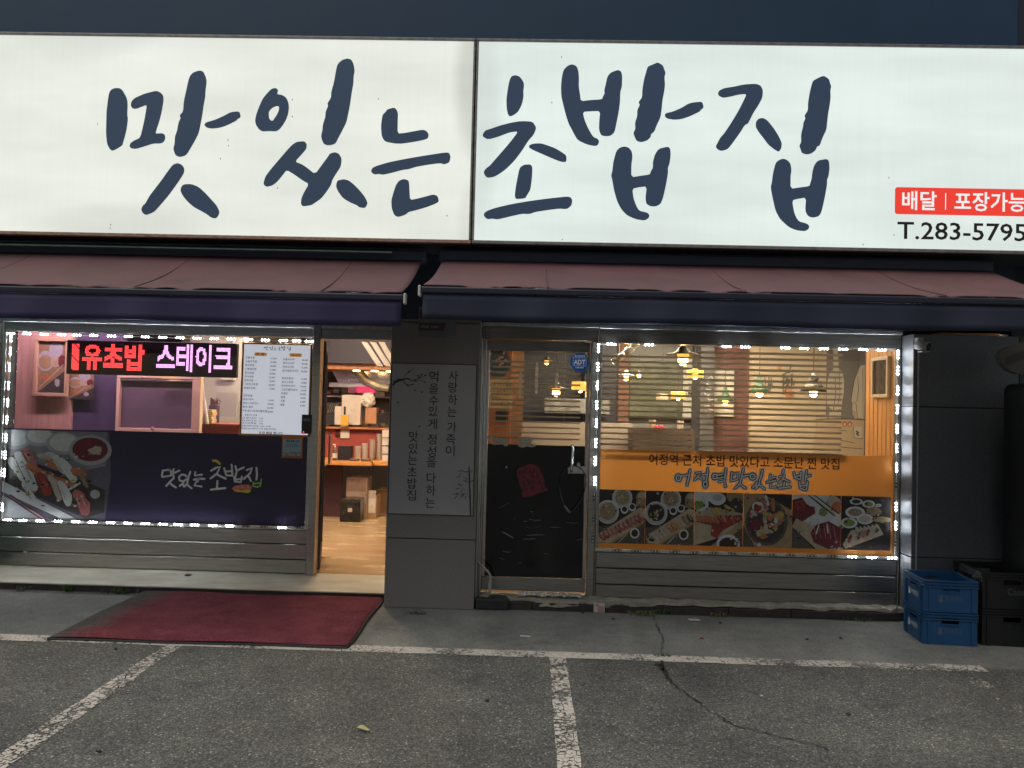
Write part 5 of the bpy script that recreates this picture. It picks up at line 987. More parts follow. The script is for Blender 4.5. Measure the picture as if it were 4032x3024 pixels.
# card terminal beside the menu
p0, p1 = P(1190, 1632, 6.66), P(1226, 1708, 6.66)
t = thing('card_reader', 'small black wall reader with a red light by the doorway', 'card reader', (p0.x, 6.66, p1.z))
obj('body', bbx(p0.x, p1.x, 6.645, 6.672, p1.z, p0.z, .005, 2), mat('black_plastic', (.02, .02, .025), .35), t)
obj('screen', bx(p0.x + .012, p1.x - .012, 6.6435, 6.6447, p0.z - .055, p0.z - .035), mat('reader_screen', (.15, .2, .3), .2), t)
bm = B(); bmesh.ops.create_uvsphere(bm, u_segments=8, v_segments=6, radius=.005, matrix=Matrix.Translation((p0.x + .02, 6.645, p1.z + .014))); obj('indicator', bm, mat('red_led', (.5, 0, 0), .3, emit=(1, .03, .05), estr=3), t)
# small orange notice
p0, p1 = P(1110, 1718, 6.69), P(1190, 1805, 6.69)
t = thing('window_notice', 'small orange framed notice with blue print below the menu board', 'notice', (p0.x, 6.69, p1.z))
obj('sheet', bx(p0.x, p1.x, 6.696, 6.6985, p1.z, p0.z), mat('orange_paper', (.50, .17, .06), .5, var=.15, scale=30), t)
bm = B(); rect(bm, p0.x + .009, p1.x - .012, p1.z + .022, p0.z - .022, 6.6955); obj('card', bm, mat('pale_blue_card', (.33, .50, .58), .5, var=.08, scale=20), t)
bm = B(); cx = (p0.x + p1.x) / 2; text(bm, '행복 동행 가게', cx, p0.z - .05, .021, 6.695, .03, 'c', .115)
text(bm, '지역사회 이웃사랑을 위한', cx, p0.z - .072, .009, 6.695, .02, 'c', .09); text(bm, '행복나눔을 실천하는 가게입니다', cx, p0.z - .088, .009, 6.695, .02, 'c', .11)
obj('lettering', bm, mat('blue_ink', (.03, .06, .25), .5), t)
bm = B()
for k in range(18):
    a = p0.x + .016 + rnd.random() * (p1.x - p0.x - .036); poly(bm, ell(a, p1.z + .03 + rnd.random() * .022, .006 + rnd.random() * .006, .005 + rnd.random() * .01, 0, 8), 6.6948 - k * .00005)
obj('drawing', bm, mat('drawing_ink', (.25, .28, .25), .6, var=.6, scale=120), t)

# ------------------------------------------------------------------ LED text display behind the window
Yd = 6.76
d0, d1 = P(272, 1338, Yd), P(925, 1478, Yd)
disp = thing('led_display', 'LED text display with red and pink Korean letters behind the window', 'led sign', ((d0.x + d1.x) / 2, Yd, d1.z))
dz0, dz1 = P(600, 1480, Yd).z, P(600, 1345, Yd).z
obj('cabinet', bbx(d0.x - .02, d1.x + .01, Yd + .004, Yd + .05, dz0, dz1, .004), mat('display_black', (.03, .012, .03), .5), disp)
obj('hanger', tube(B(), [(d1.x - .05, Yd + .03, dz1), (d1.x - .05, Yd + .03, 2.2)], .004), wire_m, disp); obj('hanger', tube(B(), [(d0.x + .05, Yd + .03, dz1), (d0.x + .05, Yd + .03, 2.2)], .004), wire_m, disp)
def raster(s, x0, x1, z0, z1, off):
    vv, ff = tmesh(s, off); ax, bx_ = min(v[0] for v in vv), max(v[0] for v in vv); az, bz = min(v[1] for v in vv), max(v[1] for v in vv)
    pitch = .0112; nx, nz = int((x1 - x0) / pitch), int((z1 - z0) / pitch); hit = []
    gx = (np.arange(nx) + .5) / nx * (bx_ - ax) + ax; gz = (np.arange(nz) + .5) / nz * (bz - az) + az
    X, Z = np.meshgrid(gx, gz, indexing='ij'); inside = np.zeros_like(X, bool)
    for f in ff:
        q = [vv[i] for i in f]
        for k in range(1, len(q) - 1):
            a, b_, c = q[0], q[k], q[k+1]
            d1_ = (X-b_[0])*(a[1]-b_[1])-(a[0]-b_[0])*(Z-b_[1]); d2_ = (X-c[0])*(b_[1]-c[1])-(b_[0]-c[0])*(Z-c[1]); d3_ = (X-a[0])*(c[1]-a[1])-(c[0]-a[0])*(Z-a[1])
            inside |= ~(((d1_ < 0) | (d2_ < 0) | (d3_ < 0)) & ((d1_ > 0) | (d2_ > 0) | (d3_ > 0)))
    return [(x0 + (i + .5) * pitch, z0 + (j + .5) * pitch) for i in range(nx) for j in range(nz) if inside[i, j]]
def dots(name, pts, m, r):
    bm = B()
    for x, z in pts: poly(bm, ell(x, z, r, r, 0, 6), Yd - .001)
    o = obj(name, bm, m, disp); o['kind'] = 'stuff'
ra, rb = P(287, 1347, Yd), P(568, 1458, Yd); zA, zB = P(430, 1458, Yd).z, P(430, 1350, Yd).z
pts = raster('유초밥', ra.x + .09, rb.x, zA, zB, .04); pts += [(ra.x + i * .0112, zA + j * .0112) for i in range(6) for j in range(int((zB - zA) / .0112)) if (i + j) % 11]
dots('red_diodes', pts, mat('red_diode', (.5, .1, .05), .4, emit=(1., .055, .06), estr=2.2), .0052)
wa, wb_ = P(618, 1355, Yd), P(915, 1470, Yd); zA2, zB2 = P(760, 1466, Yd).z, P(760, 1354, Yd).z
dots('pink_diodes', raster('스테이크', wa.x, wb_.x + .0, zA2, zB2, .03), mat('pink_diode', (.6, .5, .6), .4, emit=(1., .46, .95), estr=1.7), .0056)

# ------------------------------------------------------------------ orange banner film on the right window
Yb = 6.1045
def translucent(name, c, f):
    m = bpy.data.materials.new(name); m.use_nodes = True; nt = m.node_tree; b = nt.nodes['Principled BSDF']; b.inputs['Base Color'].default_value = (*c, 1); b.inputs['Roughness'].default_value = .5
    t = nt.nodes.new('ShaderNodeBsdfTranslucent'); t.inputs[0].default_value = (*c, 1); mx = nt.nodes.new('ShaderNodeMixShader'); mx.inputs[0].default_value = f
    nt.links.new(b.outputs[0], mx.inputs[1]); nt.links.new(t.outputs[0], mx.inputs[2]); nt.links.new(mx.outputs[0], nt.nodes['Material Output'].inputs[0]); return m
ban = thing('banner_film', 'orange window banner with brush lettering and six sushi photos', 'banner', (1.7, 6.11, .48))
orange = mat('orange_banner', (.46, .185, .032), .5, var=.10, scale=1.6)
bl, br, bt, bb = .565, 2.865, 1.252, .474
obj('film', rect(B(), bl, br, bb, bt, 6.1055), translucent('orange_banner_film', (.80, .36, .085), .5), ban)
bm = B(); q0, q1 = P(2555, 1832, Yb), P(3305, 1842, Yb)
text(bm, '어정역 근처 초밥 맛있다고 소문난 찐 맛집', q0.x, P(2900, 1835, Yb).z, .085, Yb, .014, 'l', q1.x - q0.x)
obj('lettering', bm, mat('brown_ink', (.04, .014, .008), .5), ban)
A_, C_ = (lambda x, y: (2300 + x / 2.369, 1750 + y / 2.369)), (lambda x, y: (2900 + x / 2.37, 1750 + y / 2.37))
def circ(cx, cy, rx, ry): return [(cx + rx * math.cos(a), cy + ry * math.sin(a)) for a in np.linspace(-2.2, 4.4, 14)]
SB = [(A_, s_) for s_ in (circ(880,312,22,27), [(905,295),(968,285)], [(988,238),(975,310),(958,378)],
 [(1042,270),(1092,255),(1060,300),(1028,332)], [(1065,302),(1098,325)], [(1100,285),(1135,280)], [(1152,225),(1148,290),(1138,338)], circ(1130,372,18,26),
 circ(1220,300,20,22), [(1242,287),(1295,277)], [(1246,315),(1295,305)], [(1322,228),(1316,280),(1310,325)], [(1258,350),(1312,338),(1316,392)],
 [(1378,262),(1370,335)], [(1395,275),(1435,266),(1428,325),(1378,338)], [(1485,228),(1470,300),(1455,352)], [(1475,300),(1535,285)], [(1455,358),(1435,385),(1408,408)], [(1458,372),(1480,392),(1505,408)])]
SB += [(C_, s_) for s_ in (circ(150,300,23,24), [(242,238),(228,300),(212,345)], [(192,352),(172,385),(150,402)], [(180,378),(196,398)], [(216,358),(196,392),(176,412)], [(212,375),(262,415)],
 [(318,285),(306,318),(358,308)], [(282,354),(365,336)], [(322,368),(312,402),(368,396)], [(438,238),(430,268)], [(402,302),(452,290),(430,325),(392,360)], [(438,322),(492,348)], [(446,352),(440,388)], [(394,408),(502,396)],
 [(534,262),(545,310),(592,328)], [(602,258),(596,325)], [(545,298),(597,290)], [(654,245),(648,290),(640,338)], [(645,302),(692,288)], [(588,348),(594,408),(640,426)], [(660,348),(652,420)], [(594,386),(650,380)])]
for nm, w, m_, dy in (('lettering_halo', 47, mat('halo_ink', (.88, .86, .84), .5), .0004), ('lettering_outline', 31, mat('outline_ink', (.02, .012, .01), .5), .0009), ('brush_lettering', 13.5, None, .0016)):
    bm = B()
    for k, (f_, s_) in enumerate(SB):
        l = [(lambda p: (p.x, p.z))(P(*f_(x, y), Yb)) for x, y in s_]; hw = w / 2.37 / 495
        if len(l) == 14:
            cx, cz = sum(q[0] for q in l[:13]) / 13, sum(q[1] for q in l[:13]) / 13; rx, rz = (max(q[0] for q in l) - min(q[0] for q in l)) / 2, (max(q[1] for q in l) - min(q[1] for q in l)) / 2
            inner = (rx - hw / 2, rz - hw / 2); lp = [ell(cx, cz, rx + hw / 2, rz + hw / 2, 0, 20)]
            if min(inner) > .002: lp.append(ell(cx, cz, inner[0], inner[1], 0, 16))
            poly(bm, lp, Yb - dy - 1e-5 * k)
        else: poly(bm, stroke_loop(l, hw, .9, 4), Yb - dy - 1e-5 * k)
    obj(nm, bm, m_ or mat('cream_ink', (.90, .87, .84), .5), ban)
# six photographs
xs_ = [P(x, 2040, Yb).x for x in (2350, 2540, 2733, 2926, 3118, 3311, 3508)]; pz1, pz0 = P(2900, 1940, Yb).z - .002, P(2900, 2152, Yb).z
def photo(k, f):
    p = Print(xs_[k] + .002, xs_[k+1] - .002, pz0, pz1, Yb); p.shape([(0, 0), (1, 0), (1, 1), (0, 1)], I['dark']); f(p)
    for _ in range(26): p.blob(rnd.random(), rnd.random(), .012 + .02 * rnd.random(), .01 + .015 * rnd.random(), I[rnd.choice(['char', 'dark', 'weave', 'tan', 'pale'])], rnd.uniform(0, 180))
    p.done('food_photo', ban)
def bowl(p, x, y, r, fill, asp=.95):
    p.e(x, y, r, r * asp, I['plate']); p.e(x, y, r * .93, r * .93 * asp, I['rim']); p.e(x, y + .01, r * .74, r * .72 * asp, I[fill])
    for _ in range(9): a, q = rnd.uniform(0, 6.3), r * .5 * rnd.random(); p.blob(x + q * math.cos(a), y + q * math.sin(a), r * .13, r * .08, I[rnd.choice(['noodle', 'pale', 'green', 'tan'])], rnd.uniform(0, 180))
def set_menu(p, tops, soup):
    p.shape([(0, 0), (1, 0), (1, .45), (0, .3)], I['weave']); bowl(p, .52, .85, .21, 'noodle'); bowl(p, .22, .58, .235, soup)
    p.e(.94, .86, .13, .13, I['wood']); p.e(.94, .9, .1, .06, I['wood2']); p.shape([(.8, .7), (1, .7), (1, .86), (.82, .86)], I['tan'])
    for x, y in ((.57, .63), (.73, .68)): p.e(x, y, .08, .075, I['plate']); p.e(x, y + .01, .055, .05, I['soup'])
    p.shape([(.02, .02), (.26, .0), (1, .44), (1, .66), (.9, .69), (.03, .16)], I['wood2']); p.shape([(.26, 0), (.3, -.02), (1, .4), (1, .44)], I['wood'])
    n = len(tops)
    for i, t_ in enumerate(tops):
        u = .1 + .8 * i / (n - 1); p.line((u - .035, .10 + u * .5), (u + .07, .03 + u * .46), .085, I[t_]); p.line((u - .02, .115 + u * .5), (u + .05, .06 + u * .47), .018, I['pale'])
    p.e(.79, .2, .1, .1, I['plate']); p.e(.79, .2, .07, .07, I['soup']); p.line((.45, .02), (.62, .17), .018, I['rim'])
photo(0, lambda p: set_menu(p, ['red', 'red', 'pink', 'pink', 'red', 'pink', 'pink', 'red', 'pink', 'red', 'pink'], 'noodle'))
photo(1, lambda p: set_menu(p, ['dark', 'pale', 'pale', 'pale', 'pale', 'salmon', 'salmon', 'yellow', 'pale', 'tan', 'char'], 'soup'))
def f2(p):
    p.shape([(0, 0), (1, .3), (1, .62), (.1, .75), (0, .6)], I['wood2']); p.shape([(.35, 0), (1, .5), (1, .35), (.5, 0)], I['wood']); p.shape([(.5, 0), (1, .36), (1, 0)], I['weave'])
    p.e(.15, .95, .3, .14, I['plate']); p.e(.12, .78, .17, .13, I['plate']); p.blob(.1, .76, .12, .08, I['green']); p.e(.47, .88, .17, .12, I['plate']); p.e(.47, .9, .1, .06, I['rim']); p.e(.85, .95, .2, .15, I['tan']); p.e(.87, .78, .14, .13, I['char'])
    p.shape([(0, .45), (.3, .5), (.98, .6), (1, .5), (.6, .3), (.46, .14), (.34, .2), (.36, .38)], I['red'])
    for i in range(6): u = .05 + i * .075; p.line((u, .55 - i * .004), (u + .07, .46 - i * .004), .07, I['salmon'])
    for i in range(9): u = .42 + i * .055; p.line((u, .57 - .02 * (i % 2)), (u + .06, .46), .05, I['salmon' if i % 3 == 0 else 'red']); p.line((u + .03, .55), (u + .06, .5), .008, I['pale'])
    for i in range(22): u = rnd.uniform(.25, .82); p.line((u, .6 + rnd.random() * .1), (u + rnd.uniform(-.08, .08), .72 - abs(u - .52) * .3), .012, I['pale' if i % 3 else 'plate'])
    p.blob(.46, .66, .1, .07, I['yellow']); p.line((.62, .76), (.8, .66), .06, I['yellow']); p.e(.7, .05, .24, .18, I['plate']); p.e(.7, .04, .19, .13, I['soup'])
photo(2, f2)
def f3(p):
    p.shape([(0, 0), (1, 0), (1, .75), (.35, 1), (0, 1)], I['wood']); p.shape([(0, 0), (.25, 0), (0, .4)], I['weave']); p.shape([(.4, 1), (1, .7), (1, 1)], I['dark'])
    p.e(.48, .47, .44, .44, I['weave']); p.e(.48, .47, .38, .38, I['char'])
    for _ in range(34):
        a, q = rnd.uniform(0, 6.3), .34 * rnd.random() ** .6; x, y = .48 + q * math.cos(a), .5 + q * math.sin(a); p.blob(x, y, .08, .04, I[rnd.choice(['pink', 'pale', 'red', 'salmon', 'plate', 'yellow', 'pale'])], rnd.uniform(0, 180))
    p.blob(.24, .42, .14, .1, I['wine']); p.e(.29, .75, .12, .1, I['plate']); p.blob(.29, .73, .09, .07, I['red']); p.line((.45, .95), (.5, .8), .07, I['plate']); p.line((.6, .9), (.62, .7), .09, I['salmon']); p.blob(.76, .62, .09, .07, I['yellow']); p.e(.33, .05, .04, .03, I['plate'])
photo(3, f3)
def f4(p):
    p.shape([(0, 1), (.75, 1), (1, .7), (1, .35), (.55, .2), (.1, .55), (0, .7)], I['plate']); p.shape([(0, .4), (.5, .0), (1, .0), (1, .2), (.55, .35), (.1, .6)], I['wood2']); p.shape([(0, 0), (.45, 0), (0, .4)], I['weave'])
    p.shape([(.0, .9), (.2, .95), (.32, .8), (.46, .78), (.48, .66), (.2, .5), (0, .6)], I['wine']); p.shape([(.04, .86), (.2, .9), (.28, .78), (.1, .7)], I['red'])
    p.blob(.85, .82, .17, .17, I['pale'], 0, .1); p.blob(.93, .78, .12, .12, I['salmon'], 0, .1)
    p.line((.32, 1), (.88, .62), .03, I['dark']); p.line((.37, 1), (.92, .66), .02, I['plate']); p.line((.42, 1.02), (.97, .66), .025, I['dark']); p.blob(.63, .68, .09, .08, I['green'])
    p.shape([(.38, .3), (.5, .45), (.75, .52), (1, .4), (1, .05), (.75, .0), (.45, .12)], I['wine'])
    for i in range(5): p.line((.45 + i * .1, .44), (.5 + i * .1, .2), .025, I['pink'])
    p.line((.55, .45), (.5, .28), .03, I['plate']); p.line((.72, .47), (.74, .3), .03, I['plate'])
photo(4, f4)
def f5(p):
    for x, y, rx, ry, c in ((.3, .9, .13, .06, 'soup'), (.55, .86, .13, .07, 'green'), (.75, .84, .06, .03, 'pale'), (.28, .7, .2, .11, 'noodle'), (.16, .5, .17, .1, 'green'), (.48, .58, .17, .1, 'pale')): p.e(x, y, rx, ry, I['plate']); p.e(x, y, rx * .7, ry * .65, I[c])
    p.blob(.66, .73, .17, .08, I['tan']); p.blob(.82, .58, .2, .06, I['wood'])
    p.shape([(.2, .36), (.75, .48), (.86, .3), (.1, .02), (.04, .1)], I['wood2'])
    for i in range(7): p.line((.16 + i * .09, .14 + i * .035), (.2 + i * .09, .26 + i * .03), .06, I[('wine', 'pale', 'char', 'pink')[i % 4]])
    for i in range(6): p.line((.3 + i * .08, .42 + .012 * i), (.35 + i * .08, .36 + .012 * i), .05, I['pale'])
photo(5, f5)

# ------------------------------------------------------------------ door stickers, cable lock, pillar poster
Ys = 6.1405
t = thing('brush_logo_sticker', 'crimson brush square sticker with dark lettering on the black door', 'sticker', P(2090, 1960, Ys))
bm = B(); dq = lambda x, y: (lambda p: (p.x, p.z))(P(1850 + x / 2.37, 1750 + y / 2.37, Ys))
poly(bm, [dq(*p) for p in ((440,240),(470,215),(525,198),(545,183),(580,182),(640,205),(655,235),(680,290),(698,340),(700,390),(712,415),(732,412),(725,428),(640,455),(560,485),(512,496),(490,485),(482,455),(495,435),(465,380),(450,330),(440,280))], Ys, .001)
obj('patch', bm, mat('crimson_vinyl', (.17, .02, .035), .5, var=.3, scale=20), t)
bm = B(); rot = lambda q, c=dq(570, 330): (c[0] + (q[0]-c[0]) * .97 - (q[1]-c[1]) * -.12, c[1] + (q[1]-c[1]) * .97 + (q[0]-c[0]) * -.0)
a0, a1 = dq(455, 320), dq(665, 225); brush_print(bm, a0[0], a1[0], a0[1], a1[1], Ys - .0016, range(3)); a0, a1 = dq(485, 425), dq(705, 330); brush_print(bm, a0[0], a1[0], a0[1], a1[1], Ys - .0016, range(3, 6))
obj('lettering', bm, mat('dark_print', (.03, .008, .012), .5), t)
t = thing('cable_lock', 'black cable lock hanging from the door handle', 'lock', P(2240, 2020, 6.10))
pts = [P(1850 + x / 2.37, 1750 + y / 2.37, 6.105) for x, y in ((935,200),(895,225),(850,290),(832,370),(845,470),(880,570),(915,620),(935,640),(980,600),(1030,530),(1068,440),(1085,360),(1080,290),(1050,235),(1005,205),(970,198),(935,200))]
obj('cable', tube(B(), pts, .0055, 8), mat('cable_black', (.035, .04, .055), .35), t, True)
obj('barrel', tube(B(), [pts[5], pts[6], pts[7]], .010, 10), mat('lock_metal', (.2, .21, .24), .35, .7), t, True)
def octagon(cx, cz, r, Y, t_=0.): 
    return [(cx + r * math.cos(R_(22.5 + 45 * k)), cz + r * math.sin(R_(22.5 + 45 * k))) for k in range(8)]
c = P(2282, 1426, Ys); r8 = .082
t = thing('security_sticker', 'blue octagon security sticker in the corner of the glass door', 'sticker', (c.x, Ys, c.z - r8))
bm = B(); poly(bm, octagon(c.x, c.z, r8, 0), Ys, .001); obj('border', bm, mat('sticker_white', (.55, .58, .6), .4), t)
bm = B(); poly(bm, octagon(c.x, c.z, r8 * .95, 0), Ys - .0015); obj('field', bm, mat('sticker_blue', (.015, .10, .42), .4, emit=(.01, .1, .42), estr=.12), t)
bm = B(); text(bm, 'ADT', c.x, c.z - .018, .046, Ys - .002, .035, 'c', .094); text(bm, '캡스경비구역', c.x, c.z + .041, .016, Ys - .002, .02, 'c', .082); text(bm, '1588-6400', c.x, c.z - .049, .015, Ys - .002, .02, 'c', .066)
for q in ((-.053, .053, .033, .0355), (-.053, .053, -.0305, -.028), (-.053, -.0505, -.028, .033), (.0505, .053, -.028, .033)): rect(bm, c.x + q[0], c.x + q[1], c.z + q[2], c.z + q[3], Ys - .002)
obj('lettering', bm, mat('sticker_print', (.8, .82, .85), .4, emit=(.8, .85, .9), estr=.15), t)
c = P(2305, 1440, Ys)
bm = B(); poly(bm, octagon(c.x, c.z - .012, .06, 0), 6.1425); prop(obj('spare_sticker', bm, mat('sticker_pale', (.2, .4, .6), .4, var=.4, scale=30)), 'pale blue sticker half hidden by the octagon sticker', 'sticker')
# frosted tape strips on the door glass
TAPE = translucent('frosted_tape', (.75, .70, .64), .6)
for k, (x, ya, yb_) in enumerate(((2050, 1465, 1565), (2115, 1433, 1545), (2194, 1474, 1520))):
    a, b_ = P(x, ya, Ys), P(x - 4, yb_, Ys); bm = B(); poly(bm, stroke_loop([(a.x, a.z), ((a.x + b_.x) / 2 - .001, (a.z + b_.z) / 2), (b_.x, b_.z)], .024, .9, 3, .12), Ys, .0008)
    prop(obj('tape_strip', bm, TAPE), ('pale tape strip nearest the pillar on the door glass', 'tallest of the pale tape strips on the door glass', 'short pale tape strip under the door lamp')[k], 'tape')
a, b_ = P(1925, 1722, Ys), P(2108, 1738, Ys); bm = B()
for k in range(26): poly(bm, ell(a.x + rnd.random() * (b_.x - a.x), a.z - .03 + rnd.uniform(-.03, .03), .02 + .02 * rnd.random(), .008 + .012 * rnd.random(), 0, 9), Ys - .00003 * k)
prop(obj('glue_residue', bm, mat('residue', (.42, .37, .30), .8, var=.35, scale=60), None), 'torn paper residue along the lower edge of the door glass', 'residue', kind='stuff')

Yp = 5.9485
a, b_ = P(1550, 1428, Yp), P(1853, 2032, Yp)
t = thing('pillar_poster', 'tall grey poster with vertical Korean verse on the stone pillar', 'poster', ((a.x + b_.x) / 2, 5.95, b_.z))
px0, px1, pz0_, pz1_ = -1.072, -.408, b_.z, a.z
obj('board', bx(px0, px1, 5.941, 5.949, pz0_, pz1_), mat('poster_edge', (.02, .02, .02), .5), t)
bm = B(); rect(bm, px0 + .006, px1 - .006, pz0_ + .006, pz1_ - .006, 5.940); obj('sheet', bm, mat('poster_paper', (.33, .33, .34), .5, var=.05, scale=4), t)
bm = B(); Yq = 5.9392
def vert(s, pts, h):
    for ch, (x, y) in zip(s, pts):
        if ch != ' ': p = P(x, y, Yq); text(bm, ch, p.x, p.z - h * .42, h, Yq, .006, 'c', h * .92)
def crop7(x, y): return 1450 + x / 2.552, 1150 + y / 2.552
def crop8(x, y): return 1450 + x / 2.37, 1750 + y / 2.37
vert('사랑하는가족이', [crop7(855,845), crop7(850,960), crop7(848,1085), crop7(840,1205), crop7(840,1360), crop7(830,1480), crop7(822,1595)], .077)
vert('먹을수있게정성을다하는', [crop7(660,850), crop7(658,970), crop7(657,1090), crop7(650,1200), crop7(645,1325), crop7(640,1480), crop7(637,1605), crop8(590,165), crop8(588,315), crop8(585,430), crop8(577,545)], .077)
vert('맛있는초밥집', [crop7(455,1455), crop7(450,1575), crop8(412,145), crop8(410,260), crop8(408,365), crop8(403,475)], .077)
obj('lettering', bm, mat('poster_ink', (.022, .022, .024), .6), t)
bm = B()                                                                   # plum branch and bamboo drawings
def br_(f, w, *pts): poly(bm, stroke_loop([(lambda p: (p.x, p.z))(P(*f(x, y), Yq)) for x, y in pts], w / 2.4 / 505, .5, 3, .25), Yq - .00003 * (len(bm.faces) % 20))
for w, pts in ((22, [(250,935),(265,905),(310,885),(350,880)]), (12, [(345,875),(400,870),(440,890)]), (10, [(350,890),(365,915),(400,938),(460,925)]), (6, [(360,870),(375,835),(410,800),(455,765)]), (5, [(400,875),(450,895),(520,860),(575,838)]), (5, [(440,890),(500,870),(540,825)]), (4, [(460,900),(510,880),(565,905)]), (4, [(500,870),(505,835)])): br_(crop7, w, *pts)
for x, y in ((405,800),(500,840),(540,828),(572,838),(478,895),(515,855),(568,905),(400,938),(468,985),(540,1005),(515,1350),(300,1110)): p = P(*crop7(x, y), Yq); poly(bm, ell(p.x, p.z, .007, .006, 20, 8), Yq - .0008)
br_(crop8, 16, (940, 210), (945, 330), (945, 410)); br_(crop8, 17, (948, 415), (952, 540), (955, 660))
for x, y, a, l in ((940,255,185,45),(905,260,150,45),(880,245,190,40),(870,265,235,40),(855,300,200,30),(925,350,160,40),(930,330,140,40),(870,385,150,40),(850,410,190,35),(880,420,240,40),(905,460,200,45),(890,470,230,45),(910,480,260,40),(840,465,180,45),(830,480,230,45),(850,470,150,30),(960,350,40,30),(955,260,60,30)):
    a_ = R_(a); x2, y2 = x + l * math.cos(a_), y - l * math.sin(a_) * .9; br_(crop8, 7, (x, y), ((x + x2) / 2, (y + y2) / 2 - 2), (x2, y2))
br_(crop8, 3, (945, 500), (905, 430), (870, 390)); br_(crop8, 3, (940, 360), (890, 320))
obj('ink_drawing', bm, mat('poster_ink', (0, 0, 0)), t)
a, b_ = P(1649, 1208, 5.9485), P(1794, 1331, 5.9485)
t = thing('cctv_notice', 'faded grey camera notice sticker near the top of the stone pillar', 'sticker', (a.x, 5.95, b_.z))
obj('sheet', bx(a.x, b_.x, 5.9465, 5.9497, b_.z, a.z), mat('faded_paper', (.14, .14, .15), .5, var=.1, scale=10), t)
bm = B(); c0 = P(1651, 1270, 5.9463); c1 = P(1752, 1303, 5.9463); poly(bm, [(c0.x, c1.z), (c1.x - .01, c1.z), (c1.x + .005, c0.z), (c0.x, c0.z)], 5.946); rect(bm, a.x + .01, a.x + .06, a.z - .09, a.z - .02, 5.946); obj('stripe', bm, mat('faded_red', (.07, .04, .045), .5), t)
bm = B(); text(bm, 'olleh cctv', c0.x + .008, c1.z + .022, .026, 5.9455, .02, 'l', .145); text(bm, '1577-8105', b_.x - .075, b_.z + .008, .012, 5.9455, .02, 'l', .066); obj('lettering', bm, mat('faded_white', (.26, .26, .27), .5), t)
# ------------------------------------------------------------------ venetian blinds
slat_m = mat('blind_slat', (.40, .375, .345), .45, var=.05, scale=3); cord_m = mat('blind_cord', (.4, .36, .3), .7)
def blind(label, xa, xb, ya, yb_, Y, tilt, seed):
    r = random.Random(seed); a, b_ = P(xa, ya, Y), P(xb, ya, Y); z0, z1 = P((xa + xb) / 2, yb_, Y).z, P((xa + xb) / 2, ya, Y).z
    t = thing('venetian_blind', label, 'blind', ((a.x + b_.x) / 2, Y, z0), 'venetian blinds behind the right windows')
    w = (b_.x - a.x) / 2; bm = B(); n = 6
    rows = []
    for sgn in (0, 1):
        rows.append([[bm.verts.new((sx, -.021 + .042 * k / n, .0035 * (1 - (2 * k / n - 1) ** 2) - .0012 * sgn)) for k in range(n + 1)] for sx in (-w, w)])
    for k in range(n):
        bm.faces.new((rows[0][0][k], rows[0][1][k], rows[0][1][k+1], rows[0][0][k+1])); bm.faces.new((rows[1][0][k], rows[1][0][k+1], rows[1][1][k+1], rows[1][1][k]))
    for k in (0, n): bm.faces.new((rows[0][0][k], rows[1][0][k], rows[1][1][k], rows[0][1][k]))
    bmesh.ops.recalc_face_normals(bm, faces=bm.faces)
    me = bpy.data.meshes.new('slat'); bm.to_mesh(me); bm.free(); me.materials.append(slat_m)
    z = z1; pitch = 21.6 / FPX * Y
    while z > z0:
        o = obj('slat', me, None, t, loc=((a.x + b_.x) / 2 + r.uniform(-.003, .003), Y, z)); o.rotation_euler = (R_(tilt + r.uniform(-2.5, 2.5)), R_(r.uniform(-.12, .12)), 0); z -= pitch * r.uniform(.97, 1.03)
    obj('bottom_rail', bbx(a.x, b_.x, Y - .02, Y + .02, z0 - .03, z0 - .016, .003), slat_m, t)
    obj('head_rail', bbx(a.x, b_.x, Y - .018, Y + .025, max(z1 + .02, 2.10), max(z1 + .05, 2.14), .003), slat_m, t)
    for f in (.18, .82): obj('cord', tube(B(), [(a.x + (b_.x - a.x) * f, Y - .023, z0 - .02), (a.x + (b_.x - a.x) * f, Y - .023, max(z1 + .03, 2.10))], .0013, 4), cord_m, t)
    return t
blind('venetian blind inside the glass door', 1938, 2288, 1426, 1745, 6.225, -19, 1)
blind('venetian blind beside the door, in front of the flat pendant lamp', 2366, 2728, 1405, 1772, 6.16, -21, 2)
blind('wide venetian blind in front of the flared pendant lamps', 2750, 3318, 1393, 1772, 6.16, -23, 3)

# ------------------------------------------------------------------ interior: dining room
def panel(name, label, cat, xa, xb, ya, yb_, Y, m, th=.03, kind=None, zf=None):
    a, b_ = P(xa, (ya + yb_) / 2, Y), P(xb, (ya + yb_) / 2, Y); z1, z0 = P((xa + xb) / 2, ya, Y).z, P((xa + xb) / 2, yb_, Y).z
    if zf is not None: z0 = zf
    return prop(obj(name, bx(a.x, b_.x, Y, Y + th, z0, z1), m), label, cat, kind=kind)
def wall(label, xa, xb, Y, m, z0=.06, z1=2.78, th=.1):
    a, b_ = P(xa, 1600, Y), P(xb, 1600, Y); return prop(obj('interior_wall', bx(a.x, b_.x, Y, Y + th, z0, z1), m), label, 'wall', kind='structure')
brickw = mat('brown_brick_wall', (.16, .075, .05), .7, var=.3, scale=25); navyd = mat('navy_paint', (.025, .03, .05), .5); greyp = mat('grey_paint', (.20, .20, .20), .6)
wall('navy wall section behind the blind', 2300, 2432, 9.9, navyd); wall('brown brick strip of the dining room wall', 2433, 2476, 9.85, brickw)
wall('grey wall behind the landscape picture', 2477, 2756, 10.1, greyp)
panel('landscape_picture', 'dark green landscape picture on the dining room wall', 'picture', 2480, 2688, 1428, 1642, 10.0, mat('landscape_print', (.04, .05, .03), .5, scale=3, col2=(.17, .18, .13)))
t = panel('white_wall_panel', 'white wall panel with black lettering beside the landscape picture', 'panel', 2690, 2745, 1412, 1652, 10.0, white_w); reg(t)
bm = B()
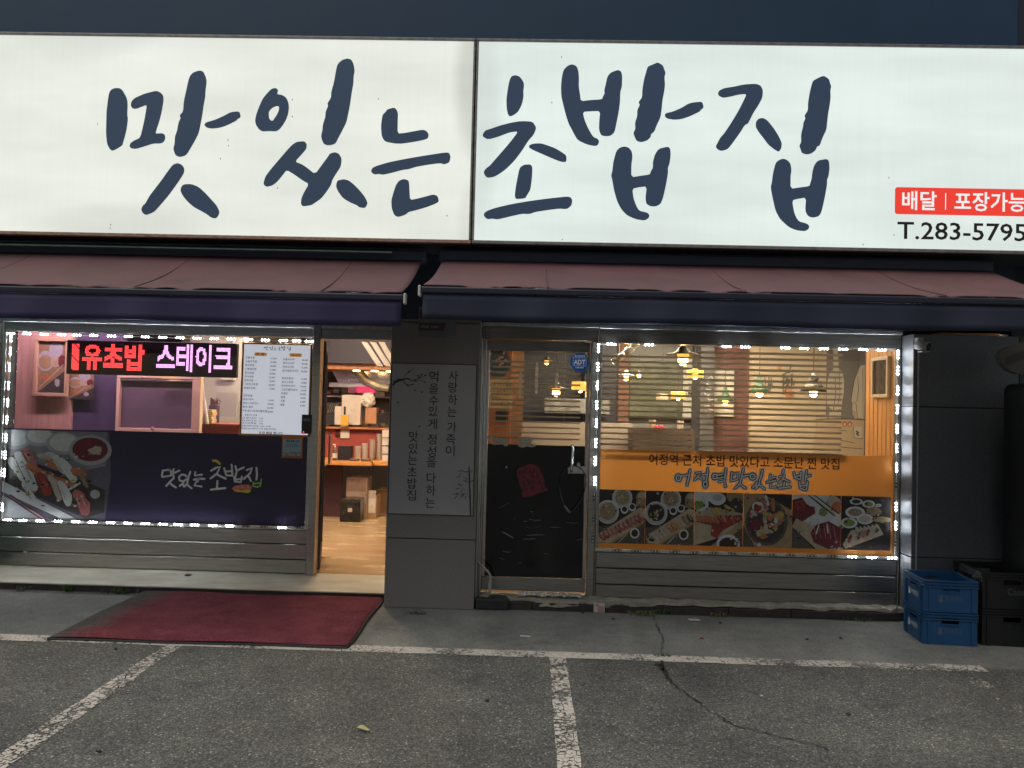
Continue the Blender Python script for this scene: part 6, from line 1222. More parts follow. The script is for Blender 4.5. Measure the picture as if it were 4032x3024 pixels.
for s_, y in (('가족', 1540), ('정성', 1560)): p = P(2708, y, 9.995); text(bm, s_, p.x, p.z, .055, 9.995, .03, 'l', .11)
obj('lettering', bm, blackp, t)
wall('dark grey pillar with pale brush lettering', 2757, 2812, 9.4, mat('slate_pillar', (.09, .09, .10), .6), th=.5)
bm = B(); rr = random.Random(5)
for k in range(16): p = P(2790 + rr.uniform(-9, 9), 1480 + k * 10, 9.39); poly(bm, stroke_loop([(p.x - .03, p.z), (p.x + rr.uniform(-.02, .02), p.z + rr.uniform(-.03, .03)), (p.x + .03, p.z - .01)], .012), 9.39 - k * .0001)
prop(obj('wall_calligraphy', bm, mat('pale_paint', (.5, .5, .48), .6)), 'pale brush strokes down the dark grey pillar', 'calligraphy')
panel('wall_poster', 'pale poster on the wall behind the green flared lamp', 'poster', 2813, 2890, 1452, 1640, 9.5, mat('poster_pale', (.48, .46, .40), .6, var=.1, scale=8))
wall('brown wall strip beside the cream mural wall', 2813, 2951, 9.55, mat('red_brown_wall', (.15, .06, .05), .6, var=.2, scale=4))
wall('cream dining room wall behind the grey flared lamp', 2952, 3252, 9.5, mat('warm_cream', (.56, .46, .33), .6, var=.06, scale=2))
mur = wall('grey mural wall with drawn cooks', 3253, 3480, 9.5, mat('mural_grey', (.20, .19, .19), .6, var=.06, scale=3)); reg(mur)
# brush text and flowers on the cream wall
bm = B(); rr = random.Random(9)
for k in range(30):
    x, y = 3072 + rr.random() * 55, 1465 + rr.random() * 90; p = P(x, y, 9.49); l = rr.uniform(.03, .09); ang = rr.choice([0, 90, 80, 10, 45]) + rr.uniform(-15, 15)
    poly(bm, stroke_loop([(p.x, p.z), (p.x + l * math.cos(R_(ang)), p.z + l * math.sin(R_(ang)))], .016), 9.495 - k * .0001)
for k in range(16):
    x, y = 3012 + rr.random() * 35, 1492 + rr.random() * 60; p = P(x, y, 9.49); l = rr.uniform(.03, .08); poly(bm, stroke_loop([(p.x, p.z), (p.x + l * rr.uniform(-.3, .3), p.z + l)], .012), 9.495 - k * .0001)
prop(obj('wall_calligraphy', bm, mat('ink_grey', (.08, .08, .08), .6)), 'black brush writing on the cream wall', 'calligraphy')
bm = B()
for x, y, rx in ((3104, 1545, .05), (3070, 1443, .03), (3118, 1555, .03)): p = P(x, y, 9.49); poly(bm, ell(p.x, p.z, rx, rx * 1.3, 0, 12), 9.4935)
prop(obj('painted_flower', bm, mat('flower_orange', (.55, .25, .12), .6)), 'orange painted flowers below the black brush writing', 'mural')
# mural figures: outlined white coats at a table
def mq(pts): return [(lambda p: (p.x, p.z))(P(2900 + x / 3.0157, 1250 + y / 3.0157, 9.49)) for x, y in pts]
coat = mat('mural_white', (.58, .53, .45), .6); skin = mat('mural_skin', (.55, .38, .26), .6); inkm = mat('mural_ink', (.07, .055, .05), .6); tablem = mat('mural_table', (.52, .40, .26), .6)
bm = B()
poly(bm, mq([(1100,660),(1150,620),(1210,600),(1260,650),(1280,760),(1275,900),(1250,1040),(1240,1200),(1100,1200),(1110,1080),(1070,1000),(1065,900),(1075,760)]), 9.4950, 0, 0)
poly(bm, mq([(1150,370),(1205,370),(1215,560),(1200,640),(1150,620)]), 9.4945, 0, 0)
poly(bm, mq([(1440,640),(1480,570),(1560,560),(1560,1210),(1440,1200),(1385,1160),(1375,1050),(1360,980),(1380,850),(1400,740)]), 9.4950, 0, 0)
poly(bm, mq([(1380,1100),(1420,1120),(1440,1210),(1470,1300),(1480,1360),(1440,1390),(1420,1340),(1410,1240)]), 9.4942, 0, 1)
poly(bm, mq([(940,1212),(1560,1212),(1560,1660),(900,1660)]), 9.4955, 0, 2)
for l, w in (([(1440,640),(1400,740),(1380,850),(1360,980),(1375,1050)], 8), ([(1440,700),(1450,850),(1430,1000)], 6), ([(1375,1030),(1400,1000),(1420,1030),(1440,1210)], 6), ([(1100,660),(1075,760),(1065,900),(1070,1000)], 7), ([(1170,700),(1180,900),(1150,1100)], 8), ([(1220,620),(1230,900),(1200,1050)], 6), ([(1110,1080),(1160,1120),(1230,1090)], 8), ([(940,1212),(1200,1200),(1560,1215)], 8), ([(1220,1340),(1310,1345)], 7), ([(1230,1460),(1315,1470),(1400,1490)], 7), ([(1220,1535),(1300,1545),(1500,1560)], 8), ([(1390,1300),(1400,1430),(1500,1440)], 7), ([(1500,600),(1505,1200)], 5), ([(1440,480),(1445,640)], 7)):
    poly(bm, stroke_loop(mq(l), w * .00105, .7, 3), 9.4930 - .0001 * (len(bm.faces) % 12), 0, 3)
for x, y in ((1285, 1265), (1345, 1265)): poly(bm, ell(*mq([(x, y)])[0], .03, .035, 0, 12), 9.4925, 0, 4); poly(bm, ell(*mq([(x, y + 5)])[0], .015, .02, 0, 10), 9.492, 0, 0)
poly(bm, ell(*mq([(1030, 1180)])[0], .055, .035, 0, 14), 9.4925, 0, 1); poly(bm, mq([(1395,1300),(1490,1300),(1490,1430),(1400,1430)]), 9.4938, 0, 0)
for k in range(4): poly(bm, ell(*mq([(1430 + 16 * (k % 2), 1355 + 14 * k)])[0], .012, .012, 0, 9), 9.4915 - k * .0001, 0, 3)
obj('mural_drawing', bm, [coat, skin, tablem, inkm, mat('mural_red', (.45, .12, .07), .6)], mur)
# plank-clad side wall by the right end of the window, with a framed picture
pw = reg(prop(obj('plank_wall', bx(2.925, 3.0, 6.17, 6.72, .06, 2.78), mat('wood_back', (.1, .05, .02), .7)), 'orange pine plank wall at the right end of the window', 'wall', kind='structure'))
pine = mat('pine_plank', (.58, .26, .07), .5, var=.22, scale=5, stretch=(5, 5, .6))
for k in range(7): obj('plank', bbx(2.908, 2.924, 6.172 + k * .078, 6.246 + k * .078, .06, 2.77, .003), pine, pw)
t = thing('framed_picture', 'pale framed picture on the pine plank wall', 'picture', (2.90, 6.4, 1.68))
fz0, fz1, fy0, fy1 = P(3440, 1565, 6.4).z, P(3440, 1405, 6.4).z, 6.26, 6.56; fm = mat('pale_wood_frame', (.56, .46, .33), .5)
for q in ((fy0, fy1, fz0, fz0 + .028), (fy0, fy1, fz1 - .028, fz1), (fy0, fy0 + .028, fz0 + .028, fz1 - .028), (fy1 - .028, fy1, fz0 + .028, fz1 - .028)): obj('frame', bbx(2.882, 2.906, q[0], q[1], q[2], q[3], .002), fm, t)
obj('print', bx(2.898, 2.904, fy0 + .02, fy1 - .02, fz0 + .02, fz1 - .02), mat('dark_print_glossy', (.09, .07, .06), .12, var=.5, scale=9), t)
# half-height counter and shelf behind the blinds
wall('beige half wall behind the door blind', 2052, 2492, 9.0, mat('beige_half_wall', (.30, .26, .23), .6, var=.06, scale=3), .06, P(2250, 1662, 9.0).z)
t = panel('bar_counter', 'dark brown bar counter behind the blinds', 'counter', 2493, 2735, 1690, 1760, 8.6, mat('dark_counter', (.10, .075, .06), .4, var=.15, scale=4), .5, zf=.06)
panel('kitchen_shelf', 'grey shelf with blue boxes behind the door blind', 'shelf', 2145, 2400, 1570, 1628, 9.7, mat('grey_shelf', (.24, .24, .24), .5, var=.5, scale=9), .25)
cup_m = mat('paper_cup', (.55, .48, .38), .6); ctz = P(2493, 1690, 8.6).z
for k, (x, lab) in enumerate(((2570, 'paper cup on the counter nearest the door'), (2680, 'paper cup on the counter below the landscape picture'))):
    p = P(x, 1690, 8.7); prop(obj('paper_cup', lathe(B(), [(.03, 0), (.04, .1), (.042, .105)], (p.x, 8.72, ctz + .001), 12), cup_m), lab, 'cup', 'paper cups on the bar counter')
p = P(2594, 1636, 8.6); bm = B(); bx_w = .05
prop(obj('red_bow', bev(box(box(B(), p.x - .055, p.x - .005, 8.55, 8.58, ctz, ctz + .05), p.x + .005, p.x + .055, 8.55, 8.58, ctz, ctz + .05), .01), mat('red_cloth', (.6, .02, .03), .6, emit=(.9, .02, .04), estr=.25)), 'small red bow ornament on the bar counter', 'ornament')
# things seen through the glass door
wall('orange wooden wall behind the glass door', 1880, 2012, 8.4, orange_wood); wall('tan post behind the glass door', 2013, 2058, 8.5, mat('tan_post', (.3, .2, .12), .6), th=.2)
wall('dark navy wall seen through the glass door', 2059, 2300, 10.2, navyd)
p = P(1960, 1430, 8.38); bm = B(); poly(bm, ell(p.x, p.z, .14, .16, 0, 26), 8.385, .004); t = reg(prop(obj('round_poster', bm, mat('poster_night_blue', (.02, .05, .11), .5, var=.5, scale=20)), 'round dark blue poster on the orange wooden wall', 'poster'))
bm = B()
for k in range(9): poly(bm, ell(p.x + rnd.uniform(-.1, .1), p.z + rnd.uniform(-.12, .12), .022, .012, rnd.uniform(0, 90), 10), 8.380 - k * .0001)
obj('pattern', bm, mat('poster_cream', (.55, .42, .33), .6), t)
t = reg(panel('text_poster', 'cream poster with handwritten text on the orange wooden wall', 'poster', 1915, 2018, 1495, 1608, 8.38, mat('cream_paper', (.62, .54, .36), .6), .01)); bm = B()
for k, s_ in enumerate(('사이처 고마스 봄듬어', '사 하느님이 주신 김하던', '지 게 지나', '면 하느님 즐기 겸하여')): p = P(1920, 1520 + k * 24, 8.378); text(bm, s_, p.x, p.z, .028, 8.378, .01)
obj('lettering', bm, tk, t)
panel('hanging_apron', 'black apron hanging under the text poster', 'apron', 1952, 2000, 1618, 1662, 8.37, mat('apron_black', (.02, .02, .02), .8), .02)

# ------------------------------------------------------------------ lamps
bulb_m = mat('warm_bulb', (.9, .7, .4), .3, emit=(1., .50, .13), estr=38.); amber = mat('amber_glass', (.6, .3, .05), .4, emit=(1., .46, .08), estr=1.3)
cordm = mat('lamp_cord', (.05, .04, .035), .6); shade_dark = mat('shade_dark', (.12, .09, .07), .45, .3)
def pendant(label, kind, px, py, wpx, Y, shade, estr=1.):
    c = P(px, py, Y); w = wpx / FPX * Y; r = w / 2
    t = thing('pendant_lamp', label, 'lamp', (c.x, c.y, c.z), 'pendant lamps in the dining room')
    obj('cord', tube(B(), [(c.x, Y, c.z + r * .6), (c.x, Y, 2.775)], .004, 5), cordm, t)
    if kind == 'ufo':
        obj('shade', lathe(B(), [(r * .36, r * .05), (r, 0), (r * .97, r * .04), (r * .45, r * .16), (r * .3, r * .4), (.012, r * .62)], c, 24), shade, t, True)
        obj('glass_drum', lathe(B(), [(r * .34, -r * .16), (r * .36, r * .045)], c, 18), amber, t, True); zb = c.z - r * .3
    elif kind == 'flare':
        obj('shade', lathe(B(), [(r * .985, 0), (r, .0), (r * .62, r * .55), (r * .3, r * .85), (r * .5, r * 1.2), (r * .2, r * 1.22), (r * .16, r * 1.6), (.01, r * 1.62)], c, 24), shade, t, True); zb = c.z - r * .1
    else:
        obj('shade', lathe(B(), [(r * .98, -r * .5), (r, -r * .5), (r, r * .5), (r * .9, r * .52), (.01, r * .55)], c, 24), shade, t, True); zb = c.z - r * .3
    bm = B(); bmesh.ops.create_uvsphere(bm, u_segments=14, v_segments=8, radius=r * (.3 if kind != 'drum' else .25), matrix=Matrix.Translation((c.x, Y, zb - r * (.04 if kind != 'drum' else .2)))); obj('bulb', bm, bulb_m, t, True)
    return t
green_s = mat('green_shade', (.06, .13, .07), .4); grey_s = mat('grey_shade', (.09, .085, .07), .5); pale_s = mat('pale_shade', (.5, .5, .42), .5)
pendant('flat bronze pendant lamp with amber drum, largest behind the blinds', 'ufo', 2690, 1397, 132, 7.3, shade_dark)
pendant('pale dish pendant lamp behind the left blind', 'ufo', 2466, 1478, 66, 8.6, pale_s); pendant('small glowing pendant beside the pale dish lamp', 'ufo', 2516, 1472, 46, 9.0, shade_dark)
pendant('amber drum pendant between the two window blinds', 'drum', 2738, 1470, 64, 8.2, amber); pendant('amber drum pendant in front of the landscape picture', 'drum', 2670, 1556, 56, 9.0, amber); pendant('small cream drum pendant in front of the landscape picture', 'drum', 2608, 1564, 48, 9.3, mat('cream_shade', (.6, .5, .35), .5, emit=(1, .6, .3), estr=.35))
pendant('grey flared pendant lamp with glowing bulb', 'flare', 3203, 1542, 100, 7.6, grey_s); pendant('green flared pendant with red wall flowers behind', 'flare', 2990, 1545, 82, 8.5, green_s); pendant('green flared pendant before the pale poster', 'flare', 2856, 1580, 72, 9.1, green_s)
pendant('amber drum pendant in front of the door edge', 'drum', 2285, 1521, 68, 8.0, amber); pendant('flat pendant with wide rim behind the tape strips', 'ufo', 2190, 1530, 100, 8.4, shade_dark); pendant('bright pendant bulb near the top of the glass door', 'ufo', 2153, 1420, 50, 8.0, shade_dark)
tube_m = mat('tube_light', (.9, .9, .9), .3, emit=(1., .93, .82), estr=7.)
for x, y, lab in ((2490, 1366, 'white ceiling spotlight nearest the window head'), (2472, 1385, 'small white ceiling spotlight between two others'), (2437, 1411, 'white ceiling spotlight furthest into the room')):
    p = P(x, y, 8.2); t = thing('ceiling_spotlight', lab, 'spotlight', p, 'ceiling spotlights in the dining room')
    obj('body', tube(B(), [p + Vector((-.05, .06, -.03)), p + Vector((.05, -.02, .04))], .035, 12), mat('white_metal', (.6, .6, .6), .4), t, True); obj('lens', tube(B(), [p + Vector((-.054, .063, -.033)), p + Vector((-.046, .057, -.027))], .032, 12), tube_m, t); obj('stem', tube(B(), [p + Vector((0, .02, .02)), (p.x, p.y + .02, 2.77)], .008, 6), mat('white_metal', (0, 0, 0)), t)
# linear fill lamps added to brighten kitchen and dining room
dif = mat('fill_diffuser', (.9, .85, .7), .4, emit=(1., .78, .53), estr=330.); vio = mat('haze_fill_diffuser', (.8, .7, .85), .4, emit=(1., .60, .80), estr=95.)  # violet fill imitates the haze behind the left window
for lab, x, y, l, dm in (('added linear fill lamp over the kitchen counter', -2.6, 8.6, .4, dif), ('added linear fill lamp over the entrance', -1.9, 8.0, .2, dif), ('added violet fill lamp for haze inside the menu window', -4.2, 7.2, .9, vio), ('added linear fill lamp over the dining tables', 1.4, 8.4, .6, dif), ('added linear fill lamp by the pine wall', 2.5, 7.6, .35, dif)):
    t = thing('added_ceiling_lamp', lab, 'lamp', (x, y, 2.74), 'added linear fill lamps'); obj('added_lamp_housing', bbx(x - l - .02, x + l + .02, y - .05, y + .05, 2.745, 2.779, .004), mat('white_metal', (0, 0, 0)), t); obj('added_lamp_diffuser', bx(x - l, x + l, y - .035, y + .035, 2.736, 2.744), dm, t)

# ------------------------------------------------------------------ interior: kitchen and entrance
wall('pine wall with two food pictures inside the left window', 60, 277, 7.7, mat('glare_tinted_pine', (.60, .38, .30), .5, var=.2, scale=4, stretch=(5, 5, .6)))  # pink cast of the LED glare is mixed into the pine colour
wall('dark wall with painted violet haze behind the LED display', 278, 470, 7.75, haze_tint_w); wall('dark wall with painted violet haze below the kitchen hatch', 471, 790, 7.75, haze_tint_w, .06, P(600, 1700, 7.75).z)
def food_frame(label, xa, xb, ya, yb_, Y, seed, frame=True):
    a, b_ = P(xa, ya, Y), P(xb, yb_, Y); t = thing('food_picture', label, 'picture', (a.x, Y, b_.z), 'food pictures on the pine wall'); f = .035
    if frame:
        for q in ((a.x, b_.x, a.z - f, a.z), (a.x, b_.x, b_.z, b_.z + f), (a.x, a.x + f, b_.z + f, a.z - f), (b_.x - f, b_.x, b_.z + f, a.z - f)): obj('frame', bbx(q[0], q[1], Y - .03, Y, q[2], q[3], .003), mat('light_wood_frame', (.55, .38, .24), .5), t)
    p = Print(a.x + (f if frame else 0), b_.x - (f if frame else 0), b_.z + (f if frame else 0), a.z - (f if frame else 0), Y - .005); p.shape([(0, 0), (1, 0), (1, 1), (0, 1)], I['tan'])
    p.shape([(0, 0), (1, .0), (1, .45)], I['char']); p.e(.25, .62, .3, .2, I['rim']); p.e(.25, .6, .24, .14, I['wood']); p.e(.62, .85, .25, .16, I['rim']); p.e(.62, .6, .18, .1, I['wood2']); p.e(.85, .62, .14, .12, I['wine']); p.blob(.7, .2, .1, .08, I['rim']); p.blob(.35, .3, .2, .06, I['salmon']); p.line((.0, .06), (.9, .55), .03, I['wood2'])
    p.done('print', t); return t
food_frame('large framed food picture on the pine wall', 143, 270, 1330, 1562, 7.66, 1); food_frame('small unframed food picture beside the large framed one', 276, 368, 1465, 1574, 7.70, 2, False)
# serving hatch with roller blind
hx = thing('serving_hatch', 'wooden framed kitchen hatch with dark roller blind', 'hatch', P(630, 1700, 7.7)); Yh = 7.7
a, b_ = P(468, 1488, Yh), P(790, 1705, Yh); hw = mat('hatch_wood', (.72, .52, .38), .5, var=.12, scale=5); z1h, z0h = P(630, 1480, Yh).z, P(630, 1703, Yh).z
for q in ((a.x, b_.x, z1h - .03, z1h), (a.x, b_.x, z0h, z0h + .04), (a.x, a.x + .035, z0h + .04, z1h - .03), (b_.x - .085, b_.x, z0h + .04, z1h - .03)): obj('frame', bbx(q[0], q[1], Yh - .04, Yh + .03, q[2], q[3], .004), hw, hx)
obj('roller_blind', bx(a.x + .035, b_.x - .09, Yh + .0, Yh + .006, z0h + .045, z1h - .04), mat('roller_plum', (.13, .095, .13), .7, var=.15, scale=2), hx)
obj('roller', tube(B(), [(a.x + .03, Yh - .02, z1h - .045), (b_.x - .09, Yh - .02, z1h - .045)], .014, 10), alu, hx)
obj('blind_pull', lathe(B(), [(.012, 0), (.02, .012), (.012, .03), (.004, .034)], (P(610, 1690, Yh).x, Yh - .05, P(610, 1692, Yh).z), 12), mat('clear_plastic', (.4, .35, .3), .2), hx, True)
for dx in (-.04, .035): 
    bm = B(); bmesh.ops.create_uvsphere(bm, u_segments=12, v_segments=8, radius=.028, matrix=Matrix.Translation(P(660 + dx * 300, 1473, 7.6)) @ Matrix.Diagonal((1.5, 1, .75, 1))); prop(obj('yellow_lamp', bm, mat('yellow_lamp_glass', (.6, .4, .1), .3, emit=(1., .62, .12), estr=2.2)), 'small yellow lamp ' + ('nearer the display centre' if dx < 0 else 'nearer the pink letters') + ' above the hatch', 'lamp', 'small yellow lamps above the hatch')
# white kitchen wall and its things
wall('white tiled kitchen wall beside the hatch', 740, 960, 9.0, mat('kitchen_white', (.50, .48, .46), .45, var=.05, scale=3))
panel('switch_plate', 'white switch box on the kitchen wall', 'switch', 868, 925, 1478, 1496, 8.97, mat('switch_white', (.6, .58, .54), .4), .03)
panel('kitchen_board', 'grey white board leaning on the kitchen counter', 'board', 850, 932, 1545, 1640, 8.8, mat('board_grey', (.42, .41, .40), .5), .02)
ct = thing('kitchen_counter', 'red fronted kitchen counter beside the hatch', 'counter', (P(860, 1705, 8.0).x, 8.2, .06)); a, b_ = P(780, 1666, 8.0), P(940, 1666, 8.0)
obj('front', bx(a.x, b_.x, 8.0, 8.04, .06, a.z - .03), red_panel, ct); obj('top', bbx(a.x - .02, b_.x + .02, 7.97, 8.5, a.z - .028, a.z, .004), mat('red_top', (.33, .08, .06), .4), ct); tz = a.z
p = P(832, 1660, 8.15); t = thing('knife_stand', 'dark stand holding scissors and knives in the kitchen', 'stand', (p.x, 8.2, tz))
obj('body', bbx(p.x - .055, p.x + .035, 8.2, 8.28, tz + .001, tz + .19, .005), mat('stand_plum', (.08, .05, .09), .5), t)
for k in range(3): obj('knife_handle', bbx(p.x - .05 + k * .028, p.x - .03 + k * .028, 8.22, 8.25, tz + .192, tz + .27 - .015 * k, .004), mat('handle_brown', (.15, .08, .07), .5), t)
obj('scissor_loop', tube(B(), [(p.x + .045 + .016 * math.cos(q), 8.22, tz + .225 + .024 * math.sin(q)) for q in np.linspace(0, 6.28, 13)], .004, 6), mat('scissor_black', (.02, .02, .02), .4), t); obj('scissor_blade', tube(B(), [(p.x + .035, 8.22, tz + .20), (p.x + .025, 8.22, tz + .265), (p.x + .01, 8.22, tz + .262)], .004, 6), mat('scissor_black', (0, 0, 0)), t)
p = P(828, 1660, 8.1); cloth = mat('cream_towel', (.62, .46, .27), .9, var=.12, scale=20, bump=.3, bscale=90)
for k in range(7): prop(obj('folded_towel', bbx(p.x - .075 + rnd.uniform(-.006, .006), p.x + .055 + rnd.uniform(-.008, .008), 8.02, 8.14, tz + .002 + k * .0205, tz + .021 + k * .0205, .006, 2), cloth), 'folded cream towel, number %s of the stack on the red counter' % ('one', 'two', 'three', 'four', 'five', 'six', 'seven')[k], 'towel', 'stack of folded towels')
for o_ in [o for o in COL.objects if o.name.startswith('folded_towel')]: o_['label'] = 'folded cream towel in the stack on the red kitchen counter'
p = P(792, 1560, 7.95); bm = B(); g = {}
for i in range(9):
    for j in range(13):
        tt = j / 12; g[i, j] = bm.verts.new((p.x + (-.05 + .13 * i / 8) * (.35 + .75 * tt), 7.95 + .02 * math.sin(i * 1.4 + tt * 2), p.z + .13 - tt * .42))
for i in range(8):
    for j in range(12): bm.faces.new((g[i, j], g[i+1, j], g[i+1, j+1], g[i, j+1]))
bmesh.ops.recalc_face_normals(bm, faces=bm.faces); bmesh.ops.solidify(bm, geom=list(bm.faces), thickness=.004); prop(obj('hanging_cloth', bm, mat('white_cloth', (.62, .58, .52), .9, var=.08, scale=12), smooth=True), 'white cloth hanging beside the hatch frame', 'cloth')
# doorway view: counters, soffit, hood, boxes
DK = 9.7
a, b_ = P(1200, 1836, DK), P(1462, 1848, DK); sd = thing('entrance_counter', 'red and wood counter inside the open doorway', 'counter', (a.x, DK, .06)); zt_ = P(1330, 1815, DK).z
obj('ledge', bbx(a.x, b_.x, DK, DK + .6, zt_ - .055, zt_, .006), mat('ledge_wood', (.58, .27, .08), .4, var=.15, scale=4), sd)
obj('ledge', bbx(b_.x + .002, b_.x + .55, DK + .1, DK + .6, zt_ - .055, zt_, .006), mat('ledge_wood', (0, 0, 0)), sd)
obj('base', bx(a.x, P(1345, 1950, DK + .3).x, DK + .3, DK + .34, .06, zt_ - .06), mat('dark_maroon', (.06, .025, .03), .5), sd)
zl = P(1400, 1682, DK + .55).z
obj('front', bx(a.x, b_.x + .6, DK + .58, DK + .62, zt_ + .002, zl - .03), red_panel, sd); obj('upper_ledge', bbx(a.x, b_.x + .6, DK + .5, DK + .95, zl - .028, zl, .005), mat('upper_ledge_wood', (.38, .15, .06), .4, var=.15, scale=4), sd)
wall('grey kitchen wall behind the doorway counter', 1180, 1640, 11.6, mat('kitchen_grey', (.10, .09, .085), .5, var=.12, scale=3)); 
sf = thing('kitchen_soffit', 'orange wooden soffit with small downlights over the kitchen', 'soffit', P(1400, 1450, 10.4)); z1 = P(1400, 1432, 10.4).z
obj('board', bx(P(1200, 1440, 10.4).x, P(1640, 1440, 10.4).x, 10.4, 11.5, z1 - .08, z1 + .0), orange_wood, sf)
for x in (1389, 1462, 1523): p = P(x, 1446, 10.39); obj('downlight', lathe(B(), [(.05, -.012), (.045, .0)], (p.x, 10.62, z1 - .081), 14), mat('downlight_glow', (.9, .8, .6), .3, emit=(1., .66, .3), estr=14.), sf)
p0, p1 = P(1285, 1440, 10.38), P(1640, 1440, 10.38); prop(obj('black_header', bx(P(1200, 1400, 10.3).x, p1.x, 10.3, 10.38, z1 - .0, 2.77), mat('black_header', (.03, .025, .045), .5)), 'black panel above the wooden kitchen soffit', 'panel')
for k, (xa, xb) in enumerate(((1418, 1480), (1452, 1512), (1486, 1540))):
    a, b_ = P(xa, 1345, 9.3), P(xb, 1440, 9.3); bm = B(); poly(bm, [(a.x, a.z), (a.x + .07, a.z), (b_.x + .075, b_.z), (b_.x, b_.z)], 9.4, .03); prop(obj('slanted_board', bm, mat('board_pale', (.30, .27, .25), .6)), ('pale slanted board nearest the black header', 'pale slanted board between two others in the doorway', 'pale slanted board nearest the pillar')[k], 'board', 'slanted ceiling boards')
hd_ = thing('range_hood', 'stainless range hood with silver duct in the kitchen', 'range hood', P(1400, 1500, 10.9)); a, b_ = P(1300, 1447, 10.9), P(1535, 1510, 10.9)
bm = B(); v = [bm.verts.new(q) for q in ((a.x, 10.9, a.z), (b_.x, 10.9, a.z), (b_.x, 10.9, b_.z), (a.x + .12, 10.9, b_.z), (a.x, 11.5, a.z), (b_.x, 11.5, a.z), (b_.x, 11.5, b_.z - .1), (a.x + .12, 11.5, b_.z - .1))]
for f in ((0,3,2,1),(4,5,6,7),(0,1,5,4),(1,2,6,5),(2,3,7,6),(3,0,4,7)): bm.faces.new([v[i] for i in f])
bmesh.ops.recalc_face_normals(bm, faces=bm.faces); obj('canopy', bm, mat('hood_steel', (.55, .56, .56), .25, .9, var=.1, scale=4), hd_)
obj('lip', bbx(a.x, b_.x, 10.86, 10.895, b_.z - .07, b_.z, .004), mat('hood_lip', (.5, .5, .5), .3, .9), hd_); obj('duct_foil', tube(B(), [P(1400, 1455, 10.84), P(1440, 1500, 10.83), P(1490, 1525, 10.83), P(1530, 1532, 10.83)], [.05, .06, .07, .05], 9), mat('foil', (.30, .28, .24), .5, .4, var=.4, scale=14, bump=.6, bscale=12), hd_)
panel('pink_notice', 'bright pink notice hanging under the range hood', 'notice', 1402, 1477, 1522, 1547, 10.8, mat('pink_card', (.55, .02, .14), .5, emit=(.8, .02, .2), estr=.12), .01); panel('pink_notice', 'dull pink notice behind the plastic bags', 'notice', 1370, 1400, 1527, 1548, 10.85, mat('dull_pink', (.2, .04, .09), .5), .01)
panel('dark_rack', 'dark slatted bottle rack on the kitchen ledge', 'rack', 1262, 1340, 1585, 1672, 10.3, mat('rack_black', (.03, .025, .03), .5), .2)
for k in range(4): pa, pb = P(1290 + k * 8, 1625, 10.28), P(1303 + k * 8, 1592, 10.28); prop(obj('steel_ladle', tube(B(), [pa, pb], .008, 6), alu), 'steel utensil handle in the dark rack', 'utensil', 'utensils in the dark rack')
tr = mat('clear_lid', (.55, .48, .42), .3, var=.1, scale=8)
panel('plastic_sheet_stack', 'tall stack of clear plastic lids standing on the kitchen ledge', 'lids', 1345, 1420, 1555, 1672, 10.28, tr, .1); panel('plastic_sheet_stack', 'leaning clear plastic lids beside the dark rack', 'lids', 1318, 1345, 1600, 1672, 10.25, tr, .06)
t = reg(panel('yellow_tag', 'yellow printed tag on a black clip at the kitchen ledge', 'tag', 1342, 1371, 1635, 1676, 10.15, mat('tag_yellow', (.62, .34, .03), .5), .01)); p = P(1357, 1633, 10.15); obj('clip', bx(p.x - .012, p.x + .012, 10.14, 10.16, p.z + .001, p.z + .11), mat('clip_black', (.02, .02, .02), .4), t)
bm = B(); bmesh.ops.create_icosphere(bm, subdivisions=3, radius=.1, matrix=Matrix.Translation(P(1448, 1575, 10.3)) @ Matrix.Diagonal((1, .7, .9, 1)))
for v in bm.verts: v.co += Vector((rnd.uniform(-1, 1), rnd.uniform(-1, 1), rnd.uniform(-1, 1))) * .016
prop(obj('plastic_bag', bm, mat('white_bag', (.6, .55, .48), .5, var=.1, scale=20)), 'crumpled white plastic bags on the kitchen ledge', 'bag')
panel('wooden_caddy', 'orange brown wooden caddy on the kitchen ledge', 'caddy', 1438, 1482, 1605, 1668, 10.25, mat('caddy_wood', (.42, .2, .1), .5, var=.15, scale=6), .15); panel('black_pot', 'black pot on the kitchen ledge beside the wooden caddy', 'pot', 1484, 1520, 1625, 1668, 10.25, mat('pot_black', (.025, .02, .02), .3), .15)
t = reg(prop(obj('call_box', bbx(P(1313, 1700, 9.9).x, P(1351, 1700, 9.9).x, 10.255, 10.275, P(1330, 1725, 10.27).z, P(1330, 1677, 10.27).z, .006, 2), mat('call_beige', (.58, .50, .40), .4)), 'cream control box on the red counter front', 'control box'))
for y in (1689, 1712): a, b_ = P(1320, y - 6, 10.25), P(1340, y + 6, 10.25); obj('display', bx(a.x, b_.x, 10.250, 10.254, b_.z, a.z), mat('display_dark', (.06, .02, .02), .3), t)
p = P(1318, 1808, 9.8); t = thing('soap_bottle', 'pump soap bottle on the wooden ledge', 'bottle', (p.x, 9.8, zt_)); c_ = (p.x, 9.8, zt_ + .001)
obj('body', lathe(B(), [(.03, 0), (.032, .01), (.032, .12), (.012, .15), (.01, .165)], c_, 14), mat('soap_brown', (.12, .07, .05), .3), t, True); obj('label', lathe(B(), [(.0325, .03), (.0325, .09)], c_, 14), mat('soap_label', (.6, .55, .45), .5), t); obj('pump', tube(B(), [(p.x, 9.8, zt_ + .165), (p.x, 9.8, zt_ + .2), (p.x - .03, 9.8, zt_ + .2)], .009, 8), mat('pump_white', (.6, .57, .5), .4), t)
panel('napkin_box', 'black napkin box on the wooden ledge', 'box', 1330, 1382, 1757, 1812, 9.82, mat('napkin_black', (.02, .018, .022), .4), .12)
tub = mat('white_tub', (.58, .52, .46), .4, var=.05, scale=9)
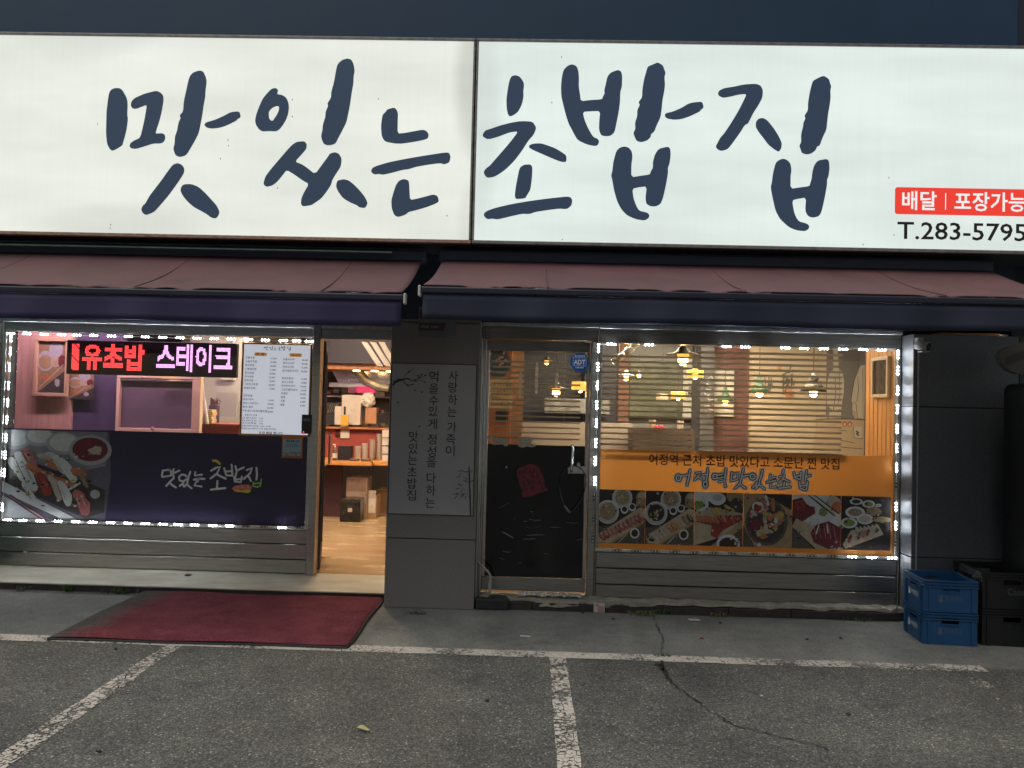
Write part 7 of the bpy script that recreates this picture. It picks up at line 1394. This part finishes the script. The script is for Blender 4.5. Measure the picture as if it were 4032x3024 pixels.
for k, (x, n, lab) in enumerate(((1408, 10, 'cream'), (1432, 12, 'low'), (1458, 15, 'middle'), (1482, 19, 'tall'))):
    p = P(x, 1800, 9.95); t = thing('tub_stack', 'shortest ridged stack of takeout tubs beside the napkin box' if k == 0 else ('low stack of white takeout tubs', 'middle stack of white takeout tubs', 'tall stack of white takeout tubs')[k - 1], 'tubs', (p.x, 9.95 + .06 * k, zt_), 'stacks of takeout tubs')
    me = None
    for q in range(n):
        o = obj('tub', me or lathe(B(), [(.034, 0), (.042, .016), (.045, .017), (.04, .018)], (0, 0, 0), 12), tub, t, loc=(p.x, 9.95 + .06 * k, zt_ + .002 + q * .0175)); me = o.data
for k in range(4): panel('blue_label_box', ('white box with blue label on the ledge by the pillar, lowest of four', 'white box with blue label second from the ledge', 'white box with blue label third from the ledge', 'topmost white box with blue label by the pillar')[k], 'box', 1505, 1535, 1790 - k * 32, 1818 - k * 32, 9.9, mat('box_white', (.55, .5, .44), .5, var=.3, scale=14), .14)
card = mat('cardboard', (.34, .21, .12), .7, var=.12, scale=6); film_m = mat('wrapped_carton', (.32, .23, .17), .3, var=.25, scale=9)
def carton(lab, xa, xb, ya, yb_, Y, m, d_=.35, lbl=None, base=None):
    a, b_ = P(xa, (ya + yb_) / 2, Y), P(xb, (ya + yb_) / 2, Y); z1, z0 = P((xa + xb) / 2, ya, Y).z, (P((xa + xb) / 2, yb_, Y).z if base is None else base)
    t = thing('carton', lab, 'carton', ((a.x + b_.x) / 2, Y, z0), 'cartons on the entrance floor'); obj('box', bbx(a.x, b_.x, Y, Y + d_, z0, z1, .006), m, t)
    if lbl: q0, q1 = P(lbl[0], lbl[1], Y), P(lbl[2], lbl[3], Y); obj('label', bx(q0.x, q1.x, Y - .002, Y - .0005, q1.z, q0.z), mat('carton_label', (.58, .52, .44), .5, var=.15, scale=30), t)
    obj('flap_seam', bx(a.x + .004, b_.x - .004, Y - .0015, Y - .0003, z1 - .03, z1 - .026), mat('carton_seam', (.15, .09, .05), .7), t); return t, z1
carton('black wrapped carton on the entrance floor', 1338, 1418, 1965, 2052, 9.6, mat('black_wrap', (.02, .02, .02), .25, var=.5, scale=12), .25, (1370, 2000, 1386, 2016), .061)
carton('tall wrapped carton behind the black carton', 1362, 1444, 1880, 2030, 9.9, film_m, .3, None, .061)
carton('brown carton with white printed label', 1445, 1482, 1950, 2030, 9.95, card, .3, (1452, 1930, 1478, 2020), .061)
carton('brown carton at the back of the entrance', 1483, 1528, 1925, 2000, 10.4, card, .3, None, .061)
# clutter on the kitchen ledges
rc = random.Random(21); cols = ((.30, .06, .04), (.05, .10, .05), (.5, .45, .36), (.04, .05, .12), (.45, .25, .06), (.12, .07, .04), (.55, .5, .45))
cn = ('dark red', 'dark green', 'cream', 'navy', 'amber', 'brown', 'white')
for k in range(7):
    x = 1268 + k * 38 + rc.uniform(-6, 6); p = P(x, 1680, 10.6); hgt = rc.uniform(.10, .24); r_ = rc.uniform(.025, .045); m_ = mat('ledge_item_%d' % (k % 7), cols[k % 7], .4, var=.2, scale=14)
    t = thing('sauce_bottle', cn[k] + ' sauce bottle at the back of the kitchen ledge', 'bottle', (p.x, 10.62, zl), 'sauce bottles at the back of the kitchen ledge')
    obj('body', lathe(B(), [(r_, 0), (r_, hgt * .62), (r_ * .45, hgt * .8), (r_ * .42, hgt)], (p.x, 10.62, zl + .001), 12), m_, t, True); obj('cap', lathe(B(), [(r_ * .5, hgt + .002), (r_ * .5, hgt + .025)], (p.x, 10.62, zl + .001), 10), mat('bottle_cap', (.5, .08, .05), .4), t)
shz = P(1400, 1560, 11.2).z
sh = thing('wall_shelf', 'steel wall shelf under the range hood', 'shelf', (P(1400, 1560, 11.2).x, 11.3, shz)); obj('board', bx(P(1270, 1560, 11.2).x, P(1560, 1560, 11.2).x, 11.2, 11.55, shz - .02, shz), alu, sh)
for k in range(7):
    x = 1290 + k * 33; p = P(x, 1555, 11.25); w_ = rc.uniform(.05, .09); hgt = rc.uniform(.08, .2); t = thing('kitchen_box', 'small ' + cn[k] + ' box on the steel wall shelf', 'box', (p.x, 11.3, shz), 'boxes on the steel wall shelf'); obj('carton', bbx(p.x - w_, p.x + w_, 11.25, 11.4, shz + .001, shz + hgt, .004), mat('ledge_item_%d' % (k % 7), (0, 0, 0)), t); obj('label', bx(p.x - w_ * .6, p.x + w_ * .6, 11.2475, 11.2495, shz + hgt * .3, shz + hgt * .7), mat('pale_label', (.55, .5, .42), .5, var=.3, scale=40), t)
for k, (x, lab) in enumerate(((1395, 'small tray on the wooden ledge near the soap'), (1440, 'small tray on the wooden ledge before the tubs'))):
    p = P(x, 1818, 9.74); prop(obj('small_tray', bev(bx(p.x - .06, p.x + .06, 9.72, 9.78, zt_ + .001, zt_ + .03), .006), mat('tray_brown', (.14, .08, .05), .4)), lab, 'tray')
# ------------------------------------------------------------------ things outside
# red entrance mat: thick pile, dark rubber edge, grey with dirt at its outer end
def carpet():
    m = bpy.data.materials.new('red_carpet'); m.use_nodes = True; nt = m.node_tree; b = nt.nodes['Principled BSDF']; N = nt.nodes.new; L = nt.links.new
    tc = N('ShaderNodeTexCoord').outputs['Object']; n = N('ShaderNodeTexNoise'); n.inputs['Scale'].default_value = 170; n.inputs['Detail'].default_value = 3; L(tc, n.inputs[0])
    n2 = N('ShaderNodeTexNoise'); n2.inputs['Scale'].default_value = 2.2; n2.inputs['Detail'].default_value = 5; L(tc, n2.inputs[0])
    r = N('ShaderNodeValToRGB'); e = r.color_ramp.elements; e[0].position = .32; e[1].position = .7; e[0].color = (.095, .020, .029, 1); e[1].color = (.26, .072, .088, 1); L(n.outputs[0], r.inputs[0])
    g = N('ShaderNodeValToRGB'); e = g.color_ramp.elements; e[0].position = .3; e[1].position = .7; e[0].color = (.055, .05, .045, 1); e[1].color = (.14, .13, .115, 1); L(n.outputs[0], g.inputs[0])
    s = N('ShaderNodeSeparateXYZ'); L(tc, s.inputs[0]); a = N('ShaderNodeMath'); a.operation = 'MULTIPLY_ADD'; a.inputs[1].default_value = .35; L(n2.outputs[0], a.inputs[0]); L(s.outputs[0], a.inputs[2])
    y_ = N('ShaderNodeMath'); y_.operation = 'MULTIPLY_ADD'; y_.inputs[1].default_value = -.06; L(s.outputs[1], y_.inputs[0]); L(a.outputs[0], y_.inputs[2])
    mr = N('ShaderNodeMapRange'); mr.inputs[1].default_value = -3.12; mr.inputs[2].default_value = -2.92; L(y_.outputs[0], mr.inputs[0])
    mx = N('ShaderNodeMix'); mx.data_type = 'RGBA'; L(mr.outputs[0], mx.inputs[0]); L(g.outputs[0], mx.inputs[6]); L(r.outputs[0], mx.inputs[7]); bl = N('ShaderNodeTexNoise'); bl.inputs['Scale'].default_value = 5; bl.inputs['Detail'].default_value = 7; bl.inputs['Roughness'].default_value = .7; L(tc, bl.inputs[0])
    br = N('ShaderNodeMapRange'); br.inputs[1].default_value = .3; br.inputs[2].default_value = .65; br.inputs[3].default_value = .68; br.inputs[4].default_value = 1.12; L(bl.outputs[0], br.inputs[0])
    mm = N('ShaderNodeMix'); mm.data_type = 'RGBA'; mm.blend_type = 'MULTIPLY'; mm.inputs[0].default_value = 1; L(mx.outputs[2], mm.inputs[6]); L(br.outputs[0], mm.inputs[7]); L(mm.outputs[2], b.inputs['Base Color'])
    b.inputs['Roughness'].default_value = .95; b.inputs['Specular IOR Level'].default_value = .1
    bp = N('ShaderNodeBump'); bp.inputs['Strength'].default_value = .9; bp.inputs['Distance'].default_value = .008; L(n.outputs[0], bp.inputs['Height']); L(bp.outputs[0], b.inputs['Normal']); return m
mt = thing('entrance_mat', 'thick red entrance mat with dark rubber edge and greyed end', 'mat', (-2.1, 5.5, 0))
bm = B(); nx, ny = 60, 34; g = {}; x0, x1, y0, y1 = -3.05, -1.13, 4.925, 6.12
for i in range(nx + 1):
    for j in range(ny + 1):
        u, w = i / nx, j / ny; ed = min(u, 1 - u, w, 1 - w)
        g[i, j] = bm.verts.new((x0 + (x1 - x0) * u + .006 * math.sin(w * 9) + .01 * w * (u - .5), y0 + (y1 - y0) * w + .018 * (u) + .006 * math.sin(u * 11) + (.0 if w < .9 else .012 * math.sin(u * 8)), (.036 if ed > .012 else .022) + .002 * math.sin(u * 13 + w * 5)))
for i in range(nx):
    for j in range(ny): bm.faces.new((g[i, j], g[i+1, j], g[i+1, j+1], g[i, j+1]))
obj('pile', bm, carpet(), mt, True)
bm = B(); rim = [(g_x, g_y) for g_x, g_y in ()]
edge = [(x0 + (x1 - x0) * k / 60 + .0, y0 - .008 + .018 * k / 60 + .006 * math.sin(k / 60 * 11)) for k in range(61)] + [(x1 + .008 + .006 * math.sin(k / 34 * 9), y0 + .018 + (y1 - y0) * k / 34) for k in range(35)]
edge += [(x1 - (x1 - x0) * k / 60, y1 + .006 + .018 * (1 - k / 60)) for k in range(61)] + [(x0 - .008 + .006 * math.sin((1 - k / 34) * 9), y1 - (y1 - y0) * k / 34) for k in range(35)]
tube(bm, [(p[0], p[1], .009) for p in edge] + [(edge[0][0], edge[0][1], .009)], .009, 8); obj('rubber_edge', bm, mat('black_rubber', (.016, .015, .017), .7, var=.2, scale=30), mt, True)
bm = B(); v = [bm.verts.new(q) for q in ((x0, y0, .010), (x1, y0 + .018, .010), (x1, y1, .010), (x0, y1, .010))]; bm.faces.new(v); obj('backing', bm, mat('black_rubber', (0, 0, 0)), mt)

# blue crates
crate_b = mat('blue_crate', (.010, .065, .17), .38, var=.10, scale=7); crate_k = mat('black_crate', (.007, .008, .009), .45, var=.2, scale=7); crate_p = mat('crate_print', (.55, .60, .58), .5, var=.25, scale=60); crate_kp = mat('crate_dull_print', (.05, .05, .05), .6, var=.4, scale=60)
def crate(label, loc, rot, W, D, Hh, m, pm, words, group):
    t = thing('bottle_crate', label, 'crate', loc, group); WP[t.name] = Vector((0, 0, 0)); t.rotation_euler = (0, 0, rot)
    th = .012
    def side(L_, name):     # wall in local xz, facing -y, with handle slot
        bm = B(); hw, hz0, hz1 = .058, Hh * .66, Hh * .84
        box(bm, -L_/2, -hw, 0, th, 0, Hh); box(bm, hw, L_/2, 0, th, 0, Hh); box(bm, -hw, hw, 0, th, 0, hz0); box(bm, -hw, hw, 0, th, hz1, Hh)
        for z in (Hh - .008, Hh - .028, Hh - .048): box(bm, -L_/2 - .004, L_/2 + .004, -.010, -.0005, z, z + .008)
        for x in (-L_/2 + .035, L_/2 - .035): box(bm, x - .006, x + .006, -.008, -.0005, 0.004, Hh - .05)
        box(bm, -hw - .006, hw + .006, -.006, -.0005, hz0 - .008, hz0 - .001)
        return bm
    for k, (ang, L_, off) in enumerate(((0, W, D/2), (math.pi, W, D/2), (math.pi/2, D - 2*th, W/2), (-math.pi/2, D - 2*th, W/2))):
        o = obj('side_wall', side(L_, ''), m, t); o.matrix_local = Matrix.Rotation(ang, 4, 'Z') @ Matrix.Translation((0, -off, 0))
        if words and k in (0, 3):
            bm = B(); text(bm, words, .018, Hh * .36, .036, -.0012, .02, 'c', .115)
            poly(bm, ell(-.068, Hh * .40, .017, .02, 0, 14), -.0012); poly(bm, stroke_loop([(-.073, Hh * .44), (-.078, Hh * .53)], .013), -.0014); poly(bm, stroke_loop([(-.062, Hh * .44), (-.058, Hh * .53)], .013), -.0016)
            l = obj('print', bm, pm if k == 3 else mat('crate_shaded_print', (.06, .10, .16), .6, var=.4, scale=60), o); l.matrix_parent_inverse = Matrix.Identity(4)  # front print is a darker copy, with the shade put into its colour
    o = obj('bottom', bx(-W/2 + th, W/2 - th, -D/2 + th, D/2 - th, 0.003, .012), m, t); bm = B()
    for k in range(1, 5): x = -W/2 + W * k / 5; box(bm, x - .002, x + .002, -D/2 + th + .001, D/2 - th - .001, .013, Hh * .6)
    for k in range(1, 4): y = -D/2 + D * k / 4; box(bm, -W/2 + th + .001, W/2 - th - .001, y - .002, y + .002, .014, Hh * .595)
    obj('divider', bm, m, t)
    for ch in t.children: ch.matrix_parent_inverse = Matrix.Identity(4)
    return t
cw, cdp, chh = .355, .335, .218; cx, cy, cr = 2.958, 5.585, R_(-4.5)
crate('blue plastic bottle crate with white print, lower of two', (cx, cy, .001), cr, cw, cdp, chh, crate_b, crate_p, '하이트진로', 'blue crates stacked by the wall')
crate('blue plastic bottle crate with white print, upper of two', (cx + .002, cy + .002, chh + .006), cr + R_(.6), cw, cdp, chh, crate_b, crate_p, '하이트진로', 'blue crates stacked by the wall')
crate('black bottle crate on the ground beside the blue crates', (3.385, 5.63, .001), R_(-3), .40, .40, .25, crate_k, crate_kp, None, 'black crates by the wall'); bk = crate('black bottle crate with pale lettering on top of another', (3.385, 5.63, .256), R_(-3), .40, .40, .25, crate_k, crate_kp, None, 'black crates by the wall')
bm = B(); text(bm, 'Cass', 0, .10, .055, 0, .02, 'c', .11); o = obj('print', bm, crate_kp, bk); o.matrix_parent_inverse = Matrix.Identity(4); o.location = (.02, -.2025, 0)
# dark cooler at the edge of the picture
t = thing('drinks_cooler', 'tall black drinks cooler with pale rounded topper sign by the right wall', 'cooler', (3.75, 5.6, 0)); bm = B(); rrect(bm, 3.50, 4.25, .01, 1.83, .06, 5.75, .5); obj('cabinet', bm, mat('cooler_black', (.006, .007, .008), .5), t)
bm = B(); a = P(3938, 1400, 5.5); poly(bm, [(lambda p: (p.x, p.z))(P(x, y, 5.5)) for x, y in ((3935,1400),(3945,1380),(3990,1362),(4032,1347),(4090,1340),(4140,1400),(4120,1450),(4040,1471),(4010,1472),(3975,1458),(3945,1430))], 5.56, .06); obj('topper', bm, mat('topper_pale', (.06, .06, .05), .6, var=.2, scale=6), t)
bm = B(); poly(bm, stroke_loop([(lambda p: (p.x, p.z))(P(x, y, 5.49)) for x, y in ((3972, 1420), (4010, 1402), (4060, 1388))], .055), 5.496); obj('topper_band', bm, mat('topper_brown', (.035, .025, .025), .6), t)
obj('topper_stem', bx(3.74, 3.80, 5.51, 5.55, 1.80, 1.95), mat('cooler_black', (0, 0, 0)), t)

# wall camera and conduit on the right wall
p = P(3632, 1345, 5.85); t = thing('security_camera', 'small white security camera under the awning', 'camera', (p.x, 5.9, p.z)); wh = mat('camera_white', (.38, .38, .36), .45)
obj('mount', bbx(p.x - .022, p.x + .022, 5.87, 5.929, p.z - .03, p.z + .035, .004), wh, t); obj('mount_slot', bx(p.x - .008, p.x + .008, 5.867, 5.8695, p.z - .012, p.z + .006), blackp, t)
q = P(3640, 1362, 5.85); obj('body', tube(B(), [(q.x - .035, 5.90, q.z + .012), (q.x + .018, 5.83, q.z - .008)], .036, 18), wh, t, True); obj('lens', tube(B(), [(q.x + .0185, 5.829, q.z - .0082), (q.x + .022, 5.825, q.z - .0095)], .031, 18), mat('lens_black', (.02, .02, .025), .2), t); obj('visor', bbx(q.x - .03, q.x + .03, 5.83, 5.90, q.z - .047, q.z - .040, .002), wh, t)
a, b_ = P(3617, 1380, 5.92), P(3608, 2235, 5.92); prop(obj('conduit', tube(B(), [(a.x, 5.922, a.z), (a.x + .001, 5.922, (a.z + b_.z) / 2), (a.x, 5.922, .05)], .0055, 7), mat('conduit_grey', (.30, .31, .30), .5)), 'thin grey conduit running down the right wall', 'conduit')
# pipe down the door jamb with an offset at the foot
pts = [P(x, y, 6.05) for x, y in ((1896, 1300), (1890, 1700), (1886, 2090))]; 
bm = B(); foot = [P(1450 + x / 2.37, 1750 + y / 2.37, 6.03) for x, y in ((1045, 100), (1032, 800), (1026, 1085), (1040, 1110), (1120, 1190), (1138, 1225), (1140, 1270), (1132, 1385))]
t = thing('cable_pipe', 'cream cable pipe beside the door with a bend at the foot', 'pipe', (foot[-1].x, 6.03, foot[-1].z)); obj('pipe', tube(bm, [(foot[0].x + .004, 6.03, 2.1)] + foot, .0085, 8), mat('cream_pipe', (.36, .34, .29), .5, var=.15, scale=10), t, True)
for k, e_ in ((1, .0), (6, .0)): obj('sleeve', tube(B(), [foot[k], foot[k] + (foot[k+1] - foot[k]).normalized() * .10], .012, 8), mat('cream_pipe', (0, 0, 0)), t)
a, b_ = P(1872, 2330, 6.02), P(2018, 2385, 6.0); prop(obj('rubber_ramp', bev(bx(-.376, b_.x - .03, 5.955, 6.10, .0, .085), .012, 2), mat('ramp_rubber', (.02, .02, .022), .7, var=.4, scale=14, bump=.4, bscale=25)), 'dark rubber block at the foot of the cable pipe', 'block')
# crumpled plastic sheet under the door
a, b_ = P(2040, 2338, 6.1), P(2292, 2348, 6.1); bm = B(); g = {}; rr = random.Random(4)
for i in range(46):
    for j in range(7): g[i, j] = bm.verts.new((a.x + (b_.x - a.x) * i / 45, 6.045 + .012 * j + rr.uniform(-.008, .008), .09 + .016 * math.sin(math.pi * j / 6) + rr.uniform(0, .016)))
for i in range(45):
    for j in range(6): bm.faces.new((g[i, j], g[i+1, j], g[i+1, j+1], g[i, j+1]))
bmesh.ops.recalc_face_normals(bm, faces=bm.faces); prop(obj('plastic_sheet', bm, mat('crumpled_plastic', (.42, .42, .40), .25, var=.5, scale=40)), 'crumpled clear plastic stuffed under the glass door', 'plastic')
# litter
a, b_ = P(2338, 2370, 5.975), P(2380, 2408, 5.975); t = thing('flyer_card', 'small printed flyer card leaning against the kerb', 'flyer', (a.x, 5.97, .005)); obj('card', bx(a.x, b_.x, 5.966, 5.9675, .006, .006 + a.z - b_.z), mat('card_white', (.5, .48, .46), .5), t)
bm = B(); hgt = a.z - b_.z
for k in range(3): rect(bm, a.x + .03, b_.x - .006, .012 + hgt * .22 * k, .012 + hgt * .22 * k + hgt * .13, 5.9655)
text(bm, '대출', a.x + .008, .006 + hgt * .72, hgt * .2, 5.9653, .02); obj('print', bm, mat('card_red', (.4, .08, .06), .5, var=.5, scale=90), t)
def flat(name, lab, cat, px, L_, W_, ang, m, z=.004):
    p = G(*px); bm = box(B(), -L_/2, L_/2, -W_/2, W_/2, 0, .0015); o = prop(obj(name, bm, m, loc=(p.x, p.y, z)), lab, cat); o.rotation_euler = (R_(1), R_(2), R_(ang)); return o
flat('flyer_card', 'small flyer card lying flat on the asphalt', 'flyer', (2733, 2443), .085, .05, 8, mat('card_flat', (.5, .46, .44), .5, var=.3, scale=60), .005)
p = G(2068, 2508); prop(obj('cigarette_butt', tube(B(), [(p.x - .035, p.y, .006), (p.x + .035, p.y - .006, .006)], .0045, 8), mat('paper_white', (.6, .6, .56), .7)), 'white cigarette lying on the asphalt', 'cigarette')
p = G(2762, 2515); prop(obj('red_scrap', bev(bx(p.x - .014, p.x + .014, p.y - .006, p.y + .006, .001, .009), .003), mat('scrap_red', (.25, .02, .02), .5)), 'tiny dark red scrap on the asphalt', 'scrap')
p = G(741, 2268, .063); bm = B(); bmesh.ops.create_icosphere(bm, subdivisions=2, radius=.02, matrix=Matrix.Translation((p.x, p.y, .072)) @ Matrix.Diagonal((1.3, 1, .5, 1)))
for v in bm.verts: v.co += Vector((rnd.uniform(-1, 1), rnd.uniform(-1, 1), 0)) * .007
prop(obj('crumpled_wrapper', bm, mat('wrapper_brown', (.12, .09, .05), .6, var=.6, scale=50)), 'small crumpled wrapper on the entrance step', 'wrapper')
c = G(1430, 2880); bm = B(); g = []     # fallen leaf
for i in range(9):
    u = i / 8; w_ = .018 * math.sin(math.pi * min(1, u * 1.05)) ** .7 + .0015; g.append([bm.verts.new((c.x - .033 + .066 * u, c.y + s_ * w_ + .008 * (.5 - u), .008 + .008 * abs(s_) + .006 * math.sin(u * 5))) for s_ in (-1, 0, 1)])
for i in range(8):
    for k in range(2): bm.faces.new((g[i][k], g[i+1][k], g[i+1][k+1], g[i][k+1]))
bmesh.ops.recalc_face_normals(bm, faces=bm.faces); bmesh.ops.solidify(bm, geom=list(bm.faces), thickness=.0008); lf = reg(prop(obj('fallen_leaf', bm, mat('dry_leaf', (.42, .38, .17), .6, var=.2, scale=60), smooth=True), 'dry yellow leaf lying on the open asphalt', 'leaf')); obj('stalk', tube(B(), [(c.x + .033, c.y - .004, .012), (c.x + .047, c.y - .012, .006)], .0012, 5), mat('leaf_stalk', (.2, .14, .06), .7), lf)
peb = mat('pebble', (.04, .038, .034), .8, var=.5, scale=40); pp = mat('pale_pebble', (.4, .39, .36), .7, var=.3, scale=40)
for k, (x, y, m_, nm) in enumerate(((1916,2762,peb,'on the open asphalt below the pillar'),(3340,2815,peb,'near the end of the crack'),(3000,2745,pp,'right of the crack'),(390,2962,peb,'between the bay line and the picture edge'),(2295,2415,peb,'in front of the flyer card'),(2415,2440,peb,'right of the flyer card'),(3590,2635,peb,'on the worn end of the white line'),(3310,2515,peb,'left of the crates'),(520,2682,pp,'on the bay line by the mat'),(455,2558,peb,'just below the mat edge'),(2835,2455,peb,'right of the flat flyer card'),(3178,2520,peb,'before the steel panels'))):
    p = G(x, y); bm = B(); bmesh.ops.create_icosphere(bm, subdivisions=1, radius=.011, matrix=Matrix.Translation((p.x, p.y, .006)) @ Matrix.Diagonal((1.2, .9, .7, 1)))
    for v in bm.verts: v.co += Vector((rnd.uniform(-1, 1), rnd.uniform(-1, 1), rnd.uniform(-.4, .4))) * .003
    prop(obj('pebble', bm, m_), ('pale' if m_ is pp else 'dark') + ' pebble ' + nm, 'pebble', 'loose pebbles on the asphalt')
leafm = mat('weed_leaf', (.055, .115, .03), .6, var=.5, scale=60); drym = mat('weed_dry', (.14, .15, .06), .7, var=.5, scale=60)
def weed(px, n, h, spread, m, lab, yoff=0):
    p = G(*px); bm = B(); r = random.Random(px[0])
    for k in range(n):
        a = r.uniform(0, 6.28); q = spread * r.random(); bx0, by0 = p.x + q * math.cos(a) * 1.6, min(p.y + yoff + q * math.sin(a) * .35, 6.135 if p.x < -1 else 5.975); hh = h * r.uniform(.4, 1); a2 = r.uniform(0, 6.28); dx, dy = math.cos(a2), math.sin(a2); wd_ = .0035 + .004 * r.random(); px_, py_ = -dy * wd_, dx * wd_
        b0 = Vector((bx0, by0, 0)); b1 = Vector((bx0 + dx * hh * .35, by0 + dy * hh * .25, hh * .75)); b2 = Vector((bx0 + dx * hh * .8, by0 + dy * hh * .4, hh * r.uniform(.6, 1)))
        w1 = Vector((px_, py_, 0)); v = [bm.verts.new(q_) for q_ in (b0 - w1 * .4, b0 + w1 * .4, b1 + w1, b1 - w1, b2)]; bm.faces.new((v[0], v[1], v[2], v[3])); bm.faces.new((v[3], v[2], v[4]))
    prop(obj('weed', bm, m), lab, 'weed', 'weeds along the shop front')
weed((265, 2331), 26, .075, .03, leafm, 'small green weed at the step, left of the larger clump'); weed((470, 2338), 60, .05, .10, leafm, 'low spreading green weed at the step beside the mat'); weed((90, 2328), 14, .05, .04, drym, 'thin dry weed at the step near the picture edge')
weed((2525, 2424), 46, .05, .07, drym, 'dull green weed at the kerb by the crack'); weed((2590, 2418), 40, .055, .06, leafm, 'green weed at the kerb right of the crack'); weed((2830, 2427), 36, .05, .07, drym, 'sparse weed at the kerb below the steel panels'); weed((3370, 2446), 30, .035, .08, leafm, 'low weed at the kerb left of the crates'); weed((1640, 2418), 34, .03, .06, drym, 'dry grass tuft at the foot of the pillar'); weed((2612, 2585), 26, .025, .05, leafm, 'tiny weed in the crack on the white line')
